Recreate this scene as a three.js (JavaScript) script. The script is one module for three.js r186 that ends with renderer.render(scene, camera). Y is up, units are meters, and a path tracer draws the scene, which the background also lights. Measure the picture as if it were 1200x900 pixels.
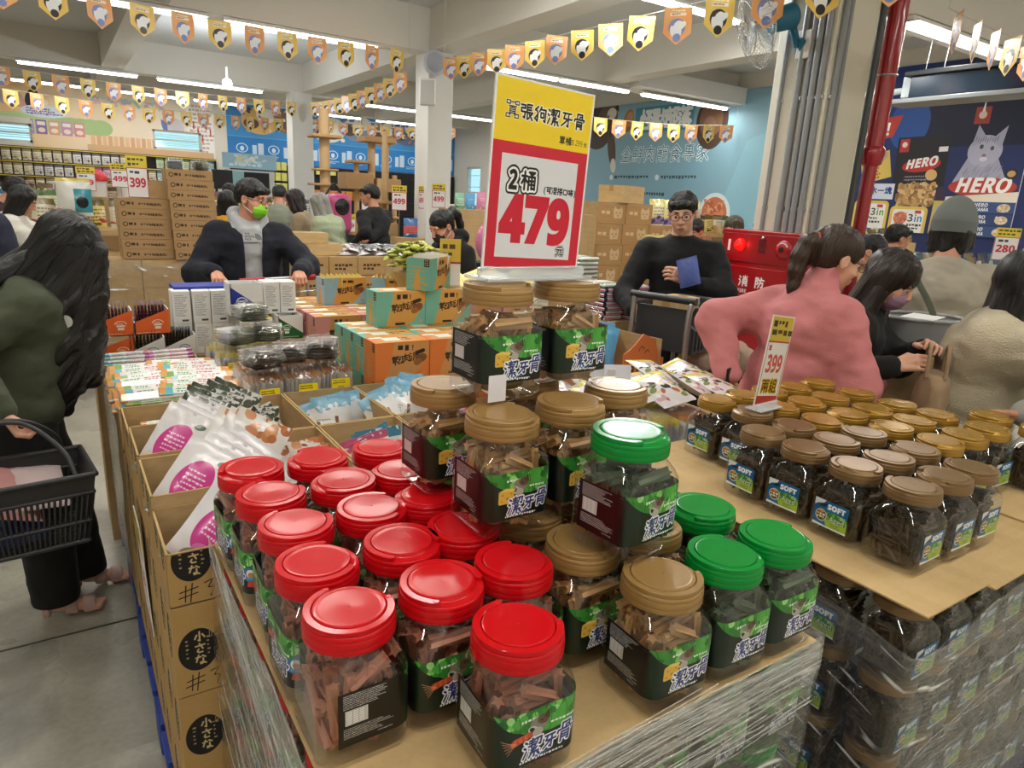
import * as THREE from 'three';
import { mergeGeometries } from 'three/addons/utils/BufferGeometryUtils.js';
import { RoundedBoxGeometry } from 'three/addons/geometries/RoundedBoxGeometry.js';
import { RectAreaLightUniformsLib } from 'three/addons/lights/RectAreaLightUniformsLib.js';
import { ImprovedNoise } from 'three/addons/math/ImprovedNoise.js';

// ---------- camera, sky, exposure ----------
const scene = new THREE.Scene();
scene.background = new THREE.Color(0.75, 0.9, 1.0);
const camera = new THREE.PerspectiveCamera(58.77, 4 / 3, 0.05, 80);
{
  const yaw = THREE.MathUtils.degToRad(33.771), pitch = THREE.MathUtils.degToRad(15.062), roll = THREE.MathUtils.degToRad(2.992);
  const f = new THREE.Vector3(Math.sin(yaw) * Math.cos(pitch), -Math.sin(pitch), -Math.cos(yaw) * Math.cos(pitch));
  const r = new THREE.Vector3(Math.cos(yaw), 0, Math.sin(yaw)), u = new THREE.Vector3().crossVectors(r, f);
  const X = r.clone().multiplyScalar(Math.cos(roll)).addScaledVector(u, Math.sin(roll));
  const Y = u.clone().multiplyScalar(Math.cos(roll)).addScaledVector(r, -Math.sin(roll));
  camera.position.set(0, 1.65, 0);
  camera.quaternion.setFromRotationMatrix(new THREE.Matrix4().makeBasis(X, Y, f.clone().negate()));
}
const renderer = new THREE.WebGLRenderer({ antialias: true });
renderer.toneMapping = THREE.LinearToneMapping;
renderer.toneMappingExposure = 1.28;
renderer.shadowMap.enabled = true;
RectAreaLightUniformsLib.init();
const LAMP = { color: new THREE.Color(1.0, 0.965, 0.90), intensity: 34, glow: 9 };
const FRONT_WINDOW = { color: new THREE.Color(0.86, 0.94, 1.0), intensity: 2.2 };

// ---------- helpers ----------
let seed = 12345;
const rnd = () => { seed = (seed * 1664525 + 1013904223) >>> 0; return seed / 4294967296; };
const rr = (a, b) => a + (b - a) * rnd();
const pick = (a) => a[Math.floor(rnd() * a.length)];
const V = (x, y, z) => new THREE.Vector3(x, y, z);
const D2R = Math.PI / 180;
const noise = new ImprovedNoise();
const N3 = (x, y, z) => noise.noise(x + 100.3, y + 57.1, z + 31.7);
const used = {};
function numbered(n) { const k = used[n] = (used[n] ?? -1) + 1; return k ? n + '_' + String(k).padStart(3, '0') : n; }
const ORD = ['first', 'second', 'third', 'fourth', 'fifth', 'sixth', 'seventh', 'eighth', 'ninth', 'tenth', 'eleventh', 'twelfth', 'thirteenth', 'fourteenth', 'fifteenth', 'sixteenth', 'seventeenth', 'eighteenth', 'nineteenth', 'twentieth'];
const ord = (i) => i < 20 ? ORD[i] : 'twenty-' + ORD[i - 20];
function meta(o, label, category, group, kind) {
  o.userData = {};
  if (label) o.userData.label = label;
  if (category) o.userData.category = category;
  if (group) o.userData.group = group;
  if (kind) o.userData.kind = kind;
  return o;
}
function thing(name, label, category, p = [0, 0, 0], turn = 0, group) {
  const o = new THREE.Group(); o.name = numbered(name); scene.add(o);
  o.position.set(...p); o.rotation.y = turn;
  return meta(o, label, category, group);
}
function mesh(name, geo, mat, parent, p, rot) {
  const m = new THREE.Mesh(Array.isArray(geo) ? merge(geo) : geo, mat);
  m.name = parent ? name : numbered(name);
  m.castShadow = m.receiveShadow = true;
  if (p) m.position.set(...p);
  if (rot) m.rotation.set(...rot);
  (parent ?? scene).add(m);
  return m;
}
const struct = (name, geo, mat, p, rot) => meta(mesh(name, geo, mat, null, p, rot), null, null, null, 'structure');
function copy(root, p, turn = 0, label, group) {
  const c = root.clone(); c.name = numbered(root.name.replace(/_\d{3}$/, '')); scene.add(c);
  c.position.set(...p); c.rotation.set(0, turn, 0);
  c.userData = { ...root.userData };
  if (label) c.userData.label = label;
  if (group) c.userData.group = group;
  return c;
}
function merge(list) {
  const gs = list.map((g) => { let q = g.index ? g.toNonIndexed() : g.clone(); for (const k of Object.keys(q.attributes)) if (!['position', 'normal', 'uv'].includes(k)) q.deleteAttribute(k);
    if (!q.attributes.uv) q.setAttribute('uv', new THREE.BufferAttribute(new Float32Array(q.attributes.position.count * 2), 2)); return q; });
  return mergeGeometries(gs);
}
const box = (w, h, d, x = 0, y = 0, z = 0) => new THREE.BoxGeometry(w, h, d).translate(x, y, z);
const rbox = (w, h, d, r = 0.005, x = 0, y = 0, z = 0, s = 2) => new RoundedBoxGeometry(w, h, d, s, r).translate(x, y, z);
function cyl(a, b, r, r2 = r, n = 12, caps = true) {
  const d = V().subVectors(b, a), g = new THREE.CylinderGeometry(r2, r, d.length(), n, 1, !caps);
  g.applyQuaternion(new THREE.Quaternion().setFromUnitVectors(V(0, 1, 0), d.clone().normalize()));
  return g.translate(...a.clone().add(b).multiplyScalar(0.5).toArray());
}
const tube = (pts, r, seg = 40, n = 8, closed = false) => new THREE.TubeGeometry(new THREE.CatmullRomCurve3(pts, closed), seg, r, n, closed);
const plane = (w, h) => new THREE.PlaneGeometry(w, h);

function std(color, roughness = 0.7, o = {}) { return new THREE.MeshStandardMaterial({ color, roughness, ...o }); }
function phys(color, roughness = 0.5, o = {}) { return new THREE.MeshPhysicalMaterial({ color, roughness, ...o }); }
function canvasTex(w, h, draw, o = {}) {
  const c = document.createElement('canvas'); c.width = w; c.height = h; const x = c.getContext('2d');
  draw(x, w, h);
  const t = new THREE.CanvasTexture(c); if (!o.data) t.colorSpace = THREE.SRGBColorSpace;
  t.wrapS = t.wrapT = THREE.RepeatWrapping; if (o.repeat) t.repeat.set(...o.repeat);
  return t;
}
function noiseTex(w, h, fn, o = {}) { // fn(u,v) -> [r,g,b] 0..255, tiles when fn does
  const d = new Uint8Array(w * h * 4);
  for (let j = 0; j < h; j++) for (let i = 0; i < w; i++) { const c = fn(i / w, j / h, i, j), k = (j * w + i) * 4; d[k] = c[0]; d[k + 1] = c[1]; d[k + 2] = c[2]; d[k + 3] = 255; }
  const t = new THREE.DataTexture(d, w, h); t.magFilter = THREE.LinearFilter; t.minFilter = THREE.LinearFilter; t.wrapS = t.wrapT = THREE.RepeatWrapping;
  if (!o.data) t.colorSpace = THREE.SRGBColorSpace; if (o.repeat) t.repeat.set(...o.repeat); t.needsUpdate = true; return t;
}
const printMat = (map, rough = 0.45, o = {}) => phys(0xffffff, rough, { map, ...o });

// stroke lettering: characters on a 100 x 100 grid; L = polyline, B = box x y w h
const W = 'L8 12 18 20;L4 38 14 46;L6 90 18 60;';
const GLYPH = {
  '囂': 'B5 5 26 18;B69 5 26 18;B5 77 26 18;B69 77 26 18;L22 34 78 34;L50 34 46 42;B30 42 40 30;L30 52 70 52;L30 62 70 62;L40 72 30 82;L60 72 70 82;L38 12 62 12',
  '張': 'L8 15 38 15 38 32 10 32 10 52 38 52 36 85 26 80;L52 10 52 52;L52 10 88 10;L52 24 84 24;L52 38 84 38;L44 52 96 52;L56 52 56 90 70 82;L70 60 94 92;L90 60 74 72',
  '狗': 'L30 8 10 30;L12 22 30 42 28 90 18 82;L30 50 8 78;L55 8 42 34;L50 22 90 22 88 88 76 82;B54 40 22 26',
  '潔': W + 'L30 12 58 12;L30 24 58 24;L28 38 60 36;L44 4 44 46;L64 10 92 10 90 44 82 40;L76 10 62 46;L60 48 44 60 66 62;L72 54 42 74 84 74;L62 74 62 96;L46 80 36 94;L78 80 90 94',
  '牙': 'L18 14 84 14;L36 14 26 46 92 46;L64 14 64 90 52 84;L62 46 12 88',
  '骨': 'L32 6 72 6 72 36;L32 6 32 36;L52 36 52 20 72 20;L12 36 10 48;L12 36 90 36 86 48;L30 50 30 94;L30 50 72 50 72 92 62 88;L30 64 72 64;L30 76 72 76',
  '單': 'B14 8 30 20;B56 8 30 20;B24 36 52 32;L24 52 76 52;L50 36 50 96;L8 78 92 78',
  '桶': 'L6 28 40 28;L24 6 24 94;L24 32 6 64;L24 36 40 56;L52 8 88 8 68 22;L60 14 72 24;L50 30 50 94;L50 30 90 30 90 90 80 86;L50 50 90 50;L50 68 90 68;L70 30 70 90',
  '元': 'L26 16 74 16;L10 40 90 40;L38 40 34 72 12 92;L60 40 60 86 88 88 90 72',
  '可': 'L8 14 92 14;L74 14 74 90 60 84;B22 36 32 30',
  '混': W + 'B40 8 46 34;L40 25 86 25;L40 50 40 92 58 84;L40 68 58 68;L64 50 64 90 90 88;L90 58 66 68',
  '搭': 'L6 28 36 28;L22 6 22 90 10 84;L4 62 38 50;L42 18 94 18;L56 6 56 30;L80 6 80 30;L68 28 42 56;L68 28 94 56;L56 56 80 56;B52 66 34 26',
  '口': 'B20 22 60 60',
  '味': 'B6 24 26 44;L44 24 90 24;L38 48 96 48;L66 6 66 96;L64 50 40 80;L68 50 94 80',
  '消': W + 'L66 4 66 26;L46 10 54 24;L88 10 78 24;L46 34 46 94;L46 34 88 34 88 90 78 86;L46 52 88 52;L46 70 88 70',
  '防': 'L10 8 10 94;L10 8 34 8 24 34 36 52 24 62;L64 4 68 16;L42 24 94 24;L58 24 56 54 38 92;L58 48 86 48 82 90 70 84',
  '小': 'L50 8 50 90 38 82;L28 34 12 66;L72 34 90 64',
  'さ': 'L14 28 86 24;L44 8 70 58;L36 58 26 74 36 88 66 88',
  'な': 'L10 26 48 24;L32 6 12 64;L62 16 86 32;L66 42 66 84 46 88 44 74 66 74 88 90',
  '全': 'L50 6 8 46;L50 6 92 46;L28 46 72 46;L26 66 74 66;L12 90 88 90;L50 46 50 90',
  '鮮': 'L22 4 8 24;L18 14 38 14 32 26;B10 28 34 34;L10 45 44 45;L27 28 27 62;L8 74 6 90;L20 74 20 88;L32 74 34 88;L42 74 48 88;L60 8 66 20;L90 8 82 20;L56 26 96 26;L60 44 92 44;L54 64 98 64;L76 26 76 96',
  '肉': 'L14 24 14 94;L14 24 86 24 86 90 74 86;L50 6 50 26;L50 26 28 52;L48 36 70 52;L50 54 28 80;L48 62 72 80',
  '寵': 'L50 2 50 12;L10 14 8 26;L10 14 92 14 88 26;L30 24 30 32;L14 34 48 34;L16 44 46 44;L24 36 26 44;L40 36 38 44;L16 52 16 94;L16 52 46 52 46 92;L16 66 46 66;L16 78 46 78;L58 26 58 60 92 60;L58 40 90 40;L76 26 76 40;L60 70 60 92 92 92 94 78;L64 70 86 70;L64 80 86 80',
  '食': 'L50 4 8 38;L50 4 92 38;L46 24 54 32;L28 38 72 38 72 64 28 64;L28 50 72 50;L28 38 28 94 50 84;L88 66 62 78;L50 66 90 94',
  '專': 'L20 10 80 10;L50 2 50 56;B26 18 48 26;L26 31 74 31;L14 56 84 52;L80 46 88 58;L8 68 92 68;L68 60 68 94 56 88;L30 76 40 86',
  '家': 'L50 2 50 12;L10 14 8 28;L10 14 92 14 88 28;L22 30 80 30;L52 30 16 54;L40 44 56 70 50 94 40 88;L50 56 14 74;L54 66 18 90;L84 40 60 56;L56 52 94 88',
  '怪': 'L8 34 4 56;L32 30 40 48;L22 4 22 96;L46 10 86 10 48 50;L54 18 94 48;L50 64 90 64;L70 50 70 92;L42 92 96 92',
  '獸': 'B6 6 18 16;B32 6 18 16;B12 28 34 28;L12 42 46 42;L29 28 29 56;L4 64 54 64;B14 72 30 20;L58 36 98 36;L76 8 76 44 56 92;L78 44 98 92;L86 14 94 26',
  '部': 'L30 4 30 14;L8 16 52 16;L18 20 22 38;L42 20 36 38;L4 42 56 42;B14 56 32 34;L66 8 66 96;L66 8 92 8 80 40 94 62 80 74',
  '落': 'L8 14 92 14;L32 4 32 24;L66 4 66 24;L12 34 20 42;L6 54 16 60;L8 94 20 72;L52 30 34 58;L46 40 80 40 36 76;L46 48 92 74;B48 74 34 20',
  '乾': 'L24 4 24 24;L6 14 44 14;B10 24 30 28;L10 38 40 38;L4 66 48 66;L25 52 25 96;L62 6 50 32;L58 22 94 22;L58 42 88 42 56 76 58 88 92 88 94 74',
  '派': W + 'L84 6 44 18;L44 18 40 60 28 94;L60 34 58 88 74 78;L84 24 60 36;L72 40 94 90;L90 50 78 62',
  '兩': 'L6 12 94 12;L14 32 14 94;L14 32 86 32 86 92 76 88;L50 12 50 94;L34 42 24 76;L34 50 44 70;L68 42 58 76;L68 50 78 70',
  '組': 'L24 6 10 30 30 30;L34 22 8 54 38 50;L24 54 24 94;L12 68 8 86;L34 66 40 82;L52 10 52 90;L52 10 86 10 86 90;L52 36 86 36;L52 62 86 62;L42 92 96 92',
  '好': 'L24 6 12 60 40 92;L38 28 8 92;L4 30 42 30;L54 14 88 14 70 38;L70 38 70 90 58 84;L48 50 96 50',
  '木': 'L10 32 90 32;L50 6 50 96;L48 34 8 80;L52 34 92 80',
  '一': 'L8 50 92 50',
  '塊': 'L6 36 36 36;L20 10 20 80;L4 84 38 78;L66 4 56 18;B46 18 42 30;L46 33 88 33;L67 18 67 48;L58 48 40 90;L70 48 70 88 94 90 96 76;L84 56 78 74',
};
function cjk(x, text, px, py, size, lw, color, o = {}) {
  x.save(); x.translate(px, py); if (o.rot) x.rotate(o.rot); if (o.skew) x.transform(1, 0, o.skew, 1, 0, 0);
  x.strokeStyle = color; x.fillStyle = color; x.lineCap = o.cap ?? 'round'; x.lineJoin = 'round';
  const sx = size * (o.sx ?? 1) / 100, sy = size / 100, gap = o.gap ?? 1.06; x.lineWidth = lw;
  [...text].forEach((ch, i) => {
    const ox = o.vertical ? 0 : i * 100 * sx * gap, oy = o.vertical ? i * 100 * sy * gap : 0, g = GLYPH[ch]; x.lineWidth = '囂獸寵鮮專混搭'.includes(ch) ? lw * (ch === '囂' ? 0.6 : 0.82) : lw;
    if (!g) { x.font = 'bold ' + size * 1.05 + 'px sans-serif'; x.lineWidth = lw * 0.5; x.save(); x.scale(o.sx ?? 1, 1); x.fillText(ch, ox / (o.sx ?? 1) + size * 0.15, oy + 92 * sy); if (o.fat) { x.lineWidth = o.fat; x.strokeText(ch, ox / (o.sx ?? 1) + size * 0.15, oy + 92 * sy); } x.restore(); x.lineWidth = lw; return; }
    for (const s of g.split(';')) {
      const n = s.slice(1).split(' ').map(Number); x.beginPath();
      if (s[0] === 'B') x.rect(ox + n[0] * sx, oy + n[1] * sy, n[2] * sx, n[3] * sy);
      else for (let k = 0; k < n.length; k += 2) x[k ? 'lineTo' : 'moveTo'](ox + n[k] * sx, oy + n[k + 1] * sy);
      x.stroke();
    }
  });
  x.restore();
}
function textRows(x, px, py, w, rows, step, hgt, color, r = rnd) { // print too small to read
  x.fillStyle = color;
  for (let i = 0; i < rows; i++) { let u = 0; const L = w * (0.6 + 0.4 * r()); while (u < L) { const d = hgt * (0.5 + r()); x.fillRect(px + u, py + i * step, d, hgt * (0.55 + 0.45 * r())); u += d + hgt * 0.35; } }
}
function barcode(x, px, py, w, h) { x.fillStyle = '#fff'; x.fillRect(px, py, w, h); x.fillStyle = '#111'; let u = 4; while (u < w - 6) { const d = 1 + Math.floor(rnd() * 4); x.fillRect(px + u, py + 4, d, h - 8); u += d + 1 + Math.floor(rnd() * 4); } }
function txt(x, s, px, py, size, color, o = {}) {
  x.save(); x.translate(px, py); if (o.rot) x.rotate(o.rot); if (o.skew) x.transform(1, 0, o.skew, 1, 0, 0); if (o.sx) x.scale(o.sx, 1);
  x.font = (o.weight ?? 'bold') + ' ' + size + 'px ' + (o.font ?? 'sans-serif'); x.textAlign = o.align ?? 'left';
  if (o.outline) { x.strokeStyle = o.outline; x.lineWidth = o.ow ?? size * 0.2; x.lineJoin = 'round'; x.strokeText(s, 0, 0); }
  x.fillStyle = color; x.fillText(s, 0, 0); if (o.fat) { x.strokeStyle = color; x.lineWidth = o.fat; x.strokeText(s, 0, 0); } x.restore();
}
function blob(x, cx, cy, rx, ry, color, rot = 0) { x.fillStyle = color; x.beginPath(); x.ellipse(cx, cy, rx, ry, rot, 0, 7); x.fill(); }
function poly(x, pts, color) { x.fillStyle = color; x.beginPath(); for (let k = 0; k < pts.length; k += 2) x[k ? 'lineTo' : 'moveTo'](pts[k], pts[k + 1]); x.closePath(); x.fill(); }
function spray(x, n, x0, y0, w, h, r, cols) { for (let i = 0; i < n; i++) blob(x, x0 + rnd() * w, y0 + rnd() * h, r * (0.5 + rnd()), r * (0.4 + 0.8 * rnd()), pick(cols), rnd() * 3); }

// ---------- shared materials ----------
const fbm = (u, v, f, s) => { let a = 0, k = 1; for (let i = 0; i < 4; i++) { a += k * N3(u * f, v * f, s + i * 7); f *= 2; k *= 0.5; } return a; };
const cardTex = noiseTex(256, 256, (u, v, i, j) => { const n = fbm(u, v, 5, 3) * 9 + N3(u * 2, v * 60, 9) * 5 + N3(u * 110, v * 110, 2) * 5; return [184 + n, 153 + n, 108 + n * 0.9]; });
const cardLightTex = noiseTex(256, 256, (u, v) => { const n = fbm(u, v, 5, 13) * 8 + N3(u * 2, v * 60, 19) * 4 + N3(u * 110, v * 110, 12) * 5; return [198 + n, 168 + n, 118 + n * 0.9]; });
const M = {
  card: std(0xffffff, 0.85, { map: cardTex }), cardLight: std(0xffffff, 0.85, { map: cardLightTex }), cardEdge: std(0x8f7348, 0.9),
  tape: phys(0xb08a55, 0.3), white: std(0xe8e8e6, 0.6), black: std(0x101012, 0.55), steel: std(0xb8babd, 0.28, { metalness: 0.9 }), chrome: std(0xd8dadc, 0.16, { metalness: 1 }),
  bluePallet: std(0x1f3f9e, 0.5), navyPallet: std(0x16205c, 0.55), acrylic: phys(0xf4f8fa, 0.06, { transmission: 0.85, thickness: 0, ior: 1.49 }),
  darkPlastic: phys(0x2b2b2d, 0.42), yellowTag: std(0xf0dc1c, 0.45),
};
// ---------- the building ----------
const CEIL = 4.58, XR = 13, XL = -5, ZF = -24.2, ZB = 4.2;
const floorTex = noiseTex(1024, 1024, (u, v) => {
  const n = fbm(u, v, 3, 1) * 16 + fbm(u, v, 14, 5) * 15 + N3(u * 180, v * 180, 4) * 9, d = Math.max(0, fbm(u, v, 7, 8) - 0.35) * -60;
  return [172 + n + d, 169 + n + d, 155 + n * 0.95 + d];
});
{
  floorTex.repeat.set(6, 9);
  const roughTex = noiseTex(256, 256, (u, v) => { const n = 120 + fbm(u, v, 6, 21) * 60; return [n, n, n]; }, { data: true, repeat: [6, 9] });
  const fl = struct('floor', box(XR - XL + 0.4, 0.2, ZB - ZF + 0.4, (XR + XL) / 2, -0.1, (ZB + ZF) / 2), std(0xffffff, 0.62, { map: floorTex, roughnessMap: roughTex }));
  const joint = std(0x4d4a42, 0.9);
  for (const z of [-2.72, -8.4, -14, -19.6]) mesh('expansion_joint', box(XR - XL, 0.002, 0.008, (XR + XL) / 2, 0.001, z), joint, fl);
  for (const x of [-2.6, 3.4, 8.6]) mesh('expansion_joint', box(0.008, 0.002, ZB - ZF, x, 0.001, (ZB + ZF) / 2), joint, fl);
  const plaster = std(0xddd9cf, 0.85), white = std(0xd2d4d3, 0.8);
  M.plaster = plaster; M.whitePaint = white;
  struct('ceiling', box(XR - XL + 0.4, 0.2, ZB - ZF + 0.4, (XR + XL) / 2, CEIL + 0.1, (ZB + ZF) / 2), white);
  // walls with real window openings
  const wallWith = (name, w, h, holes, place) => {
    const s = new THREE.Shape([[0, 0], [w, 0], [w, h], [0, h]].map((p) => new THREE.Vector2(...p)));
    for (const [x, y, a, b] of holes) s.holes.push(new THREE.Path([[x, y], [x, y + b], [x + a, y + b], [x + a, y]].map((p) => new THREE.Vector2(...p))));
    const g = new THREE.ExtrudeGeometry(s, { depth: 0.2, bevelEnabled: false }); place(g); return struct(name, g, plaster);
  };
  const fw = [[-1.6, 2.52, 1.3, 0.5], [2.72, 2.62, 1.35, 0.55]].map(([x, y, w, h]) => [x - XL, y, w, h]);
  const wf = wallWith('wall_far', XR - XL, CEIL, fw, (g) => g.translate(XL, 0, ZF - 0.2));
  const rw = [[-16.4, 0.95, 1.1, 1.8], [-17.9, 0.95, 1.0, 1.8], [-23.2, 0.95, 1.0, 1.8]].map(([z, y, w, h]) => [z - ZF, y, w, h]);
  const wr = wallWith('wall_right', ZB - ZF, CEIL, rw, (g) => { g.rotateY(-Math.PI / 2); g.translate(XR + 0.2, 0, ZF); });
  struct('wall_left', box(0.2, CEIL, ZB - ZF, XL - 0.1, CEIL / 2, (ZB + ZF) / 2), plaster);
  struct('wall_back', box(XR - XL, CEIL, 0.2, (XR + XL) / 2, CEIL / 2, ZB + 0.1), plaster);
  const frameM = std(0xc9ccca, 0.5), paneM = phys(0xe8fbff, 0.08, { transmission: 1, thickness: 0 }), slatM = std(0x9fd8d2, 0.5);
  let wn = 0;
  const windowAt = (w, h, x, y, z, ry, slats) => {
    const g = new THREE.Group(); g.name = 'window_' + (++wn); g.userData.kind = 'structure'; scene.add(g); g.position.set(x, y, z); g.rotation.y = ry;
    mesh('frame', [box(w, 0.06, 0.12, 0, 0.03), box(w, 0.06, 0.12, 0, h - 0.03), box(0.06, h, 0.12, -w / 2 + 0.03, h / 2), box(0.06, h, 0.12, w / 2 - 0.03, h / 2), box(w, 0.05, 0.1, 0, h * 0.5)], frameM, g);
    mesh('pane', box(w - 0.1, h - 0.1, 0.006, 0, h / 2), paneM, g);
    for (let i = 0; i < slats; i++) mesh('louvre', box(w - 0.12, 0.018, 0.05, 0, 0.1 + (h - 0.2) * (i + 0.5) / slats, 0.03), slatM, g);
  };
  windowAt(1.3, 0.5, -0.95, 2.52, ZF - 0.1, 0, 5); windowAt(1.35, 0.55, 3.395, 2.62, ZF - 0.1, 0, 8);
  windowAt(1.1, 1.8, XR + 0.1, 0.95, -15.85, -Math.PI / 2, 5); windowAt(1.0, 1.8, XR + 0.1, 0.95, -17.4, -Math.PI / 2, 5); windowAt(1.0, 1.8, XR + 0.1, 0.95, -22.7, -Math.PI / 2, 4);

  // beams
  const bm = (n, g) => struct('ceiling_beam', g, plaster);
  const BY = 3.93, bh = CEIL - BY;
  for (const [z, y] of [[-3.9, 3.42], [-11.25, BY], [-18.3, BY], [-22.7, BY + 0.1], [2.8, BY]]) bm('', box(XR - XL, CEIL - y, 0.42, (XR + XL) / 2, (CEIL + y) / 2, z));
  for (const x of [5.62, 9.3]) for (const [a, b] of [[-11.04, -4.11], [-18.09, -11.46], [-22.49, -18.51]]) bm('', box(0.42, bh - 0.02, b - a, x, (CEIL + BY + 0.02) / 2, (a + b) / 2));
  bm('', box(0.42, bh, 6.4, 5.62, (CEIL + BY) / 2, -0.5));
  for (const [a, b] of [[-11.04, -4.11], [-18.09, -11.46], [-22.49, -18.51]]) bm('', box(0.42, bh - 0.02, b - a, 1.35, (CEIL + BY + 0.02) / 2, (a + b) / 2));
  // columns
  const colM = std(0xd9d3c2, 0.75), colW = std(0xe3e2de, 0.75);
  struct('column', rbox(0.56, 3.9, 0.54, 0.012, 5.68, 1.95, -3.94), colM);
  struct('column', rbox(0.46, 3.95, 0.5, 0.012, 5.62, 1.975, -11.25), colW);
  struct('column', rbox(0.52, 3.95, 0.5, 0.012, 5.4, 1.975, -18.3), colW);
  struct('column', rbox(0.34, 4.5, 0.3, 4.62, 2.25, ZF + 0.16), colW);
  struct('column', rbox(0.46, 3.95, 0.5, 9.3, 1.975, -18.3), colW);
  // low white bulkhead that carries the right-hand light row
  struct('trim_1', box(3.2, 0.34, 0.3, 11.4, 4.1, -10.9), colW);
}

// ---------- tube lights ----------
{
  const tubeM = std(0xffffff, 0.4, { emissive: LAMP.color, emissiveIntensity: LAMP.glow }), bodyM = std(0xe6e6e0, 0.5);
  const lampProto = new THREE.Group();
  function lamp(x, y, z, len, ry, label, group) {
    const t = thing('tube_light', label, 'light', [x, y, z], ry, group);
    mesh('housing', [box(len, 0.05, 0.09, 0, 0.025, 0), box(len, 0.014, 0.2, 0, 0.005, 0)], bodyM, t);
    mesh('tube', [new THREE.CylinderGeometry(0.022, 0.022, len * 0.97, 8).rotateZ(Math.PI / 2).translate(0, -0.026, 0.03), new THREE.CylinderGeometry(0.022, 0.022, len * 0.97, 8).rotateZ(Math.PI / 2).translate(0, -0.026, -0.03)], tubeM, t);
    if (y > 4) for (const e of [-1, 1]) mesh('hanger', cyl(V(e * len * 0.35, 0.04, 0), V(e * len * 0.35, CEIL - y, 0), 0.008, 0.008, 6), M.steel, t);
    const l = new THREE.RectAreaLight(LAMP.color, LAMP.intensity, len * 0.96, 0.1); l.name = 'tube_glow'; l.position.set(0, -0.052, 0); l.rotation.x = -Math.PI / 2; t.add(l);
  }
  const rows = [
    ['across the beam before the white column', -11.1, 3.872, [[0.9, 2.3], [3.4, 2.3], [6.9, 2.4], [9.0, 1.7], [11.5, 2.6]]],
    ['on the beam by the second white column', -18.15, 3.872, [[0.75, 2.2], [3.35, 2.3], [7.4, 2.3], [10.6, 2.3]]],
    ['on the farthest beam', -22.55, 3.972, [[0.35, 2.0], [2.5, 2.0], [4.35, 1.4], [7.5, 2.3], [10.3, 2.3]]],
    ['on the low beam right of the grey conduits', -3.75, 3.365, [[7.5, 1.9], [9.6, 1.9], [11.7, 1.9]]],
    ['over the near aisles', -3.75, 3.365, [[0.2, 2.3], [2.7, 2.3]]],
    ['over the middle aisles', -7.4, 4.3, [[-1.6, 2.3], [1.0, 2.3], [3.6, 2.3], [7.4, 2.3], [10.4, 2.3]]],
    ['over the front aisles', 0.25, 4.3, [[-2.5, 2.3], [0.3, 2.3], [3.1, 2.3], [7.5, 2.3], [10.5, 2.3]]],
    ['by the back wall', 3.2, 4.3, [[-1.5, 2.3], [1.4, 2.3], [4.0, 2.3], [7.5, 2.3]]],
  ];
  for (const [where, z, y, list] of rows) list.forEach(([x, len], i) => lamp(x, y, z, len, 0, `twin tube light ${where}, ${ord(i)} from left`, 'tube lights'));
  // round lamps seen between the flags
  const globe = (x, y, z, label) => {
    const t = thing('globe_lamp', label, 'light', [x, y, z]);
    mesh('bulb', new THREE.SphereGeometry(0.09, 16, 12), std(0xffffff, 0.4, { emissive: 0xf4fbff, emissiveIntensity: 12 }), t);
    mesh('stem', cyl(V(0, 0.07, 0), V(0, 0.3, 0), 0.02), M.white, t);
    const p = new THREE.PointLight(0xf0f8ff, 6); p.shadow.radius = 4; t.add(p);
  };
  globe(3.05, 3.55, -15, 'round white bulb among the flags over the left aisles'); globe(5.05, 3.62, -5.25, 'round white bulb hanging left of the caged fan');
}

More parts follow.
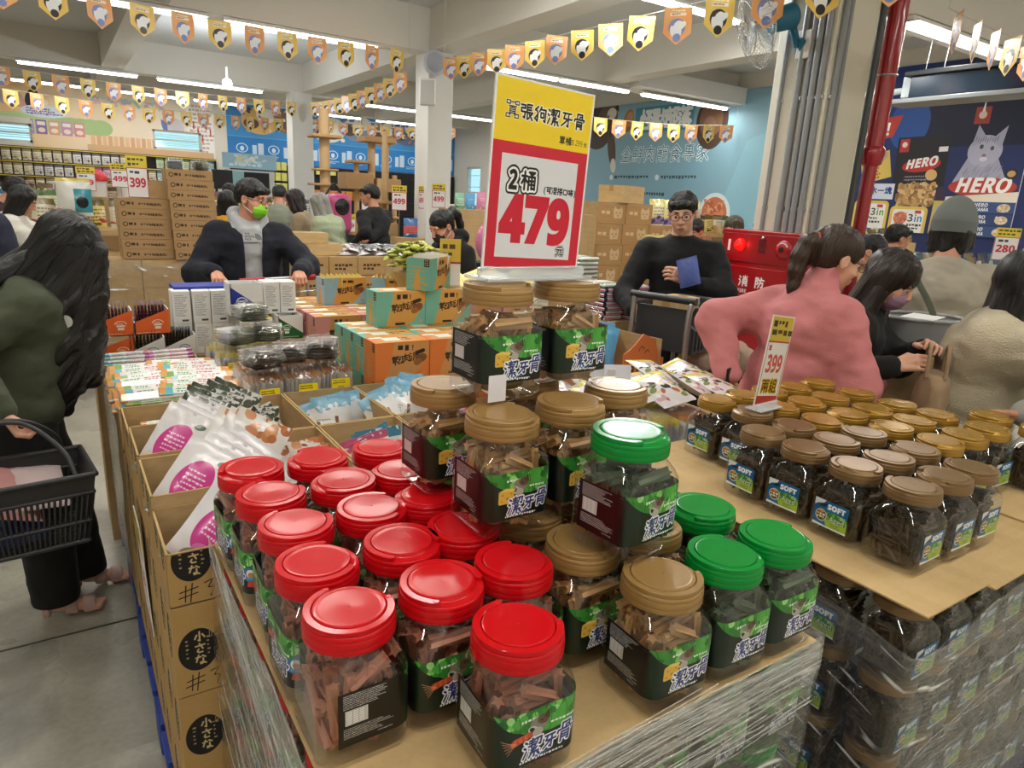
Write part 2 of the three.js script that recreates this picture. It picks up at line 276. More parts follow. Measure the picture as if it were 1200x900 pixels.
// ---------- pennants ----------
{
  const motif = (bg, rim, a, b) => canvasTex(128, 160, (x, w, h) => {
    x.fillStyle = bg; x.fillRect(0, 0, w, h);
    const g = x.createLinearGradient(0, 0, w, h); g.addColorStop(0, rim); g.addColorStop(0.5, bg); g.addColorStop(1, rim); x.fillStyle = g; x.globalAlpha = 0.55; x.fillRect(0, 0, w, h); x.globalAlpha = 1;
    x.fillStyle = '#f7efe0'; x.fillRect(28, 22, 72, 13); textRows(x, 32, 25, 64, 1, 8, 7, '#9a5b2b');
    textRows(x, 36, 10, 56, 1, 8, 8, '#fff3c0');
    blob(x, 62, 84, 38, 38, a, 0.2); blob(x, 58, 98, 26, 34, b, -0.3); blob(x, 74, 74, 22, 18, b, 0.4); blob(x, 64, 128, 18, 18, a, 0); blob(x, 92, 70, 11, 13, b, 0.5); blob(x, 40, 66, 10, 12, a, 0); 
  });
  const A = phys(0xffffff, 0.35, { map: motif('#f0a25c', '#f8cf9a', '#7d8cc8', '#f1f2f6'), side: THREE.DoubleSide }), B = phys(0xffffff, 0.35, { map: motif('#efc455', '#f8e6a0', '#26242c', '#f4f4f4'), side: THREE.DoubleSide });
  const flagGeo = (() => {
    const s = new THREE.Shape([[-0.5, 0], [0.5, 0], [0.5, -0.85], [0, -1.25], [-0.5, -0.85]].map((p) => new THREE.Vector2(...p)));
    const g = new THREE.ExtrudeGeometry(s, { depth: 0.008, bevelEnabled: false }), p = g.attributes.position, uv = g.attributes.uv;
    for (let i = 0; i < p.count; i++) uv.setXY(i, p.getX(i) + 0.5, 1 + p.getY(i) / 1.25);
    return g;
  })();
  const string = std(0xcfc9bb, 0.8);
  function flags(name, a, b, n, size, sag, phase, spin = 0, twist = 0.25) {
    const pts = []; for (let i = 0; i <= 24; i++) { const t = i / 24; pts.push(a.clone().lerp(b, t).add(V(0, -sag * 4 * t * (1 - t), 0))); }
    const cord = mesh('pennant_string', [tube(pts, 0.005, 48, 5), cyl(a, V(a.x, CEIL - 0.002, a.z), 0.004, 0.004, 5), cyl(b, V(b.x, CEIL - 0.002, b.z), 0.004, 0.004, 5)], string); meta(cord, 'thin cord carrying the pennants ' + name, 'string');
    const c = new THREE.CatmullRomCurve3(pts), dir = Math.atan2(-(b.z - a.z), b.x - a.x);
    for (let i = 0; i < n; i++) {
      const p = c.getPointAt((i + 0.5) / n), y = (i + phase) % 2 === 0;
      const f = mesh('pennant', flagGeo, y ? B : A, null, [p.x, p.y, p.z]); f.scale.setScalar(size); f.rotation.set(rr(-0.06, 0.06), dir + spin + rr(-twist, twist), rr(-0.05, 0.05));
      meta(f, `${y ? 'yellow' : 'orange'} pennant ${name}, ${ord(i)} from left`, 'pennant', 'pennants ' + name);
    }
  }
  flags('on the nearest left string', V(-1.35, 3.7, -9.4), V(4.9, 3.82, -10.7), 14, 0.28, 0.1, 1);
  flags('on the second left string', V(-2, 3.4, -14.5), V(5.2, 3.66, -17.6), 17, 0.27, 0.1, 0);
  flags('on the third left string', V(-1.2, 3.35, -18.2), V(6.5, 3.7, -22.2), 17, 0.3, 0.12, 1);
  flags('on the string between speakers and fan', V(5.36, 3.72, -10.4), V(4.7, 3.3, -2.6), 15, 0.25, 0.03, 1, 0.95, 0.3);
  flags('below the white bulkhead', V(9.6, 3.42, -11.9), V(12.8, 3.5, -10.8), 8, 0.3, 0.06, 0);
  flags('by the low beam at right', V(5.75, 3.2, -3.0), V(8.4, 3.22, -3.05), 8, 0.24, 0.03, 1, 0.75, 0.2);
  flags('before the blue mural', V(5.8, 3.6, -20.4), V(10.6, 3.7, -19.6), 12, 0.28, 0.1, 0);
  flags('strung between the white columns', V(5.5, 3.7, -17.6), V(5.3, 3.72, -11.7), 12, 0.27, 0.12, 0, 0.7, 0.3);
}

// ---------- printed walls ----------
{
  const banner = (name, label, w, h, d, t, p, ry) => { const m = mesh(name, box(w, h, d), [M.white, M.white, M.white, M.white, printMat(t, 0.6), M.white], null, p, [0, ry, 0]); return meta(m, label, 'mural'); };
  const sky = (x, w, h) => { const g = x.createLinearGradient(0, 0, w, 0); g.addColorStop(0, '#e8b878'); g.addColorStop(0.45, '#eed9b8'); g.addColorStop(1, '#eae4dc'); x.fillStyle = g; x.fillRect(0, 0, w, h); };
  // far left mural, split round the two windows
  const farArt = (x, w, h) => {
    sky(x, w, h);
    for (let i = 0; i < 9; i++) blob(x, 60 + i * 55, 60 + 30 * Math.sin(i), 50, 34, '#f0c98e');
    x.fillStyle = '#d8a268'; for (let i = 0; i < 12; i++) x.fillRect(10 + i * 30, 20 + (i % 3) * 12, 22, 46);
    for (let i = 0; i < 10; i++) blob(x, 420 + i * 75, 360, 90, 70, '#a9c48a'); blob(x, 500, 370, 260, 90, '#b8d196');
    blob(x, 455, 170, 95, 62, '#b7aeb8'); blob(x, 520, 200, 50, 40, '#d8a79c'); blob(x, 610, 160, 46, 80, '#2e2a30', 0.3); blob(x, 660, 190, 60, 45, '#efe8df');
    x.fillStyle = '#d9e3f2'; x.beginPath(); x.ellipse(690, 260, 170, 52, 0, 0, 7); x.fill(); textRows(x, 560, 235, 260, 3, 20, 16, '#7c6aa8');
    ['#c9b78a', '#b48bc4', '#8f6fb0', '#d7a08e', '#c98ec2', '#d9889a'].forEach((c, i) => { x.fillStyle = c; x.fillRect(430 + i * 92, 330, 78, 120); x.fillStyle = '#efe9df'; x.fillRect(440 + i * 92, 345, 58, 30); blob(x, 470 + i * 92, 415, 26, 20, '#f0e2c4'); });
    for (let i = 0; i < 22; i++) { x.fillStyle = i % 2 ? '#dcae84' : '#e3bd95'; x.fillRect(1010 + i * 44, 420, 34, 150); }
    spray(x, 120, 1050, 90, 560, 60, 14, ['#f2b9c0', '#9cd1c7', '#f4dfa0', '#b9a6d8']);
    blob(x, 1640, 250, 60, 110, '#6d7fb5'); blob(x, 1700, 300, 70, 90, '#c9c6cf'); blob(x, 1610, 200, 40, 40, '#e8e1d8');
    x.fillStyle = '#f2f0ee'; x.fillRect(1800, 40, 248, 520); textRows(x, 1820, 70, 200, 12, 38, 24, '#c8b0a8'); for (let i = 0; i < 5; i++) { x.fillStyle = '#c0392b'; x.fillRect(1850 + i * 36, 220 + (i % 3) * 60, 12, 70); }
  };
  const t = canvasTex(2048, 600, farArt);
  // the mural is pasted in four sheets that leave the window openings free: u measured over x from -2.2 to 4.5, v over y from 2.3 to 4.2
  const sheet = (x0, x1, y0, y1, label) => { const g = plane(x1 - x0, y1 - y0), uv = g.attributes.uv; for (let i = 0; i < 4; i++) uv.setXY(i, (x0 + uv.getX(i) * (x1 - x0) + 2.2) / 6.7, (y0 + uv.getY(i) * (y1 - y0) - 2.3) / 1.9);
    return meta(mesh('mural_sheet', g, printMat(t, 0.6), null, [(x0 + x1) / 2, (y0 + y1) / 2, ZF + 0.006]), label, 'mural'); };
  sheet(-2.2, 2.72, 3.17, 4.2, 'painted landscape mural sheet with clouds above the far shelves'); sheet(-0.3, 2.72, 2.3, 3.17, 'painted mural sheet with product packs between the far windows'); sheet(2.72, 4.45, 3.17, 4.2, 'painted mural sheet above the right-hand far window'); sheet(4.07, 4.45, 2.3, 3.17, 'narrow painted mural strip beside the far column');
  meta(mesh('mural_sheet', box(3.4, 0.34, 0.02), std(0xd8b48a, 0.7), null, [2.7, 2.43, ZF + 0.02]), 'tan picket fence strip printed under the far window', 'mural');
  for (let i = 0; i < 0; i++);
  // blue mural right of the far column
  const blue = canvasTex(2048, 640, (x, w, h) => {
    x.fillStyle = '#3d8fcf'; x.fillRect(0, 0, w, h);
    for (const [a, b, c] of [[260, 170, '#d9b06a'], [520, 150, '#8a6a5a'], [820, 190, '#e8e4da'], [1080, 150, '#7d8fae'], [1330, 180, '#a9764f'], [1560, 150, '#5d6f95'], [1800, 170, '#c7a27a']]) { blob(x, a, b + 60, 150, 130, c); blob(x, a + 50, b, 80, 70, '#f0e7d8'); blob(x, a - 70, b + 90, 60, 50, '#5a4a48'); spray(x, 24, a - 130, b - 60, 260, 220, 16, [c, '#efe4d0', '#45506a', '#c58a4e']); }
    x.strokeStyle = '#e9eef6'; x.lineWidth = 14; for (let i = 0; i < 5; i++) { x.strokeRect(1000 + i * 190, 60 + (i % 2) * 60, 110, 90); }
    x.fillStyle = '#2b7fc6'; x.fillRect(0, 390, w, 250); x.fillStyle = '#5aa6dc'; x.fillRect(0, 390, w, 8);
    for (let i = 0; i < 8; i++) { const a = 110 + i * 250; x.strokeStyle = '#cfe6f8'; x.lineWidth = 8; x.beginPath(); x.arc(a, 505, 42, 0, 7); x.stroke(); blob(x, a, 510, 16, 24, '#d9ecfa'); x.fillStyle = '#c9def0'; x.fillRect(a + 80, 470, 34, 110); x.fillRect(a + 125, 450, 44, 130); textRows(x, a - 60, 570, 110, 2, 16, 9, '#d5e8f7'); }
  });
  banner('blue_mural', 'blue printed mural of painted animals along the far wall', 8.15, 2.0, 0.03, blue, [8.9, 3.42, ZF + 0.02], 0);
  // right wall: pale blue pet food mural and navy mural
  const pale = canvasTex(2048, 1024, (x, w, h) => {
    const g = x.createLinearGradient(0, 0, w, h); g.addColorStop(0, '#8fb4c4'); g.addColorStop(0.6, '#7fa9bd'); g.addColorStop(1, '#9cc4d2'); x.fillStyle = g; x.fillRect(0, 0, w, h);
    poly(x, [1500, 1024, 1760, 330, 2048, 240, 2048, 1024], '#8fc0d2'); 
    // tabby cat hanging over the edge
    blob(x, 120, 150, 210, 190, '#4a3a30', 0.3); blob(x, 250, 90, 130, 110, '#6e5744', -0.2); blob(x, 330, 330, 50, 170, '#57453a', -0.25); blob(x, 370, 480, 34, 60, '#e6dfd6', -0.2); blob(x, 300, 60, 60, 46, '#e6dccf'); for (let i = 0; i < 9; i++) blob(x, 40 + i * 34, 120 + (i % 3) * 40, 9, 60, '#2f2620', 0.4); poly(x, [330, 20, 370, -40, 390, 50], '#3a2d26');
    blob(x, 520, 130, 62, 90, '#b07a4a', 0.2); blob(x, 530, 120, 40, 60, '#c99560', 0.2);
    x.fillStyle = '#4c8fa2'; x.fillRect(600, 40, 640, 190); cjk(x, '怪獸部落', 660, 60, 150, 26, '#f3f5f3', { gap: 0.92 });
    cjk(x, '全鮮肉寵食專家', 470, 330, 132, 20, '#f7faf9', { skew: -0.12 }); cjk(x, '全鮮肉寵食專家', 470, 330, 132, 10, '#3f86a0', { skew: -0.12 });
    textRows(x, 400, 560, 480, 1, 30, 26, '#35525e'); textRows(x, 960, 560, 620, 1, 30, 26, '#35525e'); textRows(x, 620, 690, 620, 1, 30, 26, '#2d4650'); blob(x, 360, 575, 22, 22, '#d7e8ee'); blob(x, 915, 575, 22, 22, '#d7e8ee');
    blob(x, 1420, 190, 150, 190, '#4a352a'); blob(x, 1410, 170, 110, 130, '#7b5a45'); blob(x, 1400, 220, 60, 70, '#8f6d57');
    blob(x, 1540, 830, 150, 150, '#d9e7ec'); blob(x, 1540, 830, 120, 120, '#c9744f'); spray(x, 60, 1450, 740, 180, 180, 18, ['#d98a62', '#b65f3d', '#e3a27c']);
  });
  banner('pale_blue_mural', 'pale blue wall mural with white lettering and a tabby cat', 6.5, 3.3, 0.03, pale, [XR - 0.02, 2.6 + 0.0, -12.9], -Math.PI / 2);
  const beige = canvasTex(512, 1024, (x, w, h) => {
    const g = x.createLinearGradient(0, 0, 0, h); g.addColorStop(0, '#8f8078'); g.addColorStop(0.4, '#b8a697'); g.addColorStop(1, '#9cc4d2'); x.fillStyle = g; x.fillRect(0, 0, w, h);
    poly(x, [0, 420, 330, 1024, 0, 1024], '#93c2d3');
    blob(x, 90, 160, 60, 80, '#c08a5a', 0.5); blob(x, 70, 170, 28, 40, '#e2c8b0', 0.5);
    // corgi peeking in
    blob(x, 200, 860, 120, 130, '#c98a57'); poly(x, [60, 900, 40, 700, 150, 780], '#b8805a'); poly(x, [240, 760, 330, 560, 340, 800], '#c98a57'); poly(x, [262, 760, 318, 620, 322, 780], '#e8b9a8'); poly(x, [160, 740, 215, 740, 240, 960, 110, 960], '#f1ede6'); blob(x, 150, 925, 36, 26, '#2b2523'); blob(x, 232, 820, 17, 18, '#2d211b');
    textRows(x, 20, 985, 200, 2, 20, 16, '#f4f4f4');
  });
  banner('dog_mural', 'tan wall mural of a corgi peeking round the column', 1.6, 3.3, 0.03, beige, [XR - 0.02, 2.6, -8.85], -Math.PI / 2);
  const hero = canvasTex(2048, 2048, (x, w, h) => {
    const g = x.createLinearGradient(0, 0, w, h); g.addColorStop(0, '#1e3f86'); g.addColorStop(0.45, '#1c2a5c'); g.addColorStop(1, '#21305f'); x.fillStyle = g; x.fillRect(0, 0, w, h);
    poly(x, [700, 500, 2048, 430, 2048, 1000, 800, 1000], '#171b38'); blob(x, 620, 700, 260, 320, '#2a55a0');
    txt(x, 'RA', 20, 560, 190, '#eef1f4'); poly(x, [0, 640, 520, 590, 430, 850, 0, 930], '#c8402f'); txt(x, '!', 320, 830, 220, '#fff'); textRows(x, 30, 690, 230, 3, 70, 50, '#f4e8e4');
    // black bag
    x.save(); x.translate(860, 1190); x.rotate(-0.03); x.fillStyle = '#201f25'; x.fillRect(-330, -330, 660, 720); x.fillStyle = '#b8342f'; x.fillRect(-300, -310, 120, 160); blob(x, -240, -240, 34, 34, '#f0dcd8'); blob(x, 10, 20, 240, 84, '#b8302c', -0.08); txt(x, 'HERO', 10, 44, 150, '#f2f2f2', { align: 'center', skew: -0.25, rot: -0.1, fat: 6 }); x.fillStyle = '#e9e9e9'; x.fillRect(200, -190, 110, 60); textRows(x, -180, 150, 380, 2, 40, 22, '#8f8c92'); x.restore();
    spray(x, 260, 640, 1440, 460, 260, 30, ['#c39a63', '#a97f4c', '#d8b784', '#8a6238']); blob(x, 1020, 1330, 74, 66, '#d9b274', 0.4);
    // grey cat
    poly(x, [1290, 1420, 1440, 1080, 1700, 1040, 1900, 1420], '#a7a6bd'); blob(x, 1590, 1060, 190, 180, '#b4b3c8'); poly(x, [1430, 1010, 1470, 760, 1600, 930], '#a7a6bd'); poly(x, [1640, 930, 1790, 780, 1760, 1040], '#a7a6bd'); blob(x, 1545, 1010, 22, 26, '#46523f'); blob(x, 1665, 1030, 20, 25, '#46523f'); blob(x, 1590, 1110, 24, 18, '#8d6a74'); blob(x, 1590, 1150, 44, 26, '#d9d8e4'); for (let i = 0; i < 10; i++) blob(x, 1470 + i * 26, 920 + (i % 3) * 12, 5, 34, '#77768f', 0.2); for (let i = 0; i < 22; i++) blob(x, 1400 + rnd() * 400, 1230 + rnd() * 160, 5, 46, '#8d8ca4', 0.6);
    x.fillStyle = '#a8402f'; x.fillRect(1400, 560, 170, 190); blob(x, 1485, 650, 44, 44, '#e0c8c0'); poly(x, [1470, 610, 1490, 460, 1500, 610], '#f6f2ea');
    blob(x, 1640, 1470, 380, 110, '#b83a2d'); txt(x, 'HERO', 1640, 1530, 230, '#f6f4f2', { align: 'center', skew: -0.2, fat: 8 }); poly(x, [1250, 1590, 2048, 1520, 2048, 1640, 1250, 1650], '#e6dccb'); blob(x, 1930, 1320, 70, 60, '#2a2a30'); blob(x, 1930, 1320, 44, 36, '#c9a05f');
    // tins and trays
    x.save(); x.translate(260, 1230); x.rotate(-0.25); x.fillStyle = '#dcc060'; x.fillRect(-190, -170, 400, 350); blob(x, 0, -120, 190, 90, '#c9a77a'); textRows(x, -150, 10, 300, 4, 40, 26, '#b05a2a'); x.restore();
    x.fillStyle = '#d4dcec'; x.fillRect(110, 1440, 470, 200); cjk(x, '好木一塊', 150, 1480, 96, 15, '#25428c'); 
    for (const [a, b, c] of [[60, 1660, '#4a9a3c'], [580, 1720, '#2c7fc0']]) { x.fillStyle = '#dfc05a'; x.beginPath(); x.roundRect(a, b, 490, 420, 60); x.fill(); x.fillStyle = '#eceae6'; x.beginPath(); x.roundRect(a + 40, b + 40, 410, 360, 36); x.fill(); blob(x, a + 150, b + 150, 90, 80, '#c9785a'); spray(x, 20, a + 70, b + 90, 160, 130, 16, ['#d98f70', '#b5604a']); txt(x, '3', a + 250, b + 190, 130, '#2a2a2a'); txt(x, 'in', a + 330, b + 190, 120, c); textRows(x, a + 250, b + 220, 170, 2, 44, 30, '#3a3a3a'); x.fillStyle = c; x.fillRect(a + 130, b + 280, 80, 70); x.fillStyle = '#c0443a'; x.fillRect(a + 330, b + 48, 80, 40); }
    x.fillStyle = '#3a2c44'; x.fillRect(1120, 1470, 110, 180);
    x.fillStyle = '#c9b35a'; x.fillRect(1120, 1640, 420, 400); blob(x, 1250, 1760, 90, 80, '#7fa4c8'); textRows(x, 1180, 1880, 280, 3, 40, 26, '#4a6fa0');
    for (let i = 0; i < 3; i++) { const b = 1640 + i * 140; x.fillStyle = i % 2 ? '#2c4270' : '#35507f'; x.fillRect(1560, b, 488, 126); txt(x, 'HERO', 1600, b + 56, 58, '#f0f2f4', { skew: -0.1 }); txt(x, 'MAMA', 1600, b + 108, 54, '#f0f2f4', { skew: -0.1 }); blob(x, 1930, b + 66, 70, 48, '#d9c2a2'); spray(x, 12, 1870, b + 30, 120, 70, 14, ['#e8d7bd', '#c0a27c']); }
  });
  banner('navy_mural', 'navy wall mural of pet food packs and a grey cat', 2.8, 2.85, 0.03, hero, [XR - 0.03, 2.875, -6.5], -Math.PI / 2);
  meta(mesh('wall_sheet', box(0.012, 3.3, 6.4), std(0x1c2a5c, 0.6), null, [XR - 0.006, 2.55, -4.75]), 'plain navy sheet on the wall around the pet food mural', 'mural');
}

// ---------- fixtures on the structure ----------
{
  // grey conduits on the near column, each a thing
  const cm = std(0x8d8f90, 0.45);
  const xs = [[-4.1, 0.018, 'outermost of the grey conduits at the left edge of the cream column'], [-3.93, 0.028, 'wide grey conduit at the left of the bundle on the cream column'], [-3.85, 0.022, 'slim grey conduit second in the bundle on the cream column'], [-3.785, 0.028, 'grey conduit third in the bundle on the cream column'], [-3.72, 0.024, 'grey conduit nearest the corner of the cream column']];
  for (const [z, r, label] of xs) { const t = thing('conduit', label, 'pipe'); mesh('pipe', cyl(V(5.4 - r, 0, z), V(5.4 - r, 3.6, z), r, r, 12), cm, t); mesh('clip', [0.8, 1.7, 2.6].map((y) => rbox(r * 1.2, 0.03, r * 2.9, 0.004, 5.4 - r * 0.5, y, z)), M.steel, t); }
  for (const [x, r, label] of [[5.46, 0.026, 'grey conduit on the front face of the cream column, nearer its corner'], [5.525, 0.022, 'grey conduit on the front face of the cream column, farther from its corner']]) { const t = thing('conduit', label, 'pipe'); mesh('pipe', cyl(V(x, 0, -3.67 + r), V(x, 3.6, -3.67 + r), r, r, 12), cm, t); mesh('clip', [0.8, 1.7, 2.6].map((y) => rbox(r * 2.9, 0.03, r * 1.2, 0.004, x, y, -3.67 + r * 0.5)), M.steel, t); }
  const dk = thing('conduit', 'dark grey conduit between the cream column and the red pipe', 'pipe'); mesh('pipe', cyl(V(6.0, 0, -3.66), V(6.0, 4.3, -3.66), 0.03, 0.03, 12), std(0x4b4f52, 0.45), dk);
  const rp = thing('fire_pipe', 'thick glossy red standpipe beside the cream column', 'pipe', [6.14, 0, -3.62]);
  const rm = phys(0xa01822, 0.25, { clearcoat: 0.5 });
  mesh('lower_pipe', cyl(V(0, 0, 0), V(0, 2.2, 0), 0.058, 0.058, 20), rm, rp); mesh('upper_pipe', cyl(V(0, 2.2, 0), V(0, 4.4, 0), 0.08, 0.08, 20), rm, rp);
  mesh('coupling', new THREE.LatheGeometry([[0.06, 2.1], [0.085, 2.12], [0.09, 2.16], [0.1, 2.2], [0.1, 2.24], [0.082, 2.27]].map((p) => new THREE.Vector2(...p)), 20), rm, rp);
  mesh('clamp', new THREE.TorusGeometry(0.083, 0.008, 6, 20).rotateX(Math.PI / 2).translate(0, 2.85, 0), M.steel, rp);
  // junction box
  const jb = meta(mesh('junction_box', rbox(0.05, 0.22, 0.13, 0.01), M.plaster, null, [5.375, 3.02, -3.92]), 'cream junction box among the conduits', 'junction box');
  // fan
  const fan = thing('caged_fan', 'caged wall fan with clear blades and a teal motor', 'fan', [4.98, 3.13, -4.12], 0);
  const inner = new THREE.Group(); 
  const fq = new THREE.Quaternion().setFromUnitVectors(V(0, 0, 1), V(-0.78, -0.3, -0.5).normalize());
  fan.quaternion.copy(fq);
  const R = 0.33, cage = []; for (let i = 0; i < 40; i++) { const a = i / 40 * 6.2832, p = (r, z) => V(Math.cos(a) * r, Math.sin(a) * r, z); cage.push(tube([p(0.05, 0.09), p(R * 0.6, 0.085), p(R, 0), p(R * 0.6, -0.08), p(0.08, -0.1)], 0.0024, 14, 4)); }
  for (const [r, z] of [[0.05, 0.09], [R * 0.62, 0.083], [R, 0], [R * 0.62, -0.08]]) cage.push(new THREE.TorusGeometry(r, 0.004, 5, 36).translate(0, 0, z));
  mesh('cage', cage, M.chrome, fan);
  for (let i = 0; i < 3; i++) { const s = new THREE.Shape(); s.moveTo(0.03, -0.02); s.quadraticCurveTo(0.16, -0.13, 0.29, -0.06); s.quadraticCurveTo(0.31, 0.06, 0.2, 0.1); s.quadraticCurveTo(0.1, 0.08, 0.03, 0.03); const g = new THREE.ExtrudeGeometry(s, { depth: 0.004, bevelEnabled: false }); g.rotateX(0.35); g.rotateZ(i * 2.0944); mesh('blade', g, phys(0xe9eef2, 0.1, { transmission: 0.7, thickness: 0 }), fan); }
  mesh('hub', new THREE.CylinderGeometry(0.045, 0.05, 0.06, 20).rotateX(Math.PI / 2), M.chrome, fan);
  const teal = std(0x1d6d8a, 0.4);
  mesh('motor', [new THREE.CylinderGeometry(0.09, 0.1, 0.2, 24).rotateX(Math.PI / 2).translate(0, 0, -0.21), new THREE.SphereGeometry(0.09, 20, 12).scale(1, 1, 0.5).translate(0, 0, -0.31)], teal, fan);
  mesh('bracket', [cyl(V(0, 0, -0.28), V(0.05, -0.24, -0.34), 0.03), rbox(0.1, 0.2, 0.05, 0.01, 0.06, -0.28, -0.36)], teal, fan);
  // speakers on the middle column
  const sp = thing('wall_speaker', 'small white box speaker on the white column under the round horn', 'speaker', [5.3, 3.28, -10.85], -0.5);
  mesh('cabinet', rbox(0.26, 0.4, 0.22, 0.03), M.white, sp); mesh('grille', rbox(0.22, 0.34, 0.012, 0.01, 0, 0, 0.112), std(0xc9cac8, 0.7), sp); mesh('bracket', box(0.05, 0.08, 0.3, 0.08, 0, -0.18), M.steel, sp);
  const hn = thing('horn_speaker', 'round grey horn speaker at the top of the white column', 'speaker', [5.42, 3.74, -10.9], 0);
  mesh('horn', new THREE.CylinderGeometry(0.2, 0.16, 0.14, 24).rotateX(Math.PI / 2), std(0xc4c8d2, 0.5), hn); mesh('cone', new THREE.CylinderGeometry(0.15, 0.15, 0.02, 24).rotateX(Math.PI / 2).translate(0, 0, 0.075), std(0xa9aeba, 0.6), hn);
  // hanging air curtain at right
  const ac = thing('air_curtain', 'long dark air curtain hung on wires before the navy mural', 'air curtain', [7.5, 2.93, -4.12], -Math.PI / 2);
  mesh('casing', [rbox(2.6, 0.05, 0.4, 0.01, 1.3, 0.14, 0), rbox(2.6, 0.22, 0.05, 0.01, 1.3, 0.03, -0.18)], std(0x15171b, 0.5), ac);
  mesh('front_panel', rbox(2.5, 0.2, 0.03, 0.01, 1.3, 0.02, 0.14), phys(0x1f3040, 0.12), ac);
  mesh('lower_lip', rbox(2.75, 0.05, 0.34, 0.012, 1.25, -0.12, 0.08), std(0x8a8d8c, 0.4, { metalness: 0.3 }), ac);
  for (const [x, z] of [[0.15, 0.1], [0.22, -0.1]]) mesh('hanging_wire', cyl(V(x, 0.15, z), V(x + 0.06, 1.64, z), 0.004, 0.004, 5), M.steel, ac);
  const arm = mesh('wall_bracket', [rbox(0.12, 0.2, 0.12, 0.01, -0.02, 0.04, 0), cyl(V(-0.05, 0.02, 0), V(-0.75, -0.02, 0.05), 0.03, 0.045, 8)], std(0xdfe8ec, 0.4), ac);
}
// ---------- treat jars ----------
const rsec = (a, r, n = 6) => { // rounded square outline, counter-clockwise seen from above, starts on the -x face at its back
  const p = [], c = a - r, put = (cx, cz, a0) => { for (let i = 0; i <= n; i++) { const t = a0 + (i / n) * Math.PI / 2; p.push([cx + r * Math.cos(t), cz + r * Math.sin(t)]); } };
  put(-c, c, Math.PI); p.reverse(); const q = []; // corner (-x,+z) from -x face to +z face
  const arc = (cx, cz, t0, t1) => { for (let i = 0; i <= n; i++) { const t = t0 + (t1 - t0) * i / n; q.push([cx + r * Math.cos(t), cz + r * Math.sin(t)]); } };
  arc(-c, c, Math.PI, Math.PI / 2); arc(c, c, Math.PI / 2, 0); arc(c, -c, 0, -Math.PI / 2); arc(-c, -c, -Math.PI / 2, -Math.PI);
  return q;
};
function jarBody(rings, n = 7) { // rings: [y, a, r]
  const pos = [], idx = []; let m = 0;
  for (const [y, a, r] of rings) { const s = rsec(a, Math.min(r, a), n); m = s.length; for (const [x, z] of s) pos.push(x, y, z); }
  for (let k = 0; k < rings.length - 1; k++) for (let i = 0; i < m; i++) { const j = (i + 1) % m, a = k * m + i, b = k * m + j, c = a + m, d = b + m; idx.push(a, b, d, a, d, c); }
  const c0 = pos.length / 3; pos.push(0, rings[0][0] + 0.006, 0); for (let i = 0; i < m; i++) idx.push(c0, (i + 1) % m, i);
  const g = new THREE.BufferGeometry(); g.setAttribute('position', new THREE.Float32BufferAttribute(pos, 3)); g.setIndex(idx); g.computeVertexNormals(); return g;
}
const JAR_H = 0.19, DARK_H = 0.182;
const bodyGeo = jarBody([[0.001, 0.05, 0.02], [0.003, 0.058, 0.022], [0.009, 0.0625, 0.022], [0.016, 0.063, 0.022], [0.03, 0.0628, 0.022], [0.032, 0.0622, 0.022], [0.105, 0.0622, 0.022], [0.107, 0.063, 0.022], [0.118, 0.0628, 0.025], [0.128, 0.061, 0.031], [0.138, 0.058, 0.041], [0.147, 0.055, 0.05], [0.152, 0.0535, 0.0535], [0.162, 0.0535, 0.0535]]);
const darkBodyGeo = jarBody([[0.001, 0.05, 0.018], [0.003, 0.058, 0.02], [0.009, 0.0625, 0.02], [0.018, 0.0635, 0.02], [0.028, 0.0635, 0.02], [0.03, 0.0628, 0.02], [0.095, 0.0628, 0.02], [0.097, 0.0635, 0.02], [0.106, 0.0635, 0.023], [0.12, 0.061, 0.03], [0.133, 0.0555, 0.042], [0.143, 0.051, 0.049], [0.147, 0.05, 0.05], [0.158, 0.05, 0.05]]);
const jarMat = phys(0xf8f9f9, 0.03, { transmission: 1, thickness: 0, ior: 1.68 });
function lathe(pts, n = 44) { return new THREE.LatheGeometry(pts.map((p) => new THREE.Vector2(p[0], p[1])), n); }
function lidGeo(R, h) {
  return lathe([[R - 0.002, 0], [R, 0.0006], [R, h * 0.2], [R - 0.0008, h * 0.22], [R - 0.0008, h * 0.26], [R, h * 0.28], [R, h * 0.5], [R - 0.0012, h * 0.53], [R - 0.0012, h * 0.57], [R - 0.0006, h * 0.6], [R - 0.001, h * 0.72], [R - 0.0028, h * 0.76], [R - 0.0055, h * 0.77], [R - 0.0055, h * 0.8], [R - 0.013, h * 0.81], [R - 0.0135, h * 0.97], [R - 0.0148, h], [R - 0.02, h], [R - 0.0215, h * 0.975], [0.001, h * 0.975]]);
}
function handleGeo(R, h) { // flat carrying loop folded round the raised disc, with a stub at each end
  const ro = R - 0.0028, ri = R - 0.0115, s = new THREE.Shape(), a0 = -0.5, a1 = Math.PI + 0.75;
  s.absarc(0, 0, ro, a0, a1, false); s.absarc(0, 0, ri, a1, a0, true);
  const g = new THREE.ExtrudeGeometry(s, { depth: h * 0.16, bevelEnabled: true, bevelThickness: 0.0007, bevelSize: 0.0007, bevelSegments: 1, curveSegments: 36 });
  g.rotateX(-Math.PI / 2); g.translate(0, h * 0.79, 0);
  const nub = (a) => rbox(0.009, h * 0.26, 0.0085, 0.0015, 0, 0, 0).rotateY(-a).translate(Math.cos(a) * (R - 0.0072), h * 0.86, -Math.sin(a) * (R - 0.0072));
  return merge([g, nub(a0), nub(a1)]);
}
const LR = 0.0605, LH = 0.033, LR2 = 0.0575, LH2 = 0.029;
const lidG = lidGeo(LR, LH), handG = handleGeo(LR, LH), lidG2 = lidGeo(LR2, LH2), handG2 = handleGeo(LR2, LH2);
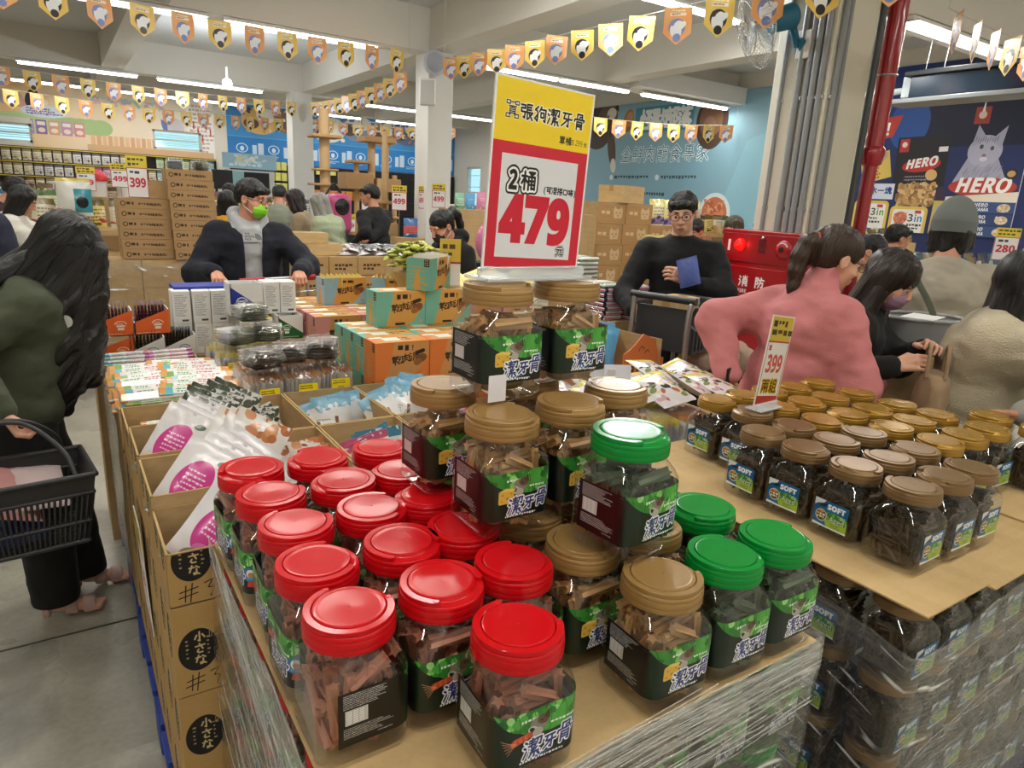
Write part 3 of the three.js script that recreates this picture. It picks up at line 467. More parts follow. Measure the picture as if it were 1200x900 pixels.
const lidMat = { red: phys(0xd2101a, 0.14, { specularIntensity: 0.55 }), green: phys(0x0a9038, 0.14, { specularIntensity: 0.55 }), gold: phys(0xa27f4a, 0.3, { metalness: 0.12 }), brass: phys(0xab8330, 0.26, { metalness: 0.4 }), bronze: phys(0x876a45, 0.28, { metalness: 0.35 }) };

// treats: star-section twisted sticks and thin plain sticks
function starStick(L, r, twist, pts = 5, seg = 3) {
  const pos = [], idx = [], m = pts * 2;
  for (let k = 0; k <= seg; k++) for (let i = 0; i < m; i++) { const t = i / m * 6.2832 + twist * k / seg, q = i % 2 ? r * 0.5 : r; pos.push(Math.cos(t) * q, (k / seg - 0.5) * L, Math.sin(t) * q); }
  for (let k = 0; k < seg; k++) for (let i = 0; i < m; i++) { const j = (i + 1) % m, a = k * m + i, b = k * m + j; idx.push(a, a + m, b, b, a + m, b + m); }
  pos.push(0, -L / 2, 0, 0, L / 2, 0); const c = (seg + 1) * m; for (let i = 0; i < m; i++) { const j = (i + 1) % m; idx.push(c, i, j, c + 1, seg * m + j, seg * m + i); }
  let g = new THREE.BufferGeometry(); g.setAttribute('position', new THREE.Float32BufferAttribute(pos, 3)); g.setIndex(idx); g = g.toNonIndexed(); g.computeVertexNormals(); return g;
}
function treats(kind) {
  const list = [], tints = [], tmp = new THREE.Object3D(), A = 0.0565, top = kind === 'thin' ? 0.124 : 0.138;
  const add = (L, p, q) => { const g = kind === 'thin' ? starStick(L, 0.0042, rr(-0.4, 0.4), 2, 2) : starStick(L, rr(0.0085, 0.0105), rr(0.3, 1.4)); tmp.position.copy(p); tmp.quaternion.copy(q); tmp.updateMatrix(); g.applyMatrix4(tmp.matrix); list.push(g); const s = rr(0.72, 1.18); tints.push([s, s * rr(0.96, 1.03), s * rr(0.92, 1.04)]); };
  const per = kind === 'thin' ? 60 : 17;
  for (let f = 0; f < 4; f++) {
    const fq = new THREE.Quaternion().setFromAxisAngle(V(0, 1, 0), f * Math.PI / 2);
    for (let i = 0; i < per; i++) {
      const L = kind === 'thin' ? rr(0.035, 0.062) : rr(0.05, 0.078), lean = rnd() < 0.5 ? rr(-0.5, 0.5) : rr(0.9, 2.2), c = Math.abs(Math.sin(lean)) * L / 2, s = Math.abs(Math.cos(lean)) * L / 2;
      const x = rr(-1, 1) * Math.max(0.004, A - 0.012 - c), y = 0.012 + s + ((i + rnd()) / per) * Math.max(0.004, top - 0.014 - 2 * s), z = A - 0.009 - rr(0, kind === 'thin' ? 0.014 : 0.022);
      const q = fq.clone().multiply(new THREE.Quaternion().setFromEuler(new THREE.Euler(rr(-0.16, 0.16), 0, lean)));
      add(L, V(x, y, z).applyQuaternion(fq), q);
    }
  }
  for (let i = 0; i < (kind === 'thin' ? 40 : 16); i++) { const a = rr(0, 6.28), R = rr(0, 0.034), L = kind === 'thin' ? 0.05 : 0.055; add(L, V(Math.cos(a) * R, top - rr(0.004, 0.02) - R * 0.4, Math.sin(a) * R), new THREE.Quaternion().setFromEuler(new THREE.Euler(rr(1.1, 2.0), rr(0, 6.28), 0, 'YXZ'))); }
  const core = rbox(0.086, top - 0.03, 0.086, 0.02, 0, top / 2 - 0.006, 0); list.push(core); tints.push([0.4, 0.4, 0.4]);
  const g = merge(list), col = new Float32Array(g.attributes.position.count * 3); let k = 0;
  list.forEach((q, i) => { const n = q.attributes.position.count; for (let j = 0; j < n; j++, k++) col.set(tints[i], k * 3); });
  g.setAttribute('color', new THREE.BufferAttribute(col, 3)); return g;
}
const starPiles = [treats('star'), treats('star'), treats('star')], thinPiles = [treats('thin'), treats('thin')];
const tmat = (c, r = 0.55) => phys(c, r, { vertexColors: true, sheen: 0.1 });
const treatMat = { red: tmat(0xb0745c), gold: tmat(0xc79b66), green: tmat(0x4a5f45), dark: tmat(0x46351f, 0.5) };

// labels
function labelGeo(a, r, y0, y1, u0, u1, off = 0.0009) { // strip that follows the outline, u0..u1 as shares of the way round from the -x face
  const s = rsec(a + off, r + off, 10), pts = [[-(a + off), -(a - r)], ...s.slice(0, s.length - 11)]; // -x face back edge, corner, +z face, corner, +x face ...
  const len = [0]; for (let i = 1; i < pts.length; i++) len.push(len[i - 1] + Math.hypot(pts[i][0] - pts[i - 1][0], pts[i][1] - pts[i - 1][1]));
  const at = (d) => { let i = 1; while (i < len.length - 1 && len[i] < d) i++; const t = (d - len[i - 1]) / (len[i] - len[i - 1]); return [pts[i - 1][0] + (pts[i][0] - pts[i - 1][0]) * t, pts[i - 1][1] + (pts[i][1] - pts[i - 1][1]) * t]; };
  const N = 44, pos = [], uv = [], idx = [];
  for (let i = 0; i <= N; i++) { const d = u0 + (u1 - u0) * i / N, [x, z] = at(d); pos.push(x, y0, z, x, y1, z); uv.push(i / N, 0, i / N, 1); }
  for (let i = 0; i < N; i++) { const k = i * 2; idx.push(k, k + 2, k + 1, k + 1, k + 2, k + 3); }
  const g = new THREE.BufferGeometry(); g.setAttribute('position', new THREE.Float32BufferAttribute(pos, 3)); g.setAttribute('uv', new THREE.Float32BufferAttribute(uv, 2)); g.setIndex(idx); g.computeVertexNormals(); return g;
}
const labG = labelGeo(0.0622, 0.022, 0.033, 0.112, 0.002, 0.322);
function jarLabel(kind) {
  return canvasTex(1408, 330, (x, w, h) => {
    const g = x.createLinearGradient(360, 0, 1010, 0); g.addColorStop(0, '#0c0d0e'); g.addColorStop(0.08, '#14291a'); g.addColorStop(0.5, '#0d1410'); g.addColorStop(1, '#0b0d0e');
    x.fillStyle = kind === 'red' ? '#14140f' : kind === 'green' ? '#1f0f11' : '#0b0b0d'; x.fillRect(0, 0, w, h); x.fillStyle = g; x.fillRect(380, 0, 640, h);
    // back panel
    textRows(x, 30, 18, 270, 8, 11, 6, '#dcdcdc'); x.fillStyle = '#f0f0ee'; x.fillRect(40, 112, 130, 90); x.strokeStyle = '#333'; x.lineWidth = 1.5; for (let i = 0; i < 8; i++) x.strokeRect(46, 117 + i * 10, 118, 10); for (let i = 0; i < 3; i++) x.strokeRect(46, 117, 36 * (i + 1), 80);
    textRows(x, 30, 222, 300, 6, 11, 6, '#d0d0d0'); textRows(x, 230, 296, 90, 1, 10, 7, '#d0d0d0');
    // green leaf band with a falling left end
    x.save(); x.beginPath(); x.moveTo(390, 0); x.lineTo(1010, 0); x.lineTo(1010, 120); x.quadraticCurveTo(900, 150, 760, 165); x.quadraticCurveTo(520, 150, 390, 0); x.clip();
    const lg = x.createLinearGradient(390, 0, 1000, 160); lg.addColorStop(0, '#3f9a35'); lg.addColorStop(0.4, '#2c7a2a'); lg.addColorStop(0.7, '#58b348'); lg.addColorStop(1, '#1f5c22'); x.fillStyle = lg; x.fillRect(380, 0, 640, 180);
    spray(x, 46, 390, 0, 620, 160, 26, ['#4fae43', '#246b28', '#78c95f', '#347f31', '#a2dc8a']); x.strokeStyle = '#1d5a20'; x.lineWidth = 4; for (let i = 0; i < 6; i++) { x.beginPath(); x.moveTo(430 + i * 100, 0); x.quadraticCurveTo(470 + i * 100, 70, 440 + i * 100, 160); x.stroke(); } x.restore();
    textRows(x, 560, 52, 110, 1, 10, 20, '#f2f6ee'); textRows(x, 750, 112, 190, 1, 10, 17, '#f2f6ee');
    // dog, side of the head, mouth open
    blob(x, 672, 100, 56, 44, '#8d8579', 0.3); blob(x, 700, 78, 40, 30, '#6b5140', 0.2); poly(x, [700, 70, 730, 22, 745, 84], '#4f3b2e'); blob(x, 640, 132, 40, 26, '#c9c6bf', 0.6); blob(x, 634, 128, 24, 13, '#241d1b', 0.7); blob(x, 668, 148, 34, 28, '#b8b3aa'); blob(x, 690, 84, 6, 6, '#111');
    if (kind === 'gold') { x.fillStyle = '#e3b84a'; x.beginPath(); x.roundRect(500, 122, 124, 92, 12); x.fill(); poly(x, [500, 122, 560, 106, 640, 118, 622, 134], '#f2d06a'); for (const [a, b, c] of [[530, 150, 9], [570, 178, 12], [602, 148, 8], [524, 192, 8]]) blob(x, a, b, c, c * 0.8, '#b98d2c'); }
    if (kind === 'red') { for (let i = 0; i < 7; i++) blob(x, 520 + i * 16, 168 - i * 3, 20, 24 - i, i % 2 ? '#e0673d' : '#c9502e', 0.3); x.strokeStyle = '#e59a72'; x.lineWidth = 3; for (let i = 0; i < 6; i++) { x.beginPath(); x.moveTo(530, 172); x.lineTo(440 + i * 8, 140 + i * 18); x.stroke(); } }
    // blue sweep and badge
    poly(x, [1010, 90, 1010, 260, 880, 210, 900, 150], '#3f78b8'); blob(x, 960, 170, 34, 34, '#f3f3ef'); blob(x, 960, 178, 22, 20, '#e08a4a'); x.fillStyle = '#57a9d6'; x.fillRect(926, 196, 68, 22);
    if (kind === 'red') { blob(x, 960, 246, 26, 18, '#d2402c'); x.fillStyle = '#d63b30'; x.fillRect(930, 256, 62, 18); } else if (kind === 'gold') blob(x, 962, 246, 24, 24, '#d9ac5c'); else textRows(x, 935, 240, 60, 1, 10, 22, '#d7ecd2');
    // product name
    const nm = (lw, c) => { cjk(x, '潔', 585, 178, 122, lw, c, { skew: -0.14, rot: -0.05 }); cjk(x, '牙', 706, 188, 96, lw, c, { skew: -0.14, rot: -0.05 }); cjk(x, '骨', 796, 152, 126, lw, c, { skew: -0.14, rot: -0.05 }); };
    nm(30, '#f6f7fb'); nm(12.5, '#24307e'); x.strokeStyle = '#5b83c8'; x.lineWidth = 5; x.beginPath(); x.moveTo(640, 292); x.quadraticCurveTo(720, 300, 770, 282); x.stroke();
    textRows(x, 560, 303, 380, 1, 10, 15, '#f2f2f2');
    // right panel
    x.fillStyle = '#24331f'; x.fillRect(1010, 0, 398, h); x.fillStyle = '#2f5a2a'; x.fillRect(1010, 0, 398, 46); x.fillStyle = '#4a86c2'; x.fillRect(1016, 92, 150, 62); textRows(x, 1022, 98, 120, 5, 11, 5, '#cfe0f2'); textRows(x, 1180, 60, 170, 9, 12, 6, '#d6dccf'); x.fillStyle = '#fff'; x.fillRect(1190, 180, 110, 34); textRows(x, 1194, 184, 100, 3, 10, 6, '#222'); x.strokeStyle = '#fff'; x.lineWidth = 4; x.strokeRect(1320, 186, 26, 24); barcode(x, 1190, 226, 160, 76); x.fillStyle = '#0f1a10'; x.fillRect(1010, 180, 160, 150);
  });
}
const labMat = {}; for (const k of ['red', 'gold', 'green']) labMat[k] = phys(0xffffff, 0.3, { map: jarLabel(k), side: THREE.DoubleSide });
const soft = canvasTex(560, 420, (x, w, h) => {
  const g = x.createLinearGradient(0, 0, w, h); g.addColorStop(0, '#0c4f86'); g.addColorStop(0.5, '#1b6fa6'); g.addColorStop(1, '#123a6a'); x.fillStyle = g; x.fillRect(0, 0, w, h);
  poly(x, [0, 0, 180, 0, 150, 50, 60, 76, 0, 120], '#dfe8ee'); poly(x, [60, 110, 150, 50, 230, 60, 160, 110], '#17333f');
  txt(x, 'SOFT', 215, 122, 108, '#f4f8fb', { fat: 10, sx: 1.12 });
  poly(x, [150, 250, 330, 150, 560, 190, 560, 420, 330, 420], '#3f8f3a'); poly(x, [190, 300, 560, 230, 560, 420, 240, 420], '#9cc23c'); spray(x, 40, 220, 170, 330, 110, 20, ['#4a9a44', '#2f7034', '#7db95a']);
  blob(x, 130, 250, 96, 96, '#d9cfa9'); blob(x, 130, 250, 80, 80, '#3e3a28'); blob(x, 130, 190, 40, 22, '#d98a2c'); textRows(x, 66, 220, 128, 2, 44, 36, '#f0e8c8');
  txt(x, 'Aged', 270, 300, 110, '#eef6d8', { weight: 'normal', outline: '#2d5a20', ow: 12 }); textRows(x, 300, 330, 150, 2, 32, 18, '#5d7f1e'); textRows(x, 430, 170, 100, 2, 26, 14, '#dcecc8');
  poly(x, [0, 380, 260, 400, 560, 396, 560, 420, 0, 420], '#e6ecf0');
});
const softMat = phys(0xffffff, 0.28, { map: soft, side: THREE.DoubleSide });
const softG = labelGeo(0.0628, 0.02, 0.03, 0.095, 0.1165, 0.2015);

const jarProto = {};
function makeJar(kind, variant, name) {
  const dark = kind === 'bronze' || kind === 'brass';
  const t = new THREE.Group(); t.name = name;
  mesh('treats', dark ? thinPiles[variant % 2] : starPiles[variant % 3], dark ? treatMat.dark : treatMat[kind], t).userData.kind = 'stuff';
  mesh('body', dark ? darkBodyGeo : bodyGeo, jarMat, t);
  mesh('label', dark ? softG : labG, dark ? softMat : labMat[kind], t);
  const lid = mesh('lid', dark ? lidG2 : lidG, lidMat[kind], t, [0, dark ? DARK_H - LH2 : JAR_H - LH, 0]);
  mesh('handle', dark ? handG2 : handG, lidMat[kind], lid); lid.rotation.y = variant * 1.9 + 0.4;
  return t;
}
function jar(kind, p, turn, label, group) {
  const v = Math.floor(rnd() * 6), key = kind + v, c = (jarProto[key] ??= makeJar(kind, v, 'treat_jar')).clone();
  c.name = numbered('treat_jar'); scene.add(c); c.position.set(...p); c.rotation.y = turn; c.children[3].rotation.y += rr(-0.5, 0.5);
  return meta(c, label, 'jar', group);
}
const Q = Math.PI / 2, J1 = 0.944;
// --- near pallet, loose layer: columns left to right, rows front to back
const rowName = ['front row', 'second row', 'third row', 'fourth row', 'fifth row', 'back row'];
const redRows = [[0.44, 0, 0], [0.268, 1, Q], [0.402, 1, 0], [0.523, 1, 0], [0.268, 2, -Q], [0.401, 2, 0], [0.51, 2, 0], [0.276, 3, -Q], [0.405, 3, 0], [0.511, 3, 0], [0.27, 4, -Q], [0.402, 4, 0], [0.52, 4, 0], [0.266, 5, -Q], [0.395, 5, 0], [0.53, 5, 0]];
const rz = [-0.615, -0.752, -0.884, -1.018, -1.15, -1.28];
redRows.forEach(([x, r, turn]) => jar('red', [x, J1, rz[r]], turn + rr(-0.06, 0.06), r === 0 ? 'red-lidded treat jar standing alone at the front edge of the near pallet' : `red-lidded treat jar, ${rowName[r]} of the near pallet, ${['left', 'middle', 'right'][x < 0.3 ? 0 : x < 0.45 ? 1 : 2]} column`, 'red-lidded treat jars'));
[[0.695, 0, 'gold-lidded treat jar at the front edge of the near pallet'], [0.655, 1, 'gold-lidded treat jar of the second row, behind the front gold one'], [0.795, 1, 'gold-lidded treat jar half hidden below the green jar of the upper tier'], [0.64, 2, 'gold-lidded treat jar holding up the front of the upper tier'], [0.775, 2, 'gold-lidded treat jar under the right of the upper tier'], [0.645, 3, 'gold-lidded treat jar under the back left of the upper tier'], [0.78, 3, 'gold-lidded treat jar under the back right of the upper tier'], [0.66, 5, 'gold-lidded treat jar at the back beside the last red jar']].forEach(([x, r, l]) => jar('gold', [x, J1, rz[r]], rr(-0.05, 0.05), l, 'gold-lidded treat jars of the bottom tier'));
[[0.832, 0, 'green-lidded treat jar at the front edge, beside the front gold jar'], [0.958, 0, 'green-lidded treat jar on the right front corner of the near pallet'], [0.932, 1, 'green-lidded treat jar behind the two front green ones']].forEach(([x, r, l]) => jar('green', [x, J1, rz[r]], rr(-0.05, 0.05), l, 'green-lidded treat jars'));
// --- second and third tiers
const J2 = J1 + JAR_H + 0.001, J3 = J2 + JAR_H + 0.001;
[['gold', 0.567, -0.87, 0.0, 'gold-lidded treat jar at the front of the upper tier, lid fully in view'], ['green', 0.70, -0.715, 0.12, 'green-lidded treat jar perched on the upper tier, facing front'], ['gold', 0.712, -0.88, 0, 'gold-lidded treat jar between the front gold and the green one above'], ['gold', 0.86, -0.93, 0.1, 'gold-lidded treat jar at the right end of the upper tier'], ['gold', 0.56, -1.06, 0.02, 'gold-lidded treat jar at the back left of the upper tier'], ['gold', 0.74, -1.05, 0, 'gold-lidded treat jar hidden under the top pair']].forEach(([k, x, z, t, l]) => jar(k, [x, J2, z], t, l, 'treat jars of the upper tier'));
const topJar = jar('gold', [0.612, J3, -0.972], 0.02, 'gold-lidded treat jar on the very top, left of the pair', 'top pair of treat jars');
jar('gold', [0.768, J3, -0.985], 0.0, 'gold-lidded treat jar on the very top, right of the pair', 'top pair of treat jars');
mesh('paper_slip', box(0.034, 0.045, 0.0006), std(0xe9e9f2, 0.7), topJar, [-0.036, 0.026, 0.0652]);
// --- jars wrapped below
for (let L = 1; L <= 4; L++) {
  const y = J1 - 0.004 - JAR_H * L; if (y < 0.14) break;
  ['red', 'red', 'gold', 'gold', 'green', 'green'].forEach((k, i) => { if (i) jar(k, [0.27 + i * 0.138, y, -0.615], 0, `${k}-lidded jar in stretch wrap, front face, ${ord(L - 1)} layer down, ${ord(i - 1)} from left`, 'wrapped jars of the near pallet'); });
  for (let r = 0; r < 6; r++) jar('red', [0.268, y, rz[r] - 0.002], -Q, `red-lidded jar in stretch wrap, left face, ${ord(L - 1)} layer down, ${ord(r)} from front`, 'wrapped jars of the near pallet');
}
meta(mesh('cardboard_sheet', rbox(0.825, 0.004, 0.81, 0.0015, 0.6175, J1 - 0.0022, -0.955), M.cardLight), 'flat cardboard sheet under the red and gold jars', 'cardboard');
function pallet(label, mat, x0, x1, z0, z1, h = 0.14) {
  const t = thing('pallet', label, 'pallet', [(x0 + x1) / 2, 0, (z0 + z1) / 2]), w = x1 - x0, d = z1 - z0;
  for (let i = 0; i < 7; i++) mesh('deck_slat', rbox(w, 0.025, d / 7 * 0.82, 0.006, 0, h - 0.0125, -d / 2 + d / 7 * (i + 0.5)), mat, t);
  for (const sx of [-1, 0, 1]) for (const sz of [-1, 0, 1]) mesh('foot', rbox(0.12, h - 0.05, 0.12, 0.008, sx * (w / 2 - 0.06), (h - 0.05) / 2 + 0.02, sz * (d / 2 - 0.06)), mat, t);
  for (const sx of [-1, 0, 1]) mesh('runner', rbox(0.1, 0.02, d, 0.004, sx * (w / 2 - 0.06), 0.01, 0), mat, t);
  return t;
}
pallet('blue plastic pallet under the red-lidded jars', M.bluePallet, 0.2, 1.04, -1.38, -0.55);

// --- stretch wrap
const wrapMask = (seedv, heavy, band = 40) => noiseTex(1024, 512, (u, v) => { // bright = clear film, dark = gathered folds
  const lean = u * 3 + v * 0.9, f = N3(lean * 3, (v + u * 0.35) * 26, seedv) + 0.6 * N3(lean * 8, (v + u * 0.3) * 70, seedv + 3), g = Math.max(0, f - 0.5 + heavy) * 480, b = Math.max(0, (v - 0.84) / 0.16) * band * (0.45 + 0.55 * N3(u * 6, v * 90, seedv + 9)) * 1.3, s = Math.max(0, 250 - g - Math.max(0, b)); return [s, s, s];
}, { data: true });
const wrapBump = noiseTex(1024, 512, (u, v) => { const s = 128 + 60 * N3((u + v * 0.3) * 9, (v + u * 0.4) * 60, 3) + 60 * N3(u * 30, (v + u * 0.4) * 150, 8) + 40 * N3(u * 60, v * 60, 30) + 30 * N3(u * 140, v * 140, 5); return [s, s, s]; }, { data: true });
function wrapMat(mask) { return phys(0xf4f4f2, 0.14, { transmission: 1, thickness: 0, ior: 1.45, transmissionMap: mask, bumpMap: wrapBump, bumpScale: 0.006, side: THREE.DoubleSide }); }
function wrapSheet(path, y0, y1, off, nu = 160, nv = 46, sd = 1) { // film round a path of [x, z], bulging and creased
  const c = new THREE.CurvePath(); for (let i = 0; i < path.length - 1; i++) c.add(new THREE.LineCurve3(V(path[i][0], 0, path[i][1]), V(path[i + 1][0], 0, path[i + 1][1])));
  const total = c.getLength(), pos = [], uv = [], idx = [];
  for (let i = 0; i <= nu; i++) { const p = c.getPointAt(i / nu), q = c.getPointAt(Math.min(1, i / nu + 0.004)), r = c.getPointAt(Math.max(0, i / nu - 0.004)), n = V(-(q.z - r.z), 0, q.x - r.x).normalize();
    for (let j = 0; j <= nv; j++) { const v = j / nv, w = off + 0.002 * N3(i * 0.19 + sd, v * 18 + i * 0.11, 4) + 0.005 * N3(i * 0.05, v * 5, sd + 2), y = y0 + (y1(i / nu) - y0) * v; pos.push(p.x + n.x * w, y, p.z + n.z * w); uv.push(i / nu * total / 1.2, v); } }
  for (let i = 0; i < nu; i++) for (let j = 0; j < nv; j++) { const a = i * (nv + 1) + j, b = a + nv + 1; idx.push(a, b, a + 1, a + 1, b, b + 1); }
  const g = new THREE.BufferGeometry(); g.setAttribute('position', new THREE.Float32BufferAttribute(pos, 3)); g.setAttribute('uv', new THREE.Float32BufferAttribute(uv, 2)); g.setIndex(idx); g.computeVertexNormals(); return g;
}
const foldMat = phys(0xf6f6f4, 0.1, { transmission: 0.78, thickness: 0, ior: 1.6 });
function folds(t, n, start, along, out, len, y0, yr, slope, r0 = 0.0011) { // creases where the film is gathered, running along one face of the load
  const gs = []; for (let i = 0; i < n; i++) { const L = len * rr(0.12, 0.55), s0 = rr(0, len - L), y = y0 - yr * Math.pow(rnd(), 1.6), sl = slope + rr(-0.05, 0.05), pts = []; for (let k = 0; k <= 8; k++) { const s = s0 + L * k / 8; pts.push(V(start[0] + along[0] * s, y + sl * L * k / 8 + 0.003 * N3(s * 12, i, 3), start[1] + along[1] * s).addScaledVector(out, 0.0125 + 0.004 * N3(s * 10, i * 3, 7))); } gs.push(tube(pts, r0 * rr(0.5, 1.7), 22, 4)); }
  mesh('film_fold', gs, foldMat, t).userData.kind = 'stuff';
}
{
  const t = thing('stretch_wrap', 'crinkled clear stretch wrap round the jars of the near pallet', 'stretch wrap');
  const path = [[0.204, -1.38], [0.204, -0.552], [1.03, -0.548], [1.03, -1.3]];
  mesh('film', wrapSheet(path, 0.1, (u) => 0.957 + 0.006 * Math.sin(u * 40) + 0.01 * N3(u * 30, 2, 5), 0.009, 220, 46, 1), wrapMat(wrapMask(5, 0.12, 170)), t);
  folds(t, 110, [0.2, -0.548], [1, 0], V(0, 0, 1), 0.83, 0.952, 0.12, 0.02, 0.0008); folds(t, 22, [0.2, -0.548], [1, 0], V(0, 0, 1), 0.83, 0.82, 0.5, 0.12, 0.0006); folds(t, 34, [0.204, -1.36], [0, 1], V(-1, 0, 0), 0.8, 0.95, 0.5, -0.35, 0.0007);
}
// --- price stand on the top pair
{
  const t = thing('price_stand', 'tall yellow and red price sign reading 479 on the top jars', 'sign', [0.688, J3 + JAR_H + 0.002, -0.99], 0.03);
  const front = canvasTex(840, 1200, (x, w, h) => {
    x.fillStyle = '#ebecee'; x.fillRect(0, 0, w, h); x.fillStyle = '#f2d322'; x.fillRect(14, 12, w - 28, 376); x.fillStyle = '#cf1f36'; x.fillRect(14, 388, w - 28, 800); x.fillStyle = '#dfe0e6'; x.fillRect(92, 462, w - 184, 660);
    cjk(x, '囂張狗潔牙骨', 92, 138, 110, 24, '#f7f4e0', { gap: 1.04 }); cjk(x, '囂張狗潔牙骨', 92, 138, 110, 12, '#17161a', { gap: 1.04 });
    cjk(x, '單桶', 556, 300, 54, 7, '#222'); txt(x, '$ 299', 668, 346, 50, '#222', { weight: 'normal', sx: 0.82 }); cjk(x, '元', 778, 316, 32, 4, '#222');
    txt(x, '2', 160, 680, 170, '#111', { outline: '#111', ow: 64, sx: 0.8 }); cjk(x, '桶', 262, 552, 130, 66, '#111'); txt(x, '2', 160, 680, 170, '#111', { outline: '#f4f4f4', ow: 36, sx: 0.8 }); cjk(x, '桶', 262, 552, 130, 42, '#f4f4f4'); txt(x, '2', 160, 680, 170, '#111', { sx: 0.8, fat: 6 }); cjk(x, '桶', 262, 552, 130, 16, '#111');
    cjk(x, '可混搭口味', 484, 636, 50, 8, '#1a1a1c', { gap: 0.98 }); txt(x, '(', 462, 684, 60, '#1a1a1c'); txt(x, ')', 732, 684, 60, '#1a1a1c');
    txt(x, '479', 420, 1010, 400, '#d01a34', { align: 'center', sx: 0.9, fat: 34 });
    cjk(x, '元', 620, 1024, 74, 26, '#1a1a1a'); cjk(x, '元', 620, 1024, 74, 18, '#f4f4f4'); cjk(x, '元', 620, 1024, 74, 9, '#111');
  });
  mesh('board', box(0.206, 0.303, 0.004, 0, 0.168, 0), [M.white, M.white, M.white, M.white, phys(0xffffff, 0.18, { map: front }), M.white], t, null, [0, 0, -0.045]);
  mesh('acrylic_base', [rbox(0.225, 0.022, 0.012, 0.003, 0, 0.012, 0.008), rbox(0.225, 0.006, 0.075, 0.002, 0, 0.004, 0)], phys(0xf2f5f6, 0.08, { transmission: 0.6, thickness: 0 }), t);
}

// --- right-hand pallet of dark jars
{
  const JR = 0.92, cx = [1.5, 1.63, 1.757, 1.885, 2.012, 2.15], zz = [-0.655, -0.785, -0.92, -1.045, -1.18, -1.315];
  for (let r = 0; r < 6; r++) for (let c = 0; c < 6; c++) {
    if ((r > 3 && c === 0) || (r === 0 && c > 2)) continue;
    const brass = c + r * 0.3 > 2.6 + rr(-0.3, 0.3), face = c === 0 && r > 0;
    jar(brass ? 'brass' : 'bronze', [cx[c] + rr(-0.003, 0.003), JR, zz[r] + rr(-0.003, 0.003)], (face || (r > 3 && c === 1) ? -Q : 0) + rr(-0.05, 0.05), `${brass ? 'brass' : 'bronze'}-lidded jar of dark sticks, ${rowName[r]} of the right pallet, ${ord(c)} column`, 'dark treat jars on the right pallet');
  }
  jar('brass', [2.29, JR, -0.70], 0, 'brass-lidded dark jar standing apart at the right edge of the photo', 'dark treat jars on the right pallet');
  jar('brass', [2.30, JR, -0.84], 0, 'brass-lidded dark jar behind the one at the right edge', 'dark treat jars on the right pallet');
  const sheet = (x0, x1, z0, z1, y, l) => meta(mesh('cardboard_sheet', rbox(x1 - x0, 0.005, z1 - z0, 0.0015, (x0 + x1) / 2, y, (z0 + z1) / 2), M.cardLight), l, 'cardboard');
  sheet(1.325, 1.585, -1.46, -0.505, JR - 0.003, 'cardboard sheet whose sharp corner sticks out under the dark jars');
  sheet(1.578, 2.02, -1.46, -0.492, JR - 0.0088, 'middle cardboard sheet under the dark jars'); sheet(2.015, 2.4, -1.46, -0.50, JR - 0.003, 'right-hand cardboard sheet under the dark jars');
  for (let L = 1; L <= 4; L++) {
    const y = JR - 0.014 - DARK_H * L; if (y < 0.14) break;
    for (let i = 0; i < 7; i++) jar('bronze', [1.40 + i * 0.137, y, -0.585], i ? 0 : 0, `bronze-lidded jar in stretch wrap, front face, ${ord(L - 1)} layer down, ${ord(i)} from left`, 'wrapped dark jars');
    for (let r = 1; r < 7; r++) jar('bronze', [1.40, y, -0.585 - r * 0.137], -Q, `bronze-lidded jar in stretch wrap, left face, ${ord(L - 1)} layer down, ${ord(r)} from front`, 'wrapped dark jars');
  }
  pallet('navy plastic pallet under the dark jars', M.navyPallet, 1.33, 2.4, -1.5, -0.5);
  const t = thing('stretch_wrap', 'dull stretch wrap round the dark jars of the right pallet', 'stretch wrap');
  mesh('film', wrapSheet([[1.335, -1.48], [1.335, -0.52], [2.38, -0.52], [2.38, -1.4]], 0.1, (u) => 0.865 - 0.05 * Math.exp(-(((u - 0.36) / 0.1) ** 2)) + 0.02 * N3(u * 9, 3, 1) + 0.008 * N3(u * 40, 3, 1), 0.009, 220, 46, 7), wrapMat(wrapMask(17, -0.02)), t);
  folds(t, 24, [1.335, -0.52], [1, 0], V(0, 0, 1), 1.0, 0.84, 0.6, 0.1, 0.0006); folds(t, 20, [1.335, -1.4], [0, 1], V(-1, 0, 0), 0.85, 0.86, 0.5, -0.3, 0.0006);
  const ps = thing('price_stand', 'slanted yellow 399 price card in a clear stand on the dark jars', 'sign', [1.668, JR + DARK_H + 0.002, -1.175], 0.08);
  const card = canvasTex(420, 900, (x, w, h) => {
    x.fillStyle = '#dedad4'; x.fillRect(0, 0, w, h); x.fillStyle = '#c6ab3e'; x.fillRect(12, 12, w - 24, 240); textRows(x, 40, 50, 340, 2, 90, 60, '#4a3d1c');
    x.fillStyle = '#b03a35'; x.fillRect(12, 250, w - 24, 16); x.fillRect(12, 800, w - 24, 90); x.fillRect(12, 250, 10, 600); x.fillRect(w - 22, 250, 10, 600);
    txt(x, '399', 210, 560, 240, '#c2564c', { align: 'center', sx: 0.75, fat: 8 }); cjk(x, '兩組', 60, 630, 140, 40, '#caa22a'); cjk(x, '兩組', 60, 630, 140, 16, '#5b4716'); cjk(x, '單', 40, 290, 60, 8, '#b03a35');
  });
  mesh('card', box(0.115, 0.262, 0.003, 0, 0.14, 0), [M.white, M.white, M.white, M.white, phys(0xffffff, 0.2, { map: card }), M.white], ps, null, [0, 0, -0.13]);
  mesh('acrylic_base', [rbox(0.11, 0.018, 0.01, 0.003, 0, 0.011, 0.006), rbox(0.11, 0.005, 0.055, 0.002, 0, 0.003, 0)], phys(0xf2f5f6, 0.08, { transmission: 0.5, thickness: 0 }), ps);
}
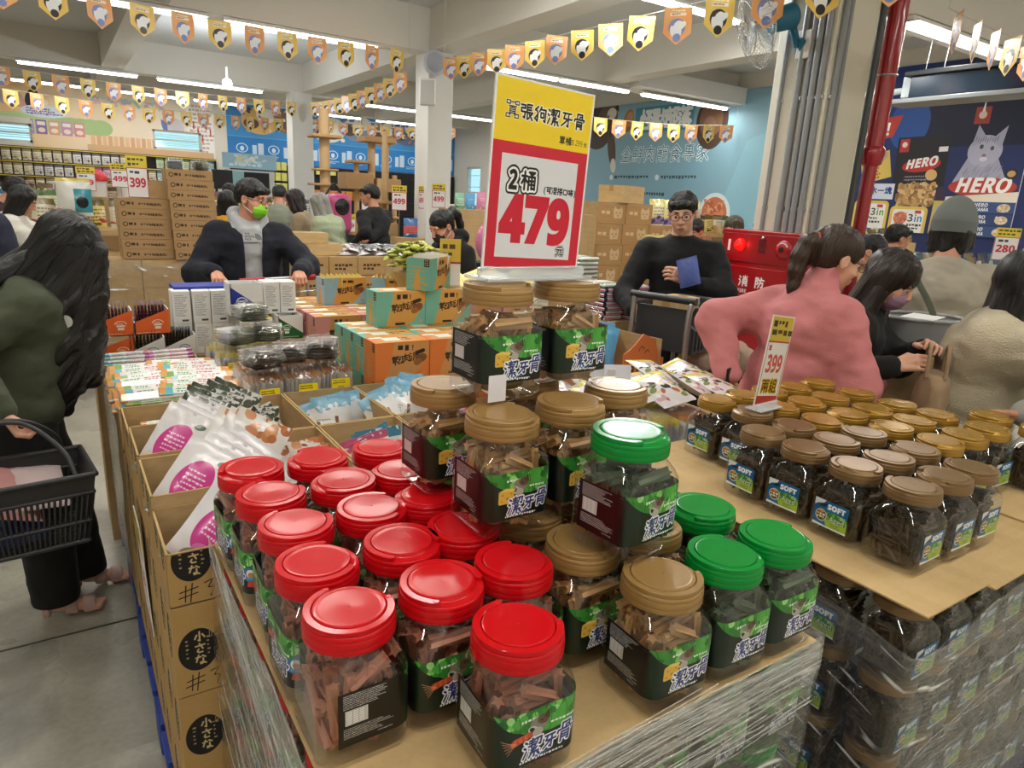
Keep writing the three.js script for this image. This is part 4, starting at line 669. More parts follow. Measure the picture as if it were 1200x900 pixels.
// ---------- cartons, pouches and packs of the left island ----------
const faceMat = (t, r = 0.75) => std(0xffffff, r, { map: t });
function carton(name, label, cat, w, h, d, p, turn, mats, group) { // mats: [+x, -x, +y, -y, +z, -z] or one
  const t = thing(name, label, cat, p, turn, group);
  mesh('carton_body', box(w, h, d, 0, h / 2, 0), mats, t);
  mesh('flap_seam', box(w * 1.001, 0.0012, 0.003, 0, h + 0.0003, 0), M.cardEdge, t);
  mesh('tape', [box(w * 1.002, 0.0006, 0.05, 0, h + 0.0006, 0), box(0.0006, 0.06, 0.05, w / 2 + 0.0005, h - 0.03, 0), box(0.0006, 0.06, 0.05, -w / 2 - 0.0005, h - 0.03, 0)], M.tape, t);
  return t;
}
function tray(w, h, d, th = 0.005) { // open carton walls and floor
  return merge([box(w, th, d, 0, th / 2, 0), box(w, h, th, 0, h / 2, d / 2 - th / 2), box(w, h, th, 0, h / 2, -d / 2 + th / 2), box(th, h, d - 2 * th, w / 2 - th / 2, h / 2, 0), box(th, h, d - 2 * th, -w / 2 + th / 2, h / 2, 0)]);
}
function openCarton(label, w, h, d, p, turn = 0, mat = M.card, group) {
  const t = thing('open_carton', label, 'carton', p, turn, group);
  mesh('carton_body', tray(w, h, d), mat, t);
  mesh('cut_edge', [box(w, 0.0015, 0.005, 0, h + 0.0005, d / 2 - 0.0025), box(w, 0.0015, 0.005, 0, h + 0.0005, -d / 2 + 0.0025), box(0.005, 0.0015, d, w / 2 - 0.0025, h + 0.0005, 0), box(0.005, 0.0015, d, -w / 2 + 0.0025, h + 0.0005, 0)], std(0xb99c66, 0.9), t);
  return t;
}
function pouchGeo(w, h, t, nu = 14, nv = 18, s = 0) { // filled pouch, base at y=0, front +z
  const mk = (sgn) => { const pos = [], uv = [], idx = [];
    for (let j = 0; j <= nv; j++) for (let i = 0; i <= nu; i++) { const u = i / nu, v = j / nv, a = 1 - Math.pow(Math.abs(2 * u - 1), 3), b = Math.pow(Math.sin(Math.PI * Math.min(1, Math.max(0, (v - 0.04) / 0.9))), 0.6) * (1.15 - 0.45 * v), k = Math.max(0, a * b);
      const cr = 0.05 * t * N3(u * 9 + s, v * 9, s + sgn) + 0.04 * t * N3(u * 24, v * 22 + s, sgn * 3), pinch = 1 - 0.05 * k; pos.push((u - 0.5) * w * pinch, v * h, sgn * (t / 2 * k + 0.0006) + cr); uv.push(sgn > 0 ? u * 0.5 : 1 - u * 0.5, v); }
    for (let j = 0; j < nv; j++) for (let i = 0; i < nu; i++) { const a = j * (nu + 1) + i, b = a + nu + 1; sgn > 0 ? idx.push(a, a + 1, b, a + 1, b + 1, b) : idx.push(a, b, a + 1, a + 1, b, b + 1); }
    const g = new THREE.BufferGeometry(); g.setAttribute('position', new THREE.Float32BufferAttribute(pos, 3)); g.setAttribute('uv', new THREE.Float32BufferAttribute(uv, 2)); g.setIndex(idx); g.computeVertexNormals(); return g; };
  return merge([mk(1), mk(-1)]);
}
const foil = (t) => phys(0xffffff, 0.24, { map: t, clearcoat: 0.3, clearcoatRoughness: 0.15 });
const two = (draw, back) => canvasTex(512, 384, (x, w, h) => { x.save(); draw(x, w / 2, h); x.restore(); x.save(); x.translate(w / 2, 0); x.beginPath(); x.rect(0, 0, w / 2, h); x.clip(); back(x, w / 2, h); x.restore(); });
const plainBack = (bg, fg) => (x, w, h) => { x.fillStyle = bg; x.fillRect(0, 0, w, h); textRows(x, 24, 50, w - 50, 18, 15, 8, fg); barcode(x, 40, h - 60, 110, 40); };
const pouchTex = {
  pink: two((x, w, h) => { x.fillStyle = '#e9e7ea'; x.fillRect(0, 0, w, h); blob(x, w * 0.72, h * 0.17, 26, 15, '#5d7260', -0.3); blob(x, w * 0.44, h * 0.5, 74, 112, '#d43d97', 0.2); textRows(x, w * 0.26, h * 0.36, 94, 5, 22, 11, '#f3d6ea'); blob(x, w * 0.45, h * 0.75, 44, 28, '#e07ab8'); blob(x, w * 0.45, h * 0.86, 66, 44, '#8d8d77'); blob(x, w * 0.5, h * 0.84, 32, 26, '#e5dccf'); blob(x, w * 0.75, h * 0.78, 24, 20, '#c03a8a'); x.fillStyle = '#87907c'; x.fillRect(0, h * 0.92, w, h * 0.1); }, plainBack('#e4e3e6', '#8b8a90')),
  camo: two((x, w, h) => { x.fillStyle = '#dedfdc'; x.fillRect(0, 0, w, h); spray(x, 70, 0, 0, w, h, 22, ['#48523f', '#3c4638', '#5d6656']); blob(x, w * 0.5, h * 0.68, 70, 60, '#e7e4e4'); textRows(x, w * 0.25, h * 0.6, 130, 3, 34, 22, '#b9478a'); }, (x, w, h) => { x.fillStyle = '#d6d7d4'; x.fillRect(0, 0, w, h); spray(x, 80, 0, 0, w, h, 22, ['#48523f', '#3c4638', '#6a7262']); }),
  orange: two((x, w, h) => { x.fillStyle = '#e8e6e4'; x.fillRect(0, 0, w, h); spray(x, 20, 0, 0, w, h * 0.42, 26, ['#c9814f', '#b86f42', '#d99c70', '#e9e4de']); textRows(x, 30, h * 0.5, 180, 6, 24, 12, '#7a5a4a'); }, (x, w, h) => { x.fillStyle = '#e8e6e4'; x.fillRect(0, 0, w, h); spray(x, 26, 0, 0, w, h * 0.5, 26, ['#c9814f', '#b86f42', '#d99c70', '#ece6de']); }),
  blue: two((x, w, h) => { x.fillStyle = '#e8eaec'; x.fillRect(0, 0, w, h); x.fillStyle = '#7fb8d6'; x.fillRect(0, 0, w, h * 0.2); spray(x, 12, 0, h * 0.15, w, 40, 18, ['#7fb8d6', '#a9d0e4', '#e8eaec']); x.fillStyle = '#7a5140'; x.fillRect(w * 0.55, h * 0.36, 22, 120); blob(x, w * 0.35, h * 0.78, 50, 36, '#dba77a'); textRows(x, 30, h * 0.4, 80, 6, 18, 9, '#8aa0ac'); }, (x, w, h) => { x.fillStyle = '#8cc4e2'; x.fillRect(0, 0, w, h); x.fillStyle = '#e6eef2'; x.fillRect(0, h * 0.86, w, h); textRows(x, 24, 60, w - 60, 12, 18, 9, '#d8ebf5'); }),
  rose: two((x, w, h) => { x.fillStyle = '#e8e4e8'; x.fillRect(0, 0, w, h); x.fillStyle = '#b5476f'; x.fillRect(0, 0, w, h * 0.12); poly(x, [0, h, w, h * 0.72, w, h], '#b5476f'); x.fillStyle = '#6e4436'; x.fillRect(w * 0.6, h * 0.34, 20, 120); textRows(x, 26, h * 0.3, 100, 7, 18, 9, '#9a8a98'); }, plainBack('#e6e2e6', '#a08a98')),
  teal: two((x, w, h) => { x.fillStyle = '#dfe6e8'; x.fillRect(0, 0, w, h); x.fillStyle = '#3f7f98'; x.fillRect(0, 0, w, h * 0.16); poly(x, [0, h, 0, h * 0.7, w, h * 0.86, w, h], '#4d93aa'); x.fillStyle = '#6e4436'; x.fillRect(w * 0.6, h * 0.34, 20, 110); }, plainBack('#dde6ea', '#7f98a4')),
};
const pouchMat = {}; for (const k in pouchTex) pouchMat[k] = foil(pouchTex[k]);
const pouchShapes = [pouchGeo(0.15, 0.21, 0.045, 14, 18, 1), pouchGeo(0.15, 0.21, 0.038, 14, 18, 5), pouchGeo(0.15, 0.21, 0.05, 14, 18, 9)];
const pouchNames = { pink: 'white pouch with pink print', camo: 'green camouflage pouch', orange: 'white and orange pouch', blue: 'white and sky blue pouch', rose: 'white pouch with rose red trim', teal: 'white and teal pouch' };
function pouch(kind, p, rot, label, s = 1) {
  const m = mesh('treat_pouch', pick(pouchShapes), pouchMat[kind], null, p); m.rotation.set(...rot, 'YXZ'); m.scale.setScalar(s);
  return meta(m, pouchNames[kind] + ' ' + label, 'pouch', pouchNames[kind] + 'es in open cartons');
}
// near "small" cartons
const seal = (x, cx, cy, rx, ry) => { blob(x, cx, cy, rx, ry, '#1d1a17'); cjk(x, '小さな', cx - rx * 0.22, cy - ry * 0.86, ry * 0.52, ry * 0.075, '#d9c08c', { vertical: true, gap: 1.08 }); textRows(x, cx + rx * 0.45, cy - ry * 0.55, 14, 5, ry * 0.2, 12, '#b79f70'); textRows(x, cx - rx * 0.62, cy - ry * 0.55, 14, 5, ry * 0.2, 12, '#b79f70'); x.strokeStyle = '#cdb582'; x.lineWidth = 3; x.strokeRect(cx + rx * 0.6, cy - ry * 0.75, 12, 34); };
const cardBase = (x, w, h, c = '#c09a5e') => { x.fillStyle = c; x.fillRect(0, 0, w, h); for (let i = 0; i < 700; i++) { x.fillStyle = rnd() < 0.5 ? 'rgba(90,60,20,0.05)' : 'rgba(255,235,190,0.05)'; x.fillRect(rnd() * w, rnd() * h, 30 + rnd() * 120, 1.5); } };
const smallFront = (hand) => canvasTex(600, 520, (x, w, h) => { cardBase(x, w, h); seal(x, 118, 262, 100, 122); x.fillStyle = 'rgba(120,85,40,0.45)'; x.fillRect(480, 300, 120, 220); textRows(x, 452, 60, 40, 8, 16, 10, '#3c2f1c');
  if (hand) { x.strokeStyle = '#17140f'; x.lineWidth = 6; x.lineCap = 'round'; const s = (l) => { x.beginPath(); l.forEach(([a, b], i) => x[i ? 'lineTo' : 'moveTo'](a, b)); x.stroke(); }; s([[80, 405], [72, 495]]); s([[112, 398], [98, 502]]); s([[50, 438], [140, 424]]); s([[44, 470], [136, 456]]); s([[172, 410], [215, 396], [190, 438], [220, 446], [200, 492]]); } });
const smallSide = canvasTex(600, 520, (x, w, h) => { cardBase(x, w, h, '#bb965c'); seal(x, 170, 240, 70, 130); seal(x, 440, 240, 70, 130); });
const sf1 = faceMat(smallFront(true)), sf0 = faceMat(smallFront(false)), ss = faceMat(smallSide), CARD6 = (front) => [M.card, ss, M.card, M.card, front, M.card];
const IX = 0.118;
{
  const zs = [-1.40, -1.66, -1.93, -2.2, -2.52];
  for (let c = 0; c < 4; c++) for (let L = 0; L < 3; L++) {
    const z0 = zs[c], z1 = zs[c + 1] + 0.004, d = z0 - z1;
    carton('carton', `brown carton of the wall beside the aisle, ${ord(2 - L)} down, ${ord(c)} from the front`, 'carton', 0.236, 0.217, d, [IX + 0.118, 0.14 + L * 0.22, (z0 + z1) / 2], 0, CARD6(L === 2 && c === 0 ? sf1 : sf0), 'brown cartons beside the aisle');
  }
  // open top cartons of the first column
  const tops = [[-1.402, -1.638, 0.12], [-1.642, -1.905, 0.15], [-1.93, -2.19, 0.15], [-2.2, -2.5, 0.12]];
  tops.forEach(([z0, z1, h], i) => {
    const o = openCarton(['open brown carton with a cut black seal and #3 written on it', 'open brown carton of pink print pouches, second from the front', 'open brown carton of leaning pouches, third from the front', 'open brown carton of flat stick packs behind the leaning pouches'][i], 0.236, h, z0 - z1, [IX + 0.118, 0.8, (z0 + z1) / 2]);
    if (i === 0) { const g = new THREE.PlaneGeometry(0.234, h - 0.002), uv = g.attributes.uv; for (let k = 0; k < 4; k++) uv.setY(k, uv.getY(k) * 0.56 + 0.02); mesh('printed_face', g, sf1, o, [0, h / 2, (z0 - z1) / 2 + 0.0006]); }
    const g2 = new THREE.PlaneGeometry(z0 - z1 - 0.002, h - 0.002).rotateY(-Math.PI / 2), uv2 = g2.attributes.uv; for (let k = 0; k < 4; k++) uv2.setY(k, uv2.getY(k) * 0.6); mesh('printed_side', g2, ss, o, [-0.1186, h / 2, 0]);
  });
  // pouches: lean against the back of their carton
  for (let i = 0; i < 6; i++) pouch('pink', [IX + 0.045 + i * 0.018, 0.835, -1.455 - 0.024 * i], [-0.5, -0.35 + rr(-0.06, 0.06), -0.62 + rr(-0.05, 0.05)], `in the nearest open carton, ${ord(i)} from left`, 1.05);
  for (let i = 0; i < 4; i++) pouch('pink', [IX + 0.045 + i * 0.03, 0.85, -1.70 - 0.022 * i], [-0.5, -0.3 + rr(-0.08, 0.08), -0.6 + rr(-0.08, 0.08)], `leaning in the second carton, ${ord(i)} from left`);
  for (let i = 0; i < 3; i++) pouch('orange', [IX + 0.15 + i * 0.025, 0.87, -1.83 + 0.015 * i], [-0.35, -0.3, -0.45 + rr(-0.1, 0.1)], `behind the pink ones of the second carton, ${ord(i)} from left`);
  for (let i = 0; i < 5; i++) pouch('pink', [IX + 0.045 + i * 0.022, 0.86, -1.965 - 0.024 * i], [-0.42, -0.35 + rr(-0.06, 0.06), -0.5 + rr(-0.06, 0.06)], `leaning in the third carton, ${ord(i)} from left`);
  for (let i = 0; i < 4; i++) pouch('camo', [IX + 0.13 + i * 0.025, 0.87, -2.06 - 0.025 * i], [-0.3, -0.3, -0.42 + rr(-0.08, 0.08)], `behind the third carton's pink pouches, ${ord(i)} from left`);
}
// further cartons, three wide
const boxRow = [[0.362, 0.62], [0.624, 0.885], [0.889, 1.15]];
boxRow.forEach(([x0, x1], c) => { [[-1.62, -2.015], [-2.02, -2.42]].forEach(([z0, z1], r) => {
  const cx = (x0 + x1) / 2, cz = (z0 + z1) / 2, w = x1 - x0, d = z0 - z1;
  openCarton(`large open carton, ${['near', 'far'][r]} row, ${ord(c)} from the aisle`, w, 0.19, d, [cx, 0.745, cz], 0, M.card, 'large open cartons');
  for (let L = 0; L < 2; L++) carton('carton', `closed carton below a large open one, ${['near', 'far'][r]} row, ${ord(c)} from aisle, ${['lower', 'upper'][L]}`, 'carton', w - 0.002, 0.298, d - 0.002, [cx, 0.14 + L * 0.302, cz], 0, M.card, 'cartons below the open ones');
  const kinds = [['orange', 'camo'], ['rose', 'blue'], ['rose', 'blue']][c], k = kinds[r], n = [4, 3, 6, 4, 5, 9][c * 2 + r];
  for (let i = 0; i < n; i++) pouch(c === 1 && r === 0 && i > 2 ? 'teal' : k, [x0 + 0.075 + (w - 0.15) * (n > 1 ? i / (n - 1) : 0.5) * 0.9 + rr(-0.01, 0.01) + 0.02, 0.752 + (c === 2 ? 0.03 : 0), z0 - 0.1 - (c === 1 && r === 1 ? 0.1 : 0.06) - 0.018 * i], [-0.25 + rr(-0.2, 0.1), rr(-0.5, 0.35), rr(-0.3, 0.45)], `in ${['near', 'far'][r]} large carton ${ord(c)} from aisle, ${ord(i)} from left`, 0.95);
}); });
openCarton('large open carton mostly hidden behind the red lids', 0.5, 0.17, 0.2, [0.62, 0.745, -1.50], 0, M.card);
for (let i = 0; i < 3; i++) pouch('rose', [0.66 + i * 0.09, 0.775, -1.52], [-0.2, rr(-0.6, 0.4), rr(-0.2, 0.2)], `standing just behind the red lids, ${ord(i)} from left`, 0.95);
pallet('blue plastic pallet under the brown cartons', M.bluePallet, 0.104, 1.16, -2.52, -1.395);
pallet('blue plastic pallet under the stick pack cartons', M.bluePallet, 0.11, 0.52, -3.42, -2.55);
// price placard hanging on the aisle side
{
  const t = thing('hanging_placard', 'narrow yellow and white price placard hung on the carton wall', 'sign', [IX - 0.004, 0.42, -1.98]);
  const tx = canvasTex(200, 512, (x, w, h) => { x.fillStyle = '#e8e6e2'; x.fillRect(0, 0, w, h); x.fillStyle = '#d9c23a'; x.fillRect(0, 0, w, 150); x.fillStyle = '#a03040'; x.fillRect(0, 150, w, 10); x.fillRect(0, 470, w, 42); textRows(x, 20, 30, 150, 2, 56, 36, '#3a3420'); txt(x, '399', 100, 330, 100, '#b03040', { align: 'center', sx: 0.8 }); });
  mesh('card', box(0.003, 0.34, 0.15, 0, 0.17, 0), [M.white, printMat(tx), M.white, M.white, M.white, M.white], t, null, [0, 0, 0.03]);
}
// --- carton of stick packs
const stickTex = (a, b) => canvasTex(512, 96, (x, w, h) => { x.fillStyle = '#eceae6'; x.fillRect(0, 0, w, h); x.fillStyle = a; x.fillRect(0, 0, 44, h); x.fillRect(w - 60, 0, 60, h); x.fillStyle = b; x.fillRect(44, 0, 50, h); x.fillRect(0, h - 14, w, 14); textRows(x, 120, 26, 120, 2, 26, 20, '#5f9a6a'); textRows(x, 260, 26, 130, 2, 26, 20, '#c8607a'); });
const stickMats = [foil(stickTex('#dd9a4e', '#6db7c8')), foil(stickTex('#d9a25a', '#7fae57')), foil(stickTex('#dc9a58', '#e8e4de')), foil(stickTex('#b0609a', '#d9a0c4'))];
const stickGeo = [rbox(0.25, 0.011, 0.042, 0.0045), rbox(0.2, 0.01, 0.028, 0.004)];
{
  const o = openCarton('wide open carton heaped with long orange-ended stick packs', 0.4, 0.15, 0.62, [0.315, 0.745, -2.87]); void o;
  for (let L = 0; L < 2; L++) carton('carton', `closed carton under the stick pack heap, ${['lower', 'upper'][L]} one`, 'carton', 0.4, 0.298, 0.62, [0.315, 0.14 + L * 0.302, -2.87], 0, M.card);
  let k = 0; for (let L = 0; L < 6; L++) for (let r = 0; r < 9; r++) for (let c = 0; c < 2; c++) {
    if (L < 3 && rnd() < 0.0) continue; const y = 0.86 + L * 0.0115; if (L < 2) continue;
    const m = mesh('stick_pack', stickGeo[0], stickMats[(L + r + c) % 3], null, [0.235 + c * 0.155 + rr(-0.02, 0.03), y + c * 0.006, -2.62 - r * 0.058 + rr(-0.008, 0.008)], [0.42 + rr(-0.15, 0.15), rr(-0.08, 0.08), c ? -0.02 : 0.03]); k++;
    meta(m, `long orange-ended stick pack, ${ord(r)} heap row from front, ${c ? 'right' : 'left'}, ${ORD[L - 2]} layer up`, 'stick pack', 'stick packs heaped in the wide carton');
  }
  for (let i = 0; i < 5; i++) meta(mesh('stick_pack', stickGeo[1], stickMats[2], null, [0.25 + rr(-0.02, 0.02), 0.835 + i * 0.011, -2.33 - i * 0.025], [0, rr(-0.12, 0.12), 0]), `orange-ended stick pack behind the leaning pouches, ${ord(i)} from the front`, 'stick pack', 'stick packs in the small carton');
  openCarton('shallow open carton of magenta stick packs', 0.36, 0.14, 0.2, [0.3, 0.745, -3.31]);
  for (let L = 0; L < 2; L++) carton('carton', `closed carton under the magenta stick packs, ${['lower', 'upper'][L]} one`, 'carton', 0.36, 0.298, 0.2, [0.3, 0.14 + L * 0.302, -3.31], 0, M.card);
  for (let i = 0; i < 10; i++) meta(mesh('stick_pack', stickGeo[1], i < 6 ? stickMats[3] : stickMats[0], null, [(i < 6 ? 0.37 : 0.2) + rr(-0.01, 0.01), 0.87 + (i % 5) * 0.012, -3.27 - (i % 5) * 0.02], [0, rr(-0.1, 0.1), 0]), `${i < 6 ? 'magenta and white' : 'pale yellow'} stick pack before the orange displays, ${ord(i % 6)} from bottom`, 'stick pack', 'magenta and yellow stick packs');
}
// --- clear bundles with yellow tags
const tagTex = canvasTex(128, 96, (x, w, h) => { x.fillStyle = '#f2de1e'; x.fillRect(0, 0, w, h); textRows(x, 8, 12, 108, 2, 16, 9, '#2c2a10'); x.fillStyle = '#1d1c10'; x.fillRect(44, 60, 42, 14); });
const filmMat = phys(0xf8f8f8, 0.06, { transmission: 1, thickness: 0, ior: 1.6, bumpMap: wrapBump, bumpScale: 0.006 });
function lump(w, h, d, amp, s) { const g = new THREE.BoxGeometry(w, h, d, 12, 10, 10), p = g.attributes.position; for (let i = 0; i < p.count; i++) { const x = p.getX(i), y = p.getY(i), z = p.getZ(i), q = (v, L) => v / (L / 2), k = 1 - 0.16 * (q(x, w) ** 2 * q(y, h) ** 2 + q(y, h) ** 2 * q(z, d) ** 2 + q(x, w) ** 2 * q(z, d) ** 2); const n = amp * N3(x * 28 + s, y * 28, z * 28); p.setXYZ(i, x * k + n, y * k + amp * N3(x * 30, y * 30 + s, z * 30), z * k + n); } g.computeVertexNormals(); return g; }
const packTex = (cols, bands) => canvasTex(128, 128, (x, w, h) => { x.fillStyle = cols[0]; x.fillRect(0, 0, w, h); bands.forEach(([y, b, c]) => { x.fillStyle = c; x.fillRect(0, y * h, w, b * h); }); textRows(x, 14, 44, 90, 4, 16, 8, cols[1]); spray(x, 8, 0, 90, w, 30, 9, [cols[1], cols[2]]); });
const packMats = { brown: faceMat(packTex(['#e4e2de', '#8a8f98', '#a9b4c0'], [[0, 0.12, '#c98f5a'], [0.7, 0.3, '#a4b4c8']]), 0.4), green: faceMat(packTex(['#c9cbd2', '#7a70a0', '#8a9a5c'], [[0, 0.18, '#d8c95a'], [0.7, 0.3, '#5f6a4a']]), 0.4), dark: faceMat(packTex(['#4a4038', '#8a7460', '#c0b090'], [[0, 0.14, '#d0c8bc']]), 0.4) };
const packG = pouchGeo(0.115, 0.13, 0.019, 8, 8, 3);
function bundle(kind, p, turn, label, tagged, flat, sc = 1) {
  const t = thing('pouch_bundle', label, 'bundle', p, turn, 'clear bundles of pouches');
  const inner = new THREE.Object3D();
  const n = flat ? 6 : 8;
  for (let i = 0; i < n; i++) { const m = mesh('pouch', packG, packMats[kind], t, flat ? [0, 0.008 + i * 0.011, 0.06] : [-0.056 + i * 0.016, 0.004, rr(-0.005, 0.005)], flat ? [-Math.PI / 2, 0, rr(-0.04, 0.04)] : [0, Math.PI / 2 + rr(-0.07, 0.07), rr(-0.05, 0.05)]); void m; }
  mesh('clear_bag', lump(0.14, flat ? 0.085 : 0.15, flat ? 0.16 : 0.15, 0.006, rnd() * 50).translate(0, flat ? 0.043 : 0.077, 0), filmMat, t);
  if (tagged) mesh('yellow_tag', box(0.072, 0.052, 0.001), [M.yellowTag, M.yellowTag, M.yellowTag, M.yellowTag, faceMat(tagTex, 0.4), M.yellowTag], t, flat ? [0, 0.05, 0.083] : [0.005, 0.075, 0.079]);
  t.scale.setScalar(sc); return t;
}
{
  const t = thing('display_table', 'low brown carton platform under the clear bundles', 'platform', [0.7, 0, -3.0]); mesh('carton_body', box(0.5, 0.84, 0.8, 0.03, 0.42, 0), M.card, t);
  bundle('brown', [0.585, 0.841, -2.55], 0.05, 'front-left clear bundle of brown-topped pouches with yellow tag', true); bundle('brown', [0.735, 0.841, -2.57], 0, 'front-middle clear bundle of brown-topped pouches with yellow tag', true); bundle('brown', [0.88, 0.841, -2.60], -0.1, 'front-right clear bundle of brown-topped pouches with yellow tag', true);
  bundle('brown', [0.59, 0.841, -2.73], 0, 'clear bundle behind the front-left tagged one', false); bundle('brown', [0.74, 0.841, -2.75], 0, 'clear bundle behind the front-middle tagged one', false); bundle('brown', [0.87, 0.841, -2.78], 0, 'clear bundle behind the front-right tagged one', false);
  bundle('dark', [0.60, 0.992, -2.6], 0.3, 'flat clear bundle of dark strips on the front-left tagged bundle', false, true); bundle('dark', [0.72, 0.992, -2.66], -0.2, 'flat clear bundle of dark strips on the middle tagged bundle', false, true); bundle('dark', [0.85, 0.992, -2.68], -0.4, 'flat clear bundle of dark strips on the right tagged bundle', false, true, 1.1);
  bundle('green', [0.57, 0.841, -3.0], 0, 'left clear bundle of green and violet pouches with yellow tag', true); bundle('green', [0.72, 0.841, -3.0], 0, 'clear bundle of green pouches with a centred yellow tag', true); bundle('green', [0.855, 0.841, -3.02], 0, 'right clear bundle of green pouches behind dark strips', false);
  bundle('green', [0.56, 0.841, -3.17], 0, 'clear bundle behind the left green bundle', false); bundle('green', [0.71, 0.841, -3.17], 0, 'clear bundle behind the centred green bundle', false);
  bundle('green', [0.60, 0.992, -3.05], 0.5, 'flat clear bundle lying on the left green bundle', false, true); bundle('green', [0.74, 0.992, -3.08], -0.3, 'flat clear bundle lying on the centred green bundle', false, true); bundle('green', [0.68, 1.078, -3.12], 0.2, 'flat clear bundle on top of the green heap', false, true);
}
// --- slanted display boxes: white strips, orange fronts, blue and green fronts
const logo = (x, cx, cy, s, c) => { x.strokeStyle = c; x.lineWidth = s * 0.09; x.beginPath(); x.ellipse(cx, cy, s * 0.55, s * 0.4, 0, Math.PI, 0); x.stroke(); x.fillStyle = c; x.fillRect(cx - s * 0.4, cy + s * 0.05, s * 0.8, s * 0.22); textRows(x, cx - s * 0.4, cy - s * 0.16, s * 0.8, 1, 10, s * 0.15, c); x.fillRect(cx - s * 0.3, cy + s * 0.36, s * 0.6, s * 0.3); };
function slantFace(bg, fg, whole) { return canvasTex(256, 220, (x, w, h) => { x.fillStyle = whole ?? bg; x.fillRect(0, 0, w, h); if (whole) poly(x, [0, h, 0, 20, w, h * 0.78, w, h], bg); logo(x, w * (whole ? 0.34 : 0.66), h * 0.55, 74, fg); textRows(x, 14, h - 22, 190, 1, 10, 8, fg); }); }
function slantBox(label, w, h, d, p, turn, tex, cut) { // display carton whose front is cut along a slant, packed with thin sachets
  const t = thing('display_carton', label, 'display carton', p, turn, 'slant-cut display cartons');
  const s = new THREE.Shape([[-w / 2, 0], [w / 2, 0], [w / 2, h], [-w / 2, h * cut]].map((q) => new THREE.Vector2(...q))), g = new THREE.ExtrudeGeometry(s, { depth: 0.004, bevelEnabled: false }), uv = g.attributes.uv, q = g.attributes.position;
  for (let i = 0; i < q.count; i++) uv.setXY(i, q.getX(i) / w + 0.5, q.getY(i) / h);
  mesh('front_panel', g, faceMat(tex, 0.5), t, [0, 0, d / 2 - 0.004]);
  mesh('carton_body', [box(w, h * cut, 0.004, 0, h * cut / 2, -d / 2), box(w, 0.004, d, 0, 0.002, 0), box(0.004, h * cut, d, -w / 2 + 0.002, h * cut / 2, 0), box(0.004, h, d * 0.98, w / 2 - 0.002, h / 2, 0)], M.white, t);
  return t;
}
const sachetTex = [packTex(['#7a3550', '#d9a0b0', '#e8d8d8'], [[0, 0.16, '#c9b0bc']]), packTex(['#5a4a3e', '#b09a80', '#d8ccb8'], [[0, 0.12, '#8f97a4']])], sachetMats = sachetTex.map((t) => faceMat(t, 0.25)), sachetG = pouchGeo(0.09, 0.125, 0.012, 6, 7, 2);
const orangeT = slantFace('#e8641c', '#f6e2d2'), blueT = slantFace('#17319a', '#eef0f6', '#e9e9ea'), greenT = slantFace('#1c6b38', '#e8efe8', '#e9e9ea'), greyT = slantFace('#e2e2e0', '#6a7a9a');
function sachets(x0, x1, y, z, n, mi, where, tilt = 0) { for (let i = 0; i < n; i++) { const m = mesh('sachet', sachetG, sachetMats[mi], null, [x0 + (x1 - x0) * (i + 0.5) / n, y, z], [-0.1 + rr(-0.04, 0.04), Math.PI / 2 + rr(-0.06, 0.06), tilt]); meta(m, `${mi ? 'brown' : 'maroon'} sachet ${where}, ${ord(i)} from left`, 'sachet', 'sachets ' + where); } }
